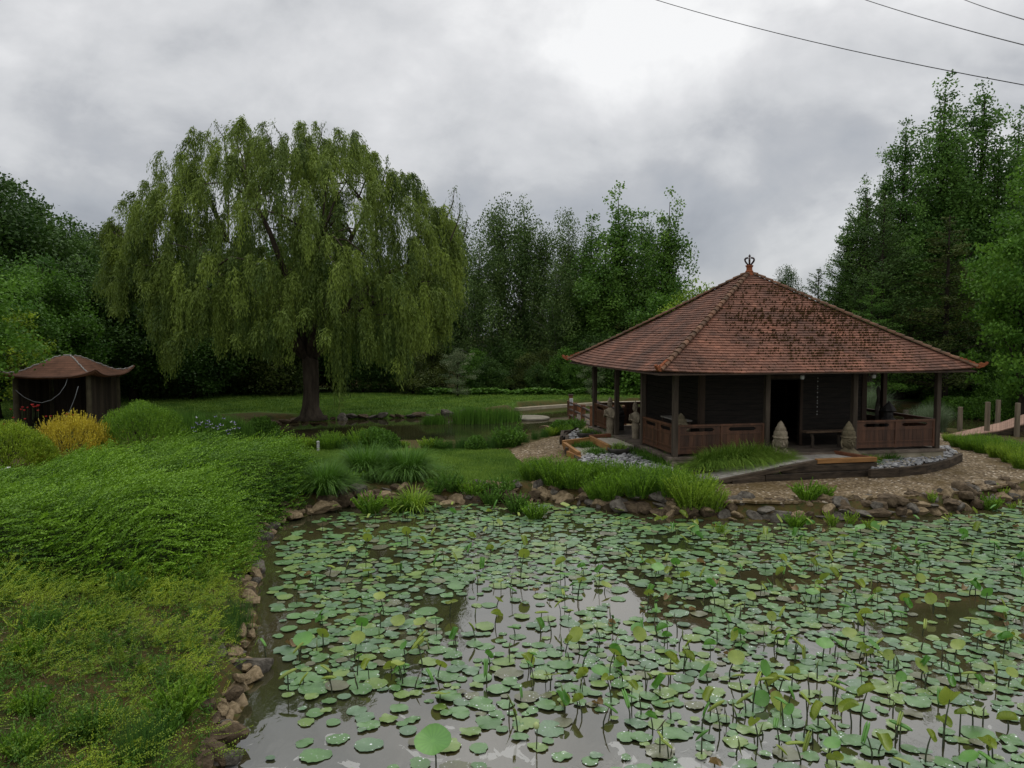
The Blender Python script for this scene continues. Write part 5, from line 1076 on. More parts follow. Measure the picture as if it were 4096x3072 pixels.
# ================================================================== HEDGE AND SHRUBS OF THE LEFT BANK
HP = [(-9.6, 11.4), (-7.4, 11.0), (-5.9, 11.4), (-4.95, 12.4), (-4.80, 13.5), (-4.95, 14.8), (-5.35, 16.2), (-5.65, 17.3), (-5.5, 18.6), (-5.2, 19.8), (-5.05, 21.0), (-5.5, 22.8), (-8.2, 24.0), (-11, 23.4), (-14.5, 21.4), (-19, 19.3), (-20, 13)]
def hedge():
    r = rg(5); th_ = empty('hedge', (-9, 17, .4), 0, 'big sprawling green hedge of arching sprays covering the left bank above the pond rocks', 'hedge'); o = np.array([-9, 17, .4])
    def surf(P):
        d = sdf(HP, P); z = gz(P); hb = 1.12 * sm(np.clip(d, 0, 9) / 1.3) ** .7 * (1 - .48 * sm((-P[:, 0] - 8.5) / 5)); bmp = .16 * np.sin(P[:, 0] * 1.3 + np.sin(P[:, 1] * .9)) * np.sin(P[:, 1] * 1.1 + 1) + .10 * np.sin(P[:, 0] * 2.9 + 2) * np.sin(P[:, 1] * 2.3)
        near_ = sm((14.5 - P[:, 1]) / 3.5); return d, z, np.maximum(hb * (1 + bmp) * (1 - .45 * near_), 0)
    a = np.array(HP); fb = FB(); n = 19000; P = r.uniform(a.min(0), a.max(0), (n * 3, 2)); d, z, h = surf(P); k = (d > .0) & (P[:, 0] / P[:, 1] > -.78); P, d, z, h = P[k][:n], d[k][:n], z[k][:n], h[k][:n]; n = len(P)
    P = P + r.normal(0, .03, P.shape); top = r.uniform(0, 1, n) ** .55
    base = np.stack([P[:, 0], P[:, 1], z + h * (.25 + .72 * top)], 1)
    D = unit(np.array([.78, .10, .40]) + r.normal(0, .20, (n, 3)) + .22 * np.stack([np.sin(P[:, 1] * 1.9 + P[:, 0]), np.sin(P[:, 0] * 1.4), np.sin(P[:, 0] * 2.2 + P[:, 1] * 1.3)], 1)); L = r.uniform(.28, .85, n) ** 1.15 * np.clip(.55 + h * .5, .5, 1.1); M_ = 18
    t = (np.arange(M_)[None] + .5) / M_; S = unit(np.cross(D, np.array([0, 0, 1.]) + r.normal(0, .3, (n, 3)))); 
    C = base[:, None] + D[:, None] * (t * L[:, None])[..., None]; C[..., 2] -= (t ** 2 * L[:, None] * .18)
    sd = np.where(np.arange(M_) % 2, 1, -1)[None, :, None]; LD = D[:, None] * .75 + S[:, None] * sd * .75 + r.normal(0, .22, (n, M_, 3)); C = C + S[:, None] * sd * .018
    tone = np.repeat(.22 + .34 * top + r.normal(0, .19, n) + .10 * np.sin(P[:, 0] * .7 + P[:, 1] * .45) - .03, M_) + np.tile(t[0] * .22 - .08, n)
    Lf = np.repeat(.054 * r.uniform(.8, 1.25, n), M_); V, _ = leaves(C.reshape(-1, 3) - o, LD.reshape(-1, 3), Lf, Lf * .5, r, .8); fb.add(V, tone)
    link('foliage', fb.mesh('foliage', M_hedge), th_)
    # dark inner mound added under the sprays to block the view through
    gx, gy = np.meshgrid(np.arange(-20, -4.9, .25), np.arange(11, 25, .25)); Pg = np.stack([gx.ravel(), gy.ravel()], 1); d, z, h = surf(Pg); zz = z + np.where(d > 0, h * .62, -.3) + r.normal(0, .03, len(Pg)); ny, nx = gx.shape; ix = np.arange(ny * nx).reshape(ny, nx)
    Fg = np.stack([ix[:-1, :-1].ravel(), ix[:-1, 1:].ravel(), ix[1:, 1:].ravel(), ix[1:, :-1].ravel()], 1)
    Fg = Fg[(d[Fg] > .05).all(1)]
    link('dark_filler', np_mesh('dark_filler', np.stack([Pg[:, 0], Pg[:, 1], zz], 1) - o, Fg, mk('dark_filler_mat', (.010, .018, .006), (.030, .045, .012), 1., 6, .8, 30, .05), None, True), th_)
hedge()
def dome(seed, rx, ry, h, n, leaf, lw, mat, spiky=0., base=.0, flower=None):
    """rounded shrub: leaf sprays over a dome plus a bundle of stems"""
    r = rg(seed); d = rdir(r, n); d[:, 2] = np.abs(d[:, 2]); d[:, 2] = base + d[:, 2] * (1 - base); rad = (1 - np.abs(r.normal(0, .10, n))) * (1 + .08 * np.sin(d[:, 0] * 7 + seed) * np.sin(d[:, 1] * 6) + spiky * np.abs(r.normal(0, .14, n)))
    c = d * rad[:, None] * np.array([rx, ry, h]); M_ = 5; D0 = unit(d + np.array([0, 0, .7 + spiky]) + r.normal(0, .25, (n, 3))); t = np.arange(M_)[None] / M_ * leaf * 3
    C = c[:, None] + D0[:, None] * t[..., None]; LD = D0[:, None] * .8 + r.normal(0, .55, (n, M_, 3)); V, _ = leaves(C.reshape(-1, 3), LD.reshape(-1, 3), leaf * r.uniform(.7, 1.2, n * M_), leaf * lw, r, .7)
    fb = FB(); fb.add(V, np.repeat(r.normal(.45, .16, n) + .12 * d[:, 2], M_) + r.normal(0, .08, n * M_)); ms = [fb.mesh('foliage', mat)]
    tb = MB(); rr_ = random.Random(seed)
    for i in range(14): a = rr_.uniform(0, 6.28); q_ = rr_.uniform(.3, .8); tb.tube([(0, 0, 0), (math.cos(a) * rx * q_ * .5, math.sin(a) * ry * q_ * .5, h * .45), (math.cos(a) * rx * q_, math.sin(a) * ry * q_, h * .8)], [.02, .013, .005], 4, cap=False)
    ms.append(tb.mesh('stems', bark_dark)); return ms
def place(kind, ms, x, y, z, label, cat, group=None, s=1., rz=0., names=('foliage', 'stems'), sz=None):
    o = empty(kind, (x, y, z), rz, label, cat, group); o.scale = (s, s, sz or s)
    for m, nme in zip(ms, names):
        if m: link(nme, m, o)
    return o
def GX(px, Y): return at(px, 1500, Y).x
place('dome_shrub', dome(1, 1.35, 1.2, 1.25, 5200, .055, .55, M_ygreen), GX(5, 23.2), 23.2, .55, 'yellow green rounded shrub at the left edge below the orange one', 'shrub')
place('golden_shrub', dome(2, 1.10, 1.0, 1.22, 4200, .050, .5, M_yellow, .9), GX(283, 25), 25, .50, 'golden yellow feathery shrub in front of the small shelter', 'shrub')
place('dome_shrub', dome(3, 1.40, 1.3, 1.58, 7500, .055, .40, leafm('mound_leaf', (.045, .125, .010), (.21, .37, .026), 1., .3), .20), GX(565, 26.2), 26.2, .50, 'large smooth green mounded shrub right of the golden one', 'shrub')
# poppies and rough plants before the shelter
def weeds(seed, n, sx, sy, hmin, hmax, leaf, mat, nl=16):
    r = rg(seed); fb = FB(); b_ = np.stack([r.uniform(-sx, sx, n), r.uniform(-sy, sy, n), np.zeros(n)], 1); k = ((b_[:, 0] / sx) ** 2 + (b_[:, 1] / sy) ** 2 < 1); b_ = b_[k]; n = len(b_); h = r.uniform(hmin, hmax, n)
    D = unit(np.array([0, 0, 1.]) + r.normal(0, .22, (n, 3))); t = r.uniform(.05, 1, (n, nl)); C = b_[:, None] + D[:, None] * (t * h[:, None])[..., None] + r.normal(0, .03, (n, nl, 3)); LD = rdir(r, n * nl) + np.array([0, 0, .6])
    V, _ = leaves(C.reshape(-1, 3), LD, leaf * r.uniform(.6, 1.3, n * nl), leaf * .42, r, .5); fb.add(V, np.repeat(r.normal(.42, .2, n), nl) + t.ravel() * .15); me = fb.mesh('foliage', mat)
    tb = MB()
    for i in range(0, n, 3): p = Vector(b_[i]); tb.tube([p, p + Vector(D[i]) * h[i]], [.006, .003], 3, cap=False)
    return [me, tb.mesh('stems', M_stem)], b_, D, h
ms, b_, D_, h_w = weeds(8, 420, 2.3, 1.6, .35, .95, .07, M_olive)
place('wildflower_patch', ms, GX(140, 27.8), 27.8, .42, 'rough olive wildflower patch with poppies in front of the small shelter', 'plants')
M_pop = mk('poppy_red', (.26, .010, .010), (.42, .022, .018), .6, 8)
pm = MB(); pm.lathe([(.012, -.03), (.045, 0), (.062, .03), (.066, .05)], n=9); pm_ = pm.mesh('petals', M_pop, True); st_ = MB(); st_.tube([(0, 0, -.6), (.015, 0, -.3), (0, 0, -.02)], [.006, .005, .004], 4); st_m = st_.mesh('stem', M_stem)
for i, (px, py) in enumerate(((129, 1621), (135, 1628), (153, 1624), (110, 1631), (90, 1630), (85, 1639), (97, 1642), (43, 1638), (53, 1672), (100, 1677), (269, 1659), (152, 1643), (184, 1667), (203, 1666), (296, 1662), (15, 1697), (3, 1700), (64, 1694), (146, 1627))):
    p = at(px, py, 27.2 + .3 * (i % 4)); o = empty('poppy', tuple(p), i * 1.1, 'red poppy flower among the rough plants before the small shelter', 'flower', 'red poppies'); s = .85 if i in (0, 2, 14, 10) else .6; o.scale = (s, s, s); link('petals', pm_, o); link('stem', st_m, o)

# template plants
def tuft(seed, n, L0, L1, w, spread, lean, mat, seg=6, droop=.6):
    r = rg(seed); b_ = np.stack([r.normal(0, spread, n), r.normal(0, spread, n), np.zeros(n)], 1); az = np.arctan2(b_[:, 1], b_[:, 0]) + r.normal(0, .6, n)
    V, Tn = blades(r, b_, az, r.uniform(L0, L1, n), r.uniform(*lean, n), np.full(n, w), seg, droop, np.repeat(r.normal(.45, .2, n), 1)); return np_mesh('blades', V, np.arange(len(V)).reshape(-1, 4), mat, np.clip(Tn, 0, 1))
mound = [tuft(1 + i, 1500, .75, 1.25, .021, .12, (.30, 1.15), M_blade, 7, .55) for i in range(2)]
strap = tuft(5, 260, .5, .95, .034, .10, (.3, 1.2), M_lime, 7, .6)
hako = tuft(6, 900, .30, .55, .020, .12, (.5, 1.3), M_hako, 6, .60)
def hako_row():
    r = rg(6); n = 5200; b_ = np.stack([r.uniform(-1.42, 1.42, n), r.normal(0, .10, n), np.zeros(n)], 1); az = np.where(r.random(n) < .72, -1.57 + b_[:, 0] * .45, 1.57) + r.normal(0, .6, n); hh = .62 + .28 * np.cos(b_[:, 0] * 1.15)
    V, Tn = blades(r, b_, az, r.uniform(.85, 1.3, n) * hh, r.uniform(.35, 1.15, n), np.full(n, .020), 7, .62, r.normal(.45, .22, n)); return np_mesh('blades', V, np.arange(len(V)).reshape(-1, 4), M_hako, np.clip(Tn, 0, 1))
rush = [tuft(7 + i, 420, .5, .95, .012, .20, (.02, .35), M_rush, 4, .2) for i in range(2)]
iris = [tuft(9 + i, 330, .6, 1.15, .032, .32, (.02, .35), M_blade, 5, .3) for i in range(2)]
low = [tuft(11 + i, 260, .12, .26, .014, .08, (.3, 1.1), M_blade, 5, .6) for i in range(2)]
pamp = tuft(14, 1800, 1.1, 2.3, .018, .20, (.05, .75), M_pampas, 7, .5)
def feathery(seed, n, rad, h0, h1, mat, leaf=.045, nl=26, lw=.22, splay=.35):
    """many thin upright stems set with fine leaves"""
    r = rg(seed); a = r.uniform(0, 6.28, n); q_ = np.sqrt(r.uniform(0, 1, n)); b_ = np.stack([np.cos(a) * q_ * rad * .55, np.sin(a) * q_ * rad * .55, np.zeros(n)], 1); h = r.uniform(h0, h1, n) * (1 - .28 * q_)
    D = unit(np.stack([np.cos(a) * q_ * splay, np.sin(a) * q_ * splay, np.ones(n)], 1) + r.normal(0, .10, (n, 3))); t = (np.arange(nl)[None] + r.uniform(0, 1, (n, nl))) / nl
    C = b_[:, None] + D[:, None] * (t * h[:, None])[..., None] + np.stack([np.cos(a), np.sin(a), np.zeros(n)], 1)[:, None] * (t ** 2 * h[:, None] * splay * .5)[..., None]
    LD = D[:, None] * .9 + r.normal(0, .5, (n, nl, 3)); V, _ = leaves(C.reshape(-1, 3), LD.reshape(-1, 3), np.repeat(leaf * r.uniform(.8, 1.3, n), nl), leaf * lw, r, .5)
    fb = FB(); fb.add(V, np.repeat(r.normal(.38, .17, n), nl) + t.ravel() * .25); tb = MB()
    for i in range(0, n, 4): p = Vector(b_[i]); tb.tube([p, p + Vector(D[i]) * h[i] * .9], [.005, .002], 3, cap=False)
    return [fb.mesh('foliage', mat), tb.mesh('stems', M_stem)]
feath = [feathery(20 + i, 420, .60, .45, .90, M_hedge, .060, 26, .26) for i in range(3)]
featl = [feathery(24 + i, 320, .50, .40, .85, M_lime, .060, 24, .28) for i in range(2)]
leafy = [feathery(30 + i, 90, .34, .35, .75, M_mid, .085, 24, .42, .45) for i in range(2)]
leafyd = [feathery(33 + i, 110, .34, .35, .70, M_hedge, .075, 24, .45, .5) for i in range(2)]
herb = [feathery(36 + i, 26, .16, .25, .55, M_lime, .080, 16, .34, .4) for i in range(2)]
bushy = [dome(40 + i, .50, .48, .55, 900, .075, .6, M_mid, .3) for i in range(2)]
bushyl = [dome(44 + i, .50, .48, .55, 900, .085, .6, M_lime, .3) for i in range(2)]
rp2 = random.Random(12)
def P1(ms, kind, px, py, s, label, cat='plant', group=None, z=.4, names=('foliage', 'stems'), sz=None):
    x, y = G(px, py, z); zz = max(gz1(x, y), 0) if z < .5 else z
    return place(kind, ms, x, y, zz - .02, label, cat, group, s, rp2.uniform(0, 6.28), names, sz)
B1 = ('blades',)
# clumps along the pond edge of the near lawn
GM = 'mounded grasses at the lawn edge'
P1([mound[0]], 'ornamental_grass', 1302, 1965, .95, 'arching green grass clump right of the hedge', 'grass clump', GM, names=B1)
P1([mound[1]], 'ornamental_grass', 1462, 1912, 1.15, 'largest arching grass clump at the lawn edge', 'grass clump', GM, names=B1)
P1([mound[0]], 'ornamental_grass', 1560, 1918, .9, 'arching grass clump squeezed between the largest and its right neighbour', 'grass clump', GM, names=B1)
P1([mound[1]], 'ornamental_grass', 1632, 1918, 1.1, 'arching grass clump above the broad leaved one', 'grass clump', GM, names=B1)
P1([strap], 'ornamental_grass', 1655, 2018, 1.0, 'broad leaved light green grass clump hanging over the pond edge', 'grass clump', z=.15, names=B1)
for i, (px, py, s, k, lb) in enumerate(((1480, 1990, .95, 1, 'leafy grey green plant on the rocks left of the broad leaved grass'), (1395, 1940, .8, 1, 'leafy plant between the two left grass clumps'), (1600, 1985, .8, 1, 'dark leafy plant behind the broad leaved grass'), (1740, 1950, .7, 0, 'leafy plant right of the mounded grasses'), (1800, 1945, .8, 0, 'leafy green plant on the bank above the largest boulder'), (1880, 1945, .9, 1, 'bushy leafy plant above the wall in the middle'), (1960, 1955, .75, 0, 'spreading leafy plant left of the path end'), (2065, 1985, .8, 0, 'pale upright leafy plant before the path end'), (2140, 2010, .75, 1, 'grey green upright weed growing out of the rocks'), (1930, 1940, .6, 0, 'low leafy plant at the bank edge'), (2010, 1940, 1.0, 0, 'tall dense plant at the corner of the lawn and the gravel'), (1690, 1960, .6, 1, 'small dark plant on the soil behind the broad leaved grass'))):
    P1((leafy if k == 0 else leafyd)[i % 2], 'leafy_plant', px, py, s, lb, 'plant', 'leafy plants on the lawn bank')
GF = 'feathery shrubs between the path and the pond'
for i, (px, py, s) in enumerate(((2180, 2000, 1.1), (2330, 2005, 1.2), (2450, 2040, 1.1), (2580, 2050, 1.2), (2230, 2020, .8), (2640, 2058, .9), (2520, 1985, .8), (2760, 2070, .8))): P1(leafyd[i % 2] if i % 3 else leafy[0], 'leafy_plant', px, py - 80, s * .9, 'darker leafy plant among the feathery shrubs below the side entrance', 'plant', 'leafy plants among the feathery shrubs')
for i, (px, py, s, k) in enumerate(((2110, 1960, .75, 0), (2200, 1975, .8, 0), (2300, 1985, .95, 0), (2390, 2000, .85, 0), (2470, 2010, .9, 0), (2560, 2020, .95, 0), (2650, 2025, .95, 0), (2730, 2040, 1.0, 1), (2810, 2045, .9, 1), (2420, 1975, .8, 0), (2520, 1985, .8, 0), (2600, 1990, .8, 0), (2260, 1950, .7, 0), (2690, 2000, .85, 0), (2340, 1960, .75, 0), (2160, 1935, .55, 0), (2780, 2030, .8, 0))):
    P1((feath if k == 0 else featl)[i % (3 if k == 0 else 2)], 'feathery_shrub', px + rp2.uniform(-25, 25) + (25 if px > 2600 else 0), py - 42, s * rp2.uniform(.85, 1.3), ('soft bright green shrub at the right end of the row by the ramp' if k else 'soft green feathery shrub in the row before the side entrance'), 'shrub', GF)
hr = PL(1.98, -.42, .58); o = place('striped_grass', [hako_row()], hr.x, hr.y, hr.z, 'wide cascading mound of striped green grass beside the ramp under the veranda railing', 'grass clump', None, 1.0, math.atan2(U.y, U.x), B1)
P1([hako], 'striped_grass', 2755, 1872, .8, 'small yellowish grass tuft near the corner post of the pavilion', 'grass clump', z=.60, names=B1)
GLW = 'low tufts in the pebble bed'
for i, (px, py, s) in enumerate(((2545, 1812, 1.1), (2580, 1825, 1.1), (2610, 1838, 1.2), (2640, 1850, 1.2), (2665, 1862, 1.1), (2400, 1752, 1.2), (2420, 1765, 1.2), (2390, 1775, 1.0), (2330, 1785, .9), (2350, 1790, .9), (2370, 1748, 1.1), (2375, 1815, .9), (2390, 1818, .9), (2310, 1785, .8), (2430, 1778, 1.1))):
    P1([low[i % 2]], 'low_grass_tuft', px, py, s * 1.7, 'low dark green tuft in the pebble bed ' + ('along the left veranda railing' if px > 2500 else 'round the far bowl'), 'grass tuft', GLW, z=.62, names=B1)
for i, (px, py, s, k) in enumerate(((3395, 1838, 1.2, 0), (3445, 1820, 1.5, 0), (3475, 1845, 1.6, 1), (3505, 1835, 1.4, 2), (3490, 1812, 1.3, 0), (3555, 1840, 1.7, 0), (3657, 1826, 1.6, 0), (3430, 1845, .9, 2), (3525, 1815, 1.2, 0), (3510, 1860, 1.0, 1))):
    P1([tuft(100 + k, 260, .12, .26, .016, .08, (.3, 1.1), (M_blade, M_lime, M_hako)[k], 5, .6)] if i in (1, 2, 3) else [low[i % 2]], 'low_grass_tuft', px, py, s, ('dark green', 'bright green', 'yellow striped')[k] + ' tuft in the pebble bed right of the ramp', 'grass tuft', GLW, z=.62, names=B1)
# right: shrubs between path and water, plants on the pond wall
for i, (px, py, s, k) in enumerate(((3830, 1788, .85, 0), (3870, 1800, .9, 0), (3930, 1812, 1.0, 0), (3985, 1830, 1.0, 1), (4040, 1850, 1.1, 1), (4090, 1875, 1.1, 1), (3900, 1780, .8, 0), (3960, 1795, .9, 0), (4020, 1810, .9, 0), (4070, 1830, 1.0, 0), (4110, 1850, 1.0, 0), (3790, 1765, .6, 1), (3815, 1772, .65, 1))):
    P1((feath if k == 0 else featl)[i % 2], 'feathery_shrub', px, py, s * .72, 'green feathery shrub between the gravel path and the right water', 'shrub', 'feathery shrubs by the boardwalk', sz=s * .8)
for i, (px, py, s, k, lb) in enumerate(((3230, 2000, .75, 0, 'largest bushy green plant on the pond wall below the ramp'), (3290, 1995, .6, 0, 'bushy green plant right of the largest one on the pond wall'), (3185, 2040, .55, 0, 'bushy plant hanging over the pond wall at the left'), (3330, 2035, .65, 1, 'light green weed on the pond wall'), (3400, 2030, .6, 1, 'light green weed in the middle of the pond wall'), (3480, 2045, .5, 1, 'small light green weed near the grey boulder'), (3960, 1975, .6, 0, 'round dark green plant on the right pond wall'), (4010, 1945, .55, 1, 'light green weed above the right pond wall'), (3730, 1985, .5, 1, 'small light weed at the edge of the gravel'), (4050, 1975, .4, 1, 'tiny green weed at the right edge of the pond wall'), (2880, 2062, .5, 1, 'green weed between rocks at the end of the shrub row'))):
    P1(leafyd[i % 2] if k == 0 else herb[i % 2], 'weed' if k else 'bushy_plant', px, py, s * (1.15 if k == 0 else 1.3), lb, 'plant', 'plants on the pond wall')
# plants on the near edge of the back pond
GBk = 'plants along the near edge of the back pond'
kinds = [(rush[0:1], 'rush_clump', B1, 'rush clump'), (feathery(50, 120, .40, .30, .62, M_lime, .085, 22, .42, .5), 'bushy_plant', ('foliage', 'stems'), 'light green leafy plant'), (leafy[0], 'leafy_plant', ('foliage', 'stems'), 'green leafy plant'), (feath[1], 'feathery_shrub', ('foliage', 'stems'), 'soft green plant'), (rush[1:2], 'rush_clump', B1, 'dense rush clump'), (bushy[1], 'bushy_plant', ('foliage', 'stems'), 'dark leafy plant')]
for i, (px, py, s, k) in enumerate(((1020, 1790, .8, 1), (1080, 1792, .8, 1), (1140, 1795, .8, 1), (1190, 1796, 1.0, 1), (1240, 1798, .9, 1), (1320, 1798, .9, 3), (1365, 1798, .8, 2), (1420, 1796, .7, 1), (1450, 1796, 1.0, 3), (1500, 1797, 1.1, 5), (1545, 1796, .9, 5), (1612, 1792, .55, 1), (1710, 1795, .8, 1), (1740, 1795, .7, 2), (1800, 1795, .75, 4), (1840, 1795, .9, 0), (1880, 1795, .8, 4), (1920, 1793, .9, 0), (1960, 1793, 1.0, 4), (2000, 1790, .9, 2), (2035, 1786, 1.35, 2), (2060, 1780, 1.0, 2), (2100, 1768, .7, 0), (2140, 1757, .8, 0), (2175, 1748, .8, 4), (2205, 1742, .7, 1), (2240, 1735, .8, 5), (2280, 1728, .7, 5), (2310, 1722, .9, 2), (2260, 1740, .6, 3), (1770, 1797, .6, 2), (1860, 1790, .9, 0), (1290, 1797, .6, 2), (1905, 1797, .7, 5))):
    ms, nm, nn, lb = kinds[k]; P1(list(ms), nm, px, py, s * (.60 if 'rush' in nm else 1.0), lb + ' at the back pond ' + ('right of the lawn by the path' if px > 2040 else 'behind the near lawn' if px > 1240 else 'behind the hedge'), 'plant', GBk, names=nn)
# iris bed left, rushes on the far side
for i, (px, py, s) in enumerate(((640, 1735, 1.1), (690, 1740, 1.1), (740, 1745, 1.1), (790, 1752, 1.15), (840, 1755, 1.15), (890, 1757, 1.1), (930, 1755, 1.0), (960, 1745, .9), (720, 1715, 1.0), (780, 1715, 1.0), (850, 1720, .9), (600, 1720, 1.0), (910, 1730, .9))):
    P1([iris[i % 2]], 'iris_clump', px, py, s * .85, 'tall green iris clump in the bed between the mounded shrub and the back pond', 'plant', 'iris clumps', names=B1)
fm = MB(); rf_ = random.Random(3)
for k in range(6): a = k * 1.047; fm.add([(0, 0, 0), (.05 * math.cos(a - .4), .05 * math.sin(a - .4), .03), (.085 * math.cos(a), .085 * math.sin(a), .0 if k % 2 else .07), (.05 * math.cos(a + .4), .05 * math.sin(a + .4), .03)], [(0, 1, 2, 3)])
sm2 = MB(); sm2.tube([(0, 0, -.75), (0, 0, 0)], [.006, .005], 4); sm2m = sm2.mesh('stem', M_stem)
f_p = fm.mesh('petals', mk('iris_violet', (.12, .11, .24), (.27, .25, .40), .6, 9)); f_w = fm.mesh('petals', mk('iris_white', (.28, .28, .33), (.42, .42, .46), .6, 9))
for i, (px, py) in enumerate(((786, 1672), (862, 1669), (895, 1677), (738, 1720), (772, 1713), (785, 1694), (808, 1692), (828, 1697), (838, 1690), (845, 1700), (868, 1708), (880, 1700), (888, 1704), (905, 1725), (915, 1737), (935, 1717), (938, 1692), (828, 1710), (852, 1714), (873, 1718), (796, 1700), (940, 1700), (832, 1685), (917, 1722), (730, 1722), (780, 1728), (955, 1715), (925, 1690))):
    p = at(px, py, 28.5 + .25 * (i % 5)); o = empty('iris_flower', tuple(p), i * 1.3, ('white' if i % 3 == 0 else 'pale violet') + ' iris flower in the bed left of the back pond', 'flower', ('white' if i % 3 == 0 else 'violet') + ' iris flowers'); o.scale = (.95,) * 3; link('petals', f_w if i % 3 == 0 else f_p, o); link('stem', sm2m, o)
P1(bushy[0], 'bushy_plant', 1045, 1712, 1.25, 'dark round bush at the end of the iris bed on the water edge', 'shrub')
for i, (px, py, s, k) in enumerate(((1730, 1664, .95, 0), (1760, 1664, .9, 1), (1850, 1660, 1.5, 0), (1880, 1660, 1.6, 1), (1915, 1660, 1.4, 0), (1945, 1660, 1.5, 1), (1975, 1658, 1.3, 0), (2010, 1655, 1.35, 1), (2040, 1654, 1.35, 0), (1710, 1664, .8, 0), (2060, 1650, .9, 1))):
    P1([iris[k]], 'reed_clump', px, py, s * .56, 'tall green reed clump on the far bank ' + ('nearest the willow' if px < 1800 else 'in the long row'), 'plant', 'reed clumps on the far bank', names=B1)
P1([pamp], 'pampas_grass', 3470, 1722, .95, 'pale green pampas grass seen through the veranda at the right', 'grass clump', names=B1, z=.2)
P1([pamp], 'pampas_grass', 3745, 1735, .65, 'pale green pampas grass beside the right corner post of the pavilion', 'grass clump', names=B1, z=.3)
P1([pamp], 'pampas_grass', 3690, 1712, .65, 'small pale pampas grass behind the right veranda railing', 'grass clump', names=B1, z=.2)
for i, (px, py, s) in enumerate(((3850, 1640, 1.5), (3920, 1645, 1.6), (3990, 1650, 1.6), (4050, 1650, 1.7), (4100, 1648, 1.7), (3800, 1630, 1.4), (3740, 1625, 1.3), (3960, 1625, 1.7), (4070, 1620, 1.8))):
    P1(bushy[i % 2], 'bushy_plant', px, py, s, 'leafy green bush on the far shore behind the boardwalk', 'shrub', 'bushes on the far shore')
# hosta border under the birches: uncountable ground cover
r = rg(44); n = 9000; u_ = r.uniform(0, 1, n); X = -6 + u_ * 30; Y = 52.6 + r.uniform(-.5, .7, n); m__ = np.abs(np.sin(X * .9)) * .5 + .5; Z_ = .42 + r.uniform(0, .45, n) * m__
V, _ = leaves(np.stack([X, Y, Z_], 1), rdir(r, n) * np.array([1, 1, .3]), .26 * r.uniform(.6, 1.2, n), .17, r, 1.4); fb = FB(); fb.add(V, r.normal(.55, .2, n)); tag(link('border_plants', fb.mesh('border_plants', M_mid)), 'broad leaved ground cover along the back edge of the far lawn', 'ground cover', kind='stuff')

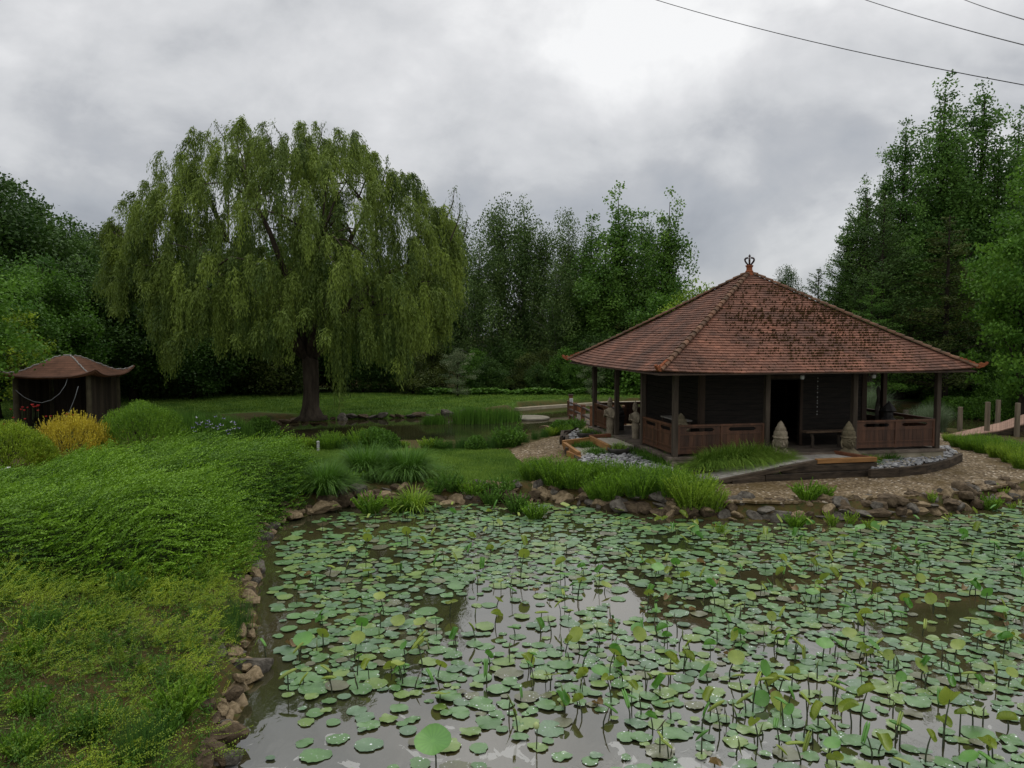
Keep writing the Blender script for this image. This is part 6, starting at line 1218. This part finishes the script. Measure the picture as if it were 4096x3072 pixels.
# ================================================================== WEEDY LEFT BANK: ground cover nobody could count
def bank():
    r = rg(66); PB = [(-2.45, 5.0), (-3.0, 7.6), (-3.45, 9.0), (-3.74, 9.9), (-3.95, 10.9), (-4.25, 12), (-4.62, 13.4), (-5.0, 15.0), (-5.5, 14.5), (-5.3, 12.8), (-6.0, 12.2), (-10.5, 12.3), (-10.5, 4.0)]
    a = np.array(PB)
    def scatter(n, seed, lim=None):
        q_ = rg(seed).uniform(a.min(0), a.max(0), (n * 3, 2)); q_ = q_[sdf(PB, q_) > .02]; return q_[:n]
    def patch(P, f, ph): return .5 + .5 * np.sin(P[:, 0] * f + ph + 1.4 * np.sin(P[:, 1] * f * .8)) * np.sin(P[:, 1] * f * 1.1 + ph * 2 + 1.2 * np.sin(P[:, 0] * f * .7))
    fb = FB()
    # low yellow-green sprays of the creeping shrub, thinning towards the bottom
    Pc = scatter(1150, 1); dens = np.clip((Pc[:, 1] - 6.0) / 4.5, .42, 1) * (.45 + .7 * patch(Pc, 1.7, .3)); Pc = Pc[r.random(len(Pc)) < dens]; nc = len(Pc); kk = r.integers(10, 30, nc); ids = np.repeat(np.arange(nc), kk); n = len(ids); M_ = 18
    cr_ = r.uniform(.08, .26, nc); P = Pc[ids] + r.normal(0, 1, (n, 2)) * cr_[ids][:, None] * .6; z = gz(P); hgt = cr_[ids] * r.uniform(.2, 1.1, n)
    D = unit(np.array([.62, .12, .34]) + r.normal(0, .30, (n, 3)) + .35 * r.normal(0, 1, (nc, 3))[ids] * np.array([1, 1, .4])); L = r.uniform(.12, .30, n) * (.7 + 1.6 * cr_[ids]); t = (np.arange(M_)[None] + .5) / M_; S = unit(np.cross(D, np.array([0, 0, 1.]) + r.normal(0, .35, (n, 3)))); sd = np.where(np.arange(M_) % 2, 1, -1)[None, :, None]
    C = np.stack([P[:, 0], P[:, 1], z + hgt], 1)[:, None] + D[:, None] * (t * L[:, None])[..., None] + S[:, None] * sd * .012
    V, _ = leaves(C.reshape(-1, 3), (D[:, None] * .7 + S[:, None] * sd * .8 + r.normal(0, .2, (n, M_, 3))).reshape(-1, 3), .028, .012, r, .9); fb.add(V, np.repeat(np.clip(r.normal(.40, .22, nc), 0, 1)[ids] + r.normal(0, .10, n), M_) + np.tile(t[0] * .2, n))
    tag(link('creeping_shrub', fb.mesh('creeping_shrub', leafm('creeper_leaf', (.070, .150, .012), (.31, .40, .026), .8, .25))), 'yellow green creeping shrub spreading over the lower left bank', 'ground cover', kind='stuff')
    # herbs: blue-green and mid-green small leaved weeds
    fb = FB(); P = scatter(9000, 2); P = P[r.random(len(P)) < (.25 + .75 * patch(P, 2.7, 2.0) ** 2)]; n = len(P); z = gz(P); nl = 22; h = r.uniform(.08, .30, n)
    D = unit(np.array([0, 0, 1.]) + r.normal(0, .3, (n, 3))); t = r.uniform(.0, 1, (n, nl)); C = np.stack([P[:, 0], P[:, 1], z], 1)[:, None] + D[:, None] * (t * h[:, None])[..., None] + r.normal(0, .022, (n, nl, 3))
    V, _ = leaves(C.reshape(-1, 3), rdir(r, n * nl) + np.array([0, 0, .7]), .045 * r.uniform(.6, 1.4, n * nl), .014, r, .4); fb.add(V, np.repeat(r.normal(.40, .22, n), nl))
    tag(link('bank_weeds', fb.mesh('bank_weeds', M_mid)), 'mixed green weeds growing over the lower left bank', 'ground cover', kind='stuff')
    # dry litter and thin straws
    P = scatter(2600, 3); n = len(P); z = gz(P); V, _ = leaves(np.stack([P[:, 0], P[:, 1], z + r.uniform(.01, .05, n)], 1), rdir(r, n) * np.array([1, 1, .25]), r.uniform(.03, .14, n), r.uniform(.006, .02, n), r, 1.5); fb = FB(); fb.add(V, r.uniform(0, 1, n))
    tag(link('dry_litter', fb.mesh('dry_litter', leafm('dry_litter', (.10, .062, .030), (.34, .26, .16), 2, .1))), 'dry sticks and dead leaves on the soil of the left bank', 'litter', kind='stuff')
    b_ = scatter(2600, 5); b_ = b_[patch(b_, 2.3, 4.1) > .55]; n = len(b_); V, Tn = blades(r, np.stack([b_[:, 0], b_[:, 1], gz(b_)], 1), r.uniform(0, 6.28, n), r.uniform(.12, .34, n), r.uniform(.1, .9, n), np.full(n, .008), 4, .5)
    tag(link('bank_grass', np_mesh('bank_grass', V, np.arange(len(V)).reshape(-1, 4), M_blade, Tn)), 'thin grass growing among the weeds of the left bank', 'grass', kind='stuff')
bank()
GK = 'weeds on the left bank'
for i, (px, py, s, k, lb) in enumerate(((160, 2640, .75, 0, 'feathery blue green weed on the left bank, upper one'), (110, 2720, .6, 0, 'feathery blue green weed on the left bank, lower one'), (130, 2900, .6, 0, 'feathery green weed near the bottom left'), (370, 2960, .65, 0, 'bushy green weed near the bottom edge of the bank'), (100, 3060, .6, 0, 'soft green weed in the bottom left corner'), (380, 2560, .55, 0, 'blue green weed in the middle of the left bank'), (500, 2450, .8, 0, 'tall green weed below the hedge'), (560, 2380, .8, 0, 'tall green weed touching the hedge edge'), (640, 2420, .6, 0, 'light green weed near the rocks'), (750, 2290, .9, 0, 'rounded leafy plant at the hedge foot by the rocks'), (700, 2880, .8, 0, 'bushy leafy weed beside the rocks near the bottom'), (790, 2780, .6, 0, 'low leafy weed on the rocks'), (640, 2960, .6, 0, 'dark leafy weed next to the biggest rock'), (860, 2230, .7, 0, 'dark green plant between the hedge and the rocks'))):
    P1(leafyd[i % 2] if i % 3 else leafy[i % 2], 'bank_weed', px, py, s * .82, lb, 'plant', GK, z=.39)
for i, (px, py, s, lb) in enumerate(((940, 2480, .55, 'rush clump leaning over the rocks of the left bank'), (900, 2530, .5, 'rush clump behind the rocks of the left bank'), (950, 2160, .6, 'dark rushes under the hedge tip by the rocks'), (560, 3080, .55, 'dark grassy clump at the bottom edge of the bank'))):
    P1([rush[i % 2]], 'rush_clump', px, py, s, lb, 'plant', GK, z=.3, names=B1)

# ================================================================== LOTUS
def pad_mat(name, c1, c2, drops=True, rough=.34):
    """waxy leaf: faint radial veins, blotches, and round water drops with their sparkle painted white"""
    m = bpy.data.materials.new(name); m.use_nodes = True; t = m.node_tree; n = t.nodes; l = t.links
    b = n['Principled BSDF']; b.inputs['Roughness'].default_value = rough; b.inputs['Specular IOR Level'].default_value = .75
    g = n.new('ShaderNodeTexCoord'); ge = n.new('ShaderNodeNewGeometry')
    nz = n.new('ShaderNodeTexNoise'); nz.inputs['Scale'].default_value = 2.2; nz.inputs['Detail'].default_value = 5; l.new(ge.outputs['Position'], nz.inputs['Vector'])
    r = n.new('ShaderNodeValToRGB'); e = r.color_ramp.elements; e[0].position = .32; e[0].color = (*c1, 1); e[1].position = .68; e[1].color = (*c2, 1); l.new(nz.outputs[0], r.inputs[0])
    a = n.new('ShaderNodeAttribute'); a.attribute_name = 'tone'; mr = n.new('ShaderNodeMapRange'); mr.inputs['To Min'].default_value = .55; mr.inputs['To Max'].default_value = 1.35; l.new(a.outputs['Fac'], mr.inputs[0])
    v = n.new('ShaderNodeVectorMath'); v.operation = 'SCALE'; l.new(r.outputs[0], v.inputs[0]); l.new(mr.outputs[0], v.inputs['Scale'])
    l.new(v.outputs[0], b.inputs['Base Color'])
    if drops:
        vo = n.new('ShaderNodeTexVoronoi'); vo.voronoi_dimensions = '2D'; vo.inputs['Scale'].default_value = 26; vo.inputs['Randomness'].default_value = 1; l.new(ge.outputs['Position'], vo.inputs['Vector'])
        bw = n.new('ShaderNodeRGBToBW'); l.new(vo.outputs['Color'], bw.inputs[0])
        th = n.new('ShaderNodeMapRange'); th.inputs['From Min'].default_value = .60; th.inputs['From Max'].default_value = .95; th.inputs['To Min'].default_value = 0; th.inputs['To Max'].default_value = .34; l.new(bw.outputs[0], th.inputs[0])
        n2 = n.new('ShaderNodeTexNoise'); n2.inputs['Scale'].default_value = 3.4; l.new(ge.outputs['Position'], n2.inputs['Vector'])
        m2 = n.new('ShaderNodeMapRange'); m2.inputs['From Min'].default_value = .42; m2.inputs['From Max'].default_value = .60; l.new(n2.outputs[0], m2.inputs[0])
        mu = n.new('ShaderNodeMath'); mu.operation = 'MULTIPLY'; l.new(th.outputs[0], mu.inputs[0]); l.new(m2.outputs[0], mu.inputs[1])
        lt = n.new('ShaderNodeMath'); lt.operation = 'LESS_THAN'; l.new(vo.outputs['Distance'], lt.inputs[0]); l.new(mu.outputs[0], lt.inputs[1])
        gl = n.new('ShaderNodeBsdfGlossy'); gl.inputs[0].default_value = (.95, .97, 1, 1); gl.inputs['Roughness'].default_value = .12
        df = n.new('ShaderNodeBsdfDiffuse'); df.inputs[0].default_value = (.90, .92, .92, 1)  # white diffuse share paints the sky sparkle into the drops
        m3 = n.new('ShaderNodeMixShader'); m3.inputs[0].default_value = .4; l.new(gl.outputs[0], m3.inputs[1]); l.new(df.outputs[0], m3.inputs[2])
        mx = n.new('ShaderNodeMixShader'); l.new(lt.outputs[0], mx.inputs[0]); l.new(b.outputs[0], mx.inputs[1]); l.new(m3.outputs[0], mx.inputs[2]); l.new(mx.outputs[0], n['Material Output'].inputs[0])
    else:
        tb = n.new('ShaderNodeBsdfTranslucent'); l.new(v.outputs[0], tb.inputs[0]); ms = n.new('ShaderNodeMixShader'); ms.inputs[0].default_value = .3
        l.new(b.outputs[0], ms.inputs[1]); l.new(tb.outputs[0], ms.inputs[2]); l.new(ms.outputs[0], n['Material Output'].inputs[0])
    return m
MP = [pad_mat('pad_green', (.066, .145, .044), (.110, .215, .072)), pad_mat('pad_bluish', (.074, .140, .070), (.118, .200, .102)), pad_mat('pad_yellowish', (.105, .180, .036), (.165, .245, .060)), pad_mat('pad_brownish', (.090, .085, .048), (.135, .150, .075))]
M_young = pad_mat('young_leaf', (.175, .255, .022), (.300, .375, .040), False, .5); M_fresh = pad_mat('fresh_leaf', (.075, .235, .025), (.135, .335, .040), False, .5)
M_old = pad_mat('dying_leaf', (.16, .095, .030), (.25, .165, .055), False, .6)
M_lst = mk('lotus_stem', (.022, .030, .014), (.055, .070, .030), .6, 6)
def disc(seed, wav=.05, cup=.0, notch=True, lift=.0, fold=None, nr=5, nt=36):
    """unit lotus blade as vertices/faces; fold bends it about the x axis"""
    r = random.Random(seed); ph = [r.uniform(0, 6.28) for _ in range(5)]; vs = [(0, 0, 0)]; tn = [.75]
    kk = 2 * (r.uniform(0, 3.14))
    for i in range(1, nr + 1):
        q_ = i / nr
        for j in range(nt):
            a = 6.2832 * j / nt; R_ = 1 + wav * (math.sin(2 * a + ph[0]) * .7 + math.sin(3 * a + ph[1]) * .6 + .5 * math.sin(7 * a + ph[2]) * .6 + .3 * math.sin(13 * a + ph[3]))
            if notch: R_ *= 1 - .16 * math.exp(-((math.atan2(math.sin(a - kk), math.cos(a - kk))) / .16) ** 2) - .12 * math.exp(-((math.atan2(math.sin(a - kk - 3.14), math.cos(a - kk - 3.14))) / .14) ** 2)
            x, y = q_ * R_ * math.cos(a), q_ * R_ * math.sin(a); z = cup * q_ ** 2 + lift * q_ ** 3 * (math.sin(3 * a + ph[4]) + .6 * math.sin(5 * a + ph[1]))
            if fold:
                s_ = abs(y); th = fold * s_; z += math.sin(min(th, 1.5)) * s_ * .9; y = math.copysign(s_ * math.cos(min(th, 1.45)), y)
            vs.append((x, y, z)); tn.append(.5 + .10 * math.cos(a * 18) * (1 if i < nr else 0) + (.0 if i < nr else -.10) + r.uniform(-.03, .03))
    fs = [(0, 1 + j, 1 + (j + 1) % nt) for j in range(nt)] + [(1 + (i - 1) * nt + j, 1 + i * nt + j, 1 + i * nt + (j + 1) % nt, 1 + (i - 1) * nt + (j + 1) % nt) for i in range(1, nr) for j in range(nt)]
    return vs, fs, tn
def dmesh(name, d, mat, solid=False):
    m_ = MB(); m_.add(d[0], d[1], d[2]); return m_.mesh(name, mat, True)
PD = [disc(i, .05 + .03 * (i % 3), .01, True, .010 + .02 * (i % 2)) for i in range(6)] + [disc(20 + i, .14, .02, True, .05) for i in range(3)]
PMESH = [[dmesh('lotus_pad', d, m) for d in PD] for m in MP]
rl = np.random.default_rng(303)
# open-water patches seen in the photograph: picture ellipses turned into places on the pond
OPEN = [(1960, 2440, 300, 95, .10), (2120, 2500, 220, 80, .14), (2460, 2400, 200, 65, .16), (2640, 2470, 230, 80, .14), (1760, 2390, 110, 50, .25), (1330, 2900, 520, 130, .16), (1000, 3010, 330, 110, .03), (1400, 3060, 420, 90, .05), (2200, 3010, 420, 80, .10), (2450, 2890, 260, 70, .22), (1150, 2110, 180, 60, .12), (1400, 2085, 260, 50, .30), (2010, 2040, 180, 20, .4), (2680, 2170, 130, 35, .15),
        (3100, 2310, 170, 38, .15), (3780, 2420, 190, 55, .22), (3560, 2880, 340, 80, .22), (3250, 2800, 240, 80, .25), (3200, 2610, 180, 60, .2), (3700, 2520, 190, 60, .25), (1080, 2350, 60, 170, .15), (1180, 2500, 100, 130, .35), (1050, 2560, 60, 70, .15), (2900, 3010, 380, 80, .22), (1500, 2230, 120, 36, .3), (1080, 2680, 70, 110, .2), (1010, 2800, 70, 60, .05), (1650, 2660, 170, 50, .35), (2020, 2740, 200, 55, .3), (1900, 2600, 150, 50, .25), (2350, 2640, 160, 45, .4), (3920, 2960, 240, 70, .3)]
xy = rl.uniform([-5.2, 6.2], [22, 22.2], (42000, 2)); dW = sdf(W1, xy)
acc = []; cell = {}
for (x, y), dw in zip(xy, dW):
    if dw < .28 or y > 21.6 + .05 * x + 1.2: continue
    px, py = proj(x, y, 0)
    if px > 5200 or py > 3300: continue
    left = np.interp(y, [7, 9, 10, 12, 15, 17, 20], [.42, .36, .40, .34, .40, .5, .7])
    p = 1.0
    if px < 1500 and dw < left: p = .04
    elif dw < .62 and px > 1300: p = .35
    for cx_, cy_, rx_, ry_, pr_ in OPEN:
        dd = ((px - cx_) / rx_) ** 2 + ((py - cy_) / ry_) ** 2
        if dd < 1: p = min(p, pr_)
    p *= .62 + .38 * math.sin(x * 1.7 + 2 * math.sin(y * .9)) * math.sin(y * 1.3 + x * .4) + .2
    if rl.random() > p: continue
    R_ = rl.choice([rl.uniform(.05, .09), rl.uniform(.09, .14), rl.uniform(.13, .20)], p=[.45, .38, .17])
    k = (int(x / .4), int(y / .4)); ok = True
    for i in (-1, 0, 1):
        for j in (-1, 0, 1):
            for (a, b, rr_) in cell.get((k[0] + i, k[1] + j), ()):
                if math.hypot(a - x, b - y) < (rr_ + R_) * .66: ok = False; break
            if not ok: break
        if not ok: break
    if not ok: continue
    cell.setdefault(k, []).append((x, y, R_)); acc.append((x, y, R_, px, py))
acc.sort(key=lambda q_: -(q_[2] / math.hypot(q_[0], q_[1]) ** 1.6) if (-30 < q_[3] < 4130 and q_[4] < 3090) else 1)
ADJ = ('green', 'bluish', 'yellowish', 'brownish'); far_p = [MB() for _ in MP]; npad = 0
for (x, y, R_, px, py) in acc:
    mi = rl.choice(4, p=[.52, .20, .22, .06]); di = rl.integers(0, 6) if rl.random() < .78 else rl.integers(6, 9); z = .006 + rl.uniform(0, .02); rz = rl.uniform(0, 6.28)
    if npad < 300:
        o = link('lotus_pad', PMESH[mi][di], None, (x, y, z)); o.scale = (R_, R_ * rl.uniform(.86, 1.0), R_); o.rotation_euler = (rl.normal(0, .018), rl.normal(0, .018), rz); npad += 1
        SZ = 'small ' if R_ < .105 else 'large ' if R_ > .16 else ''; tag(o, SZ + ADJ[mi] + (' round' if di < 6 else ' crinkled') + ' lotus pad floating on the water', 'lotus pad', SZ + ADJ[mi] + (' round' if di < 6 else ' crinkled') + ' floating lotus pads')
    else:
        c, s_ = math.cos(rz), math.sin(rz); vs, fs, tn = PD[di]; dz = rl.uniform(-.15, .15); tx, ty = rl.normal(0, .012, 2)
        far_p[mi].add([(x + (a * c - b * s_) * R_, y + (a * s_ + b * c) * R_, z + (w_ + a * tx + b * ty) * R_) for a, b, w_ in vs], fs, [min(1, max(0, q_ + dz)) for q_ in tn])
fpd = thing('distant_lotus_pads', (4, 15, 0), 'carpet of small lotus pads covering the middle and far pond', 'lotus pads'); fpd['kind'] = 'stuff'
for k, m_ in enumerate(far_p): part(m_, 'pads', MP[k], fpd, True, kind='stuff')
# leaves standing on stems
def rolled(seed):
    r = random.Random(seed); m_ = MB(); L = 1.0
    for s in (-1, 1):
        m_.tube([(t * L, s * (.105 + .012 * math.sin(3 * t)), .05 * math.cos(t * 2.2)) for t in np.linspace(-1, 1, 9)], [max(.02, .125 * math.sin(max(.05, (1 - abs(t) ** 2.6)) * 1.57)) for t in np.linspace(-1, 1, 9)], 8, [.3 + .5 * r.random()] * 72)
    return m_.mesh('blade', M_young if seed % 3 else M_fresh, True)
def spear(seed, mat):
    r = random.Random(seed); m_ = MB(); m_.tube([(t, .0, .06 * math.sin(t * 3)) for t in np.linspace(-1, 1, 9)], [max(.008, .085 * (1 - abs((t + .1)) ** 1.7)) for t in np.linspace(-1, 1, 9)], 6, .5); return m_.mesh('blade', mat, True)
BL = {'rolled': [rolled(i) for i in range(4)], 'open': [dmesh('blade', disc(50 + i, .04, .10, False, .05), (M_young, M_fresh, M_young, M_fresh)[i]) for i in range(4)],
      'folded': [dmesh('blade', disc(60 + i, .04, .03, False, .04, fold=1.15 + .3 * i), (M_young, M_fresh, M_young)[i]) for i in range(3)], 'spear': [spear(1, mk('spear_green', (.085, .12, .03), (.15, .19, .05), .6)), spear(2, mk('spear_brown', (.055, .045, .025), (.11, .09, .05), .7))], 'old': [dmesh('blade', disc(70, .16, .05, False, .12, fold=.9), M_old)]}
def stand(kind, x, y, h, s, az, tilt, label, grp, vi=None, r=random.Random(9)):
    o = empty('lotus_leaf', (x, y, 0), 0, label, 'lotus leaf', grp); lst = BL[kind]; me = lst[vi if vi is not None else r.randrange(len(lst))]
    lx, ly = r.uniform(-.25, .25) * h, r.uniform(-.25, .25) * h
    b = link('blade', me, o, (lx, ly, h)); b.scale = (s, s, s)
    ax_ = Vector((-math.sin(az), math.cos(az), 0))
    if kind in ('rolled', 'spear'): q_ = Matrix.Rotation(az, 3, 'Z') @ Matrix.Rotation(-tilt, 3, 'Y')
    else: q_ = Matrix.Rotation(tilt, 3, ax_) @ Matrix.Rotation(az + r.uniform(-.4, .4), 3, 'Z')
    b.rotation_euler = q_.to_euler()
    m_ = MB(); m_.tube([(0, 0, -.15), (lx * .1, ly * .1, h * .3), (lx * .55, ly * .55, h * .72), (lx, ly, h - .002)], [.010, .009, .008, .006], 6); link('stem', m_.mesh('stem', M_lst, True), o); return o
rs = random.Random(41); nst = 0; tries = 0; GN = {'rolled': 'rolled young lotus leaves on stems', 'open': 'open lotus leaves standing on stems', 'folded': 'half folded lotus leaves on stems', 'spear': 'thin lotus spears', 'old': 'curled brown lotus leaves'}
LBN = {'rolled': 'rolled yellow green lotus leaf on a thin stem', 'open': 'opened tilted lotus leaf on a stem', 'folded': 'shell folded lotus leaf on a stem', 'spear': 'thin pointed lotus shoot among pads', 'old': 'curled brown lotus leaf among pads'}
STL = []
while nst < 580 and tries < 60000:
    tries += 1; px = rs.uniform(1000, 4200); py = 2050 + (3090 - 2050) * rs.random() ** 1.35; x, y = G(px, py)
    if sdf(W1, np.array([[x, y]]))[0] < .35: continue
    w_ = .30 + .70 * min(1, max(0, (px - 1000) / 1800)); 
    if py > 2780: w_ *= .6 if px > 1900 else .12
    if py > 2950 and px < 2600: continue
    if rs.random() > w_: continue
    kd = rs.choices(('rolled', 'open', 'folded', 'spear', 'old'), (.34, .17, .17, .28, .04))[0]; h = rs.uniform(.08, .30) * (.75 if kd == 'spear' else 1) if kd != 'old' else .03
    s = {'rolled': rs.uniform(.065, .125), 'open': rs.uniform(.065, .120), 'folded': rs.uniform(.07, .120), 'spear': rs.uniform(.06, .13), 'old': rs.uniform(.05, .09)}[kd]
    tl = {'rolled': rs.uniform(-.3, 1.2), 'open': rs.uniform(.1, 1.15), 'folded': rs.uniform(0, .9), 'spear': rs.uniform(.8, 1.5), 'old': .2}[kd]
    STL.append((s * (1.3 if kd == 'open' else 1) / y, kd, x, y, h, s, rs.uniform(0, 6.28), tl)); nst += 1
STL.sort(reverse=True); SB = {}
for (w_, kd, x, y, h, s, az, tl) in STL[:262]: stand(kd, x, y, h, s, az, tl, LBN[kd], GN[kd])
for (w_, kd, x, y, h, s, az, tl) in STL[262:]:
    me = rs.choice(BL[kd]); mt = me.materials[0]; s *= 1.1; m_ = SB.setdefault(mt.name, [MB(), mt])[0]
    q_ = (Matrix.Rotation(az, 3, 'Z') @ Matrix.Rotation(-tl, 3, 'Y')) if kd in ('rolled', 'spear') else (Matrix.Rotation(tl, 3, Vector((-math.sin(az), math.cos(az), 0))) @ Matrix.Rotation(az, 3, 'Z'))
    lx, ly = rs.uniform(-.25, .25) * h, rs.uniform(-.25, .25) * h; c = Vector((x + lx, y + ly, h)); tn = [q.value for q in me.attributes['tone'].data]
    m_.add([c + q_ @ (v.co * s) for v in me.vertices], [tuple(p.vertices) for p in me.polygons], tn)
    SB.setdefault('stem', [MB(), M_lst])[0].tube([(x, y, -.1), (x + lx * .5, y + ly * .5, h * .7), (x + lx, y + ly, h)], [.007, .006, .005], 4)
fsl = thing('distant_lotus_leaves', (6, 18, 0), 'small distant lotus leaves standing on stems over the far part of the pond', 'lotus leaves'); fsl['kind'] = 'stuff'
for k_, (m_, mt) in SB.items(): part(m_, 'stems' if k_ == 'stem' else 'blades', mt, fsl, True, kind='stuff')
# the conspicuous ones
GH = 'large single lotus leaves'
for (px, py, ybase, R_, kd, vi, az, tl, lb) in ((1745, 2950, 3060, .19, 'open', 3, 1.57 + 3.14, .38, 'largest bright green lotus leaf at the bottom, standing over the open water'), (1463, 2155, 2235, .098, 'open', 2, 1.57, 1.25, 'round yellow green lotus disc upright near the far bank, left of its twin'), (1632, 2125, 2200, .098, 'open', 2, 1.57, 1.25, 'round yellow green lotus disc upright near the far bank, right one of the two'), (2082, 2222, 2330, .105, 'open', 0, 1.57, 1.2, 'olive round lotus disc upright in the middle of the pond'),
        (1443, 2488, 2580, .095, 'open', 1, 1.57, 1.1, 'dark green round lotus leaf upright at the left side'), (1200, 2555, 2640, .13, 'open', 3, 4.7, .5, 'wide bright green lotus leaf near the left bank'), (1418, 2547, 2640, .10, 'open', 0, 4.7, .75, 'yellow oval lotus leaf right of the wide green one'), (1535, 2385, 2460, .10, 'open', 2, 4.7, .35, 'flat yellow lotus leaf seen edge on, left of centre'), (2310, 2312, 2400, .085, 'open', 0, 1.57, .75, 'domed yellow green lotus leaf over the open water at centre'),
        (2610, 2265, 2400, .11, 'open', 3, 4.7, .4, 'bright green lotus leaf on a tall stem right of centre'), (2860, 2345, 2430, .11, 'folded', 1, .5, .6, 'bright green folded lotus leaf in the right half of the pond'), (3381, 2532, 2600, .10, 'open', 0, 4.4, .45, 'plump yellow lotus leaf tilted over dark water at the right'), (3290, 2575, 2650, .12, 'open', 3, 4.7, .3, 'pale green open lotus leaf left of the plump yellow one'), (3770, 2815, 2990, .14, 'folded', 0, 1.2, 1.0, 'largest bent lotus leaf at the lower right, green inside and yellow outside'), (3440, 2760, 2900, .11, 'folded', 2, 3.3, .5, 'yellow green cupped lotus leaf at the lower right'),
        (3620, 2385, 2440, .085, 'open', 0, 1.57, 1.2, 'oval yellow lotus leaf upright at the right'), (3940, 2375, 2450, .10, 'open', 1, 1.57, 1.1, 'round green lotus leaf upright near the right edge'), (1200, 2585, 2650, .10, 'rolled', 1, .8, .6, 'light green rolled lotus leaf by the left bank rocks'), (1065, 2575, 2650, .085, 'rolled', 0, 2.4, .5, 'rolled lotus leaf standing between the left bank rocks and the pads'), (1320, 2670, 2730, .10, 'rolled', 1, 2.6, .3, 'plump rolled lotus leaf over dark water at the left'), (1760, 2775, 2810, .12, 'open', 2, 1.57, .35, 'yellow green lotus bowl with its dark mirror image below'), (1690, 2580, 2680, .12, 'rolled', 2, .7, .6, 'long rolled lotus leaf pointing up right, left of centre'), (3010, 2700, 2850, .10, 'rolled', 2, .9, .7, 'long rolled lotus leaf at the lower centre right'), (3320, 2890, 3000, .11, 'rolled', 1, 2.5, .8, 'big rolled lotus leaf leaning left at the lower right'), (3490, 2940, 3040, .12, 'rolled', 0, .8, .9, 'tall rolled lotus leaf leaning right at the lower right')):
    x, y = G(px, ybase); p = at(px, py, y); stand(kd, x, y, max(.08, p.z), R_, az, tl, lb, GH, vi)
# one closed white-green bud and a bent stem at the bottom
x, y = G(2145, 3000); p = at(2147, 2905, y); o = empty('lotus_bud', (x, y, 0), 0, 'pale green lotus bud on a dark stem at the bottom edge of the pond', 'lotus bud'); m_ = MB(); m_.lathe([(.006, 0), (.028, .012), (.036, .035), (.028, .06), (.006, .078)], (0, 0, p.z - .03), 10); link('bud', m_.mesh('bud', mk('bud_green', (.25, .33, .10), (.40, .46, .20), .5, 8), True), o); m_ = MB(); m_.tube([(0, 0, -.1), (.01, 0, p.z - .02)], .007, 5); link('stem', m_.mesh('stem', M_lst), o)
# labels: say where a look-alike stands
groups = {}
for o in bpy.data.objects:
    if o.parent is None and 'label' in o: groups.setdefault((o.get('group', ''), o['label']), []).append(o)
ORD = ('first', 'second', 'third', 'fourth', 'fifth', 'sixth', 'seventh', 'eighth', 'ninth', 'tenth', 'eleventh', 'twelfth', 'thirteenth', 'fourteenth', 'fifteenth', 'sixteenth', 'seventeenth', 'eighteenth')
def pxo(o): return proj(o.location.x, o.location.y, o.location.z)
for (g, lb), L_ in groups.items():
    if len(L_) < 2: continue
    sub = {}
    if len(L_) > 18 or 'lotus' in lb:
        for o in L_:
            px, py = pxo(o)
            if 'pebble' in lb: w_ = ''
            elif 'lotus' in lb: w_ = (' at far left' if px < 1500 else ' left of centre' if px < 2050 else ' in the middle' if px < 2700 else ' right of centre' if px < 3350 else ' at far right') + (', foreground' if py > 2760 else ', middle distance' if py > 2400 else ', farther out')
            else: w_ = ' at far left' if px < 1500 else ' left of centre' if px < 2050 else ' in the middle' if px < 2700 else ' right of centre' if px < 3350 else ' at far right'
            sub.setdefault(w_, []).append(o)
    else: sub[''] = L_
    for w_, S_ in sub.items():
        S_.sort(key=lambda o: pxo(o)[0])
        for i, o in enumerate(S_):
            new = lb + w_
            if 1 < len(S_) <= 18 and 'pebble' not in lb: new += (', rightmost' if i == len(S_) - 1 else ', leftmost' if i == 0 else f', {ORD[i]} from left')
            if len(new.split()) <= 16: o['label'] = new
            elif len((lb + w_).split()) <= 16: o['label'] = lb + w_
            if w_ and 'group' in o: o['group'] = g + w_.replace(',', '')
print('pads', len(acc), 'standing', nst, 'rocks', len([o for o in bpy.data.objects if o.name.startswith('rock')]))
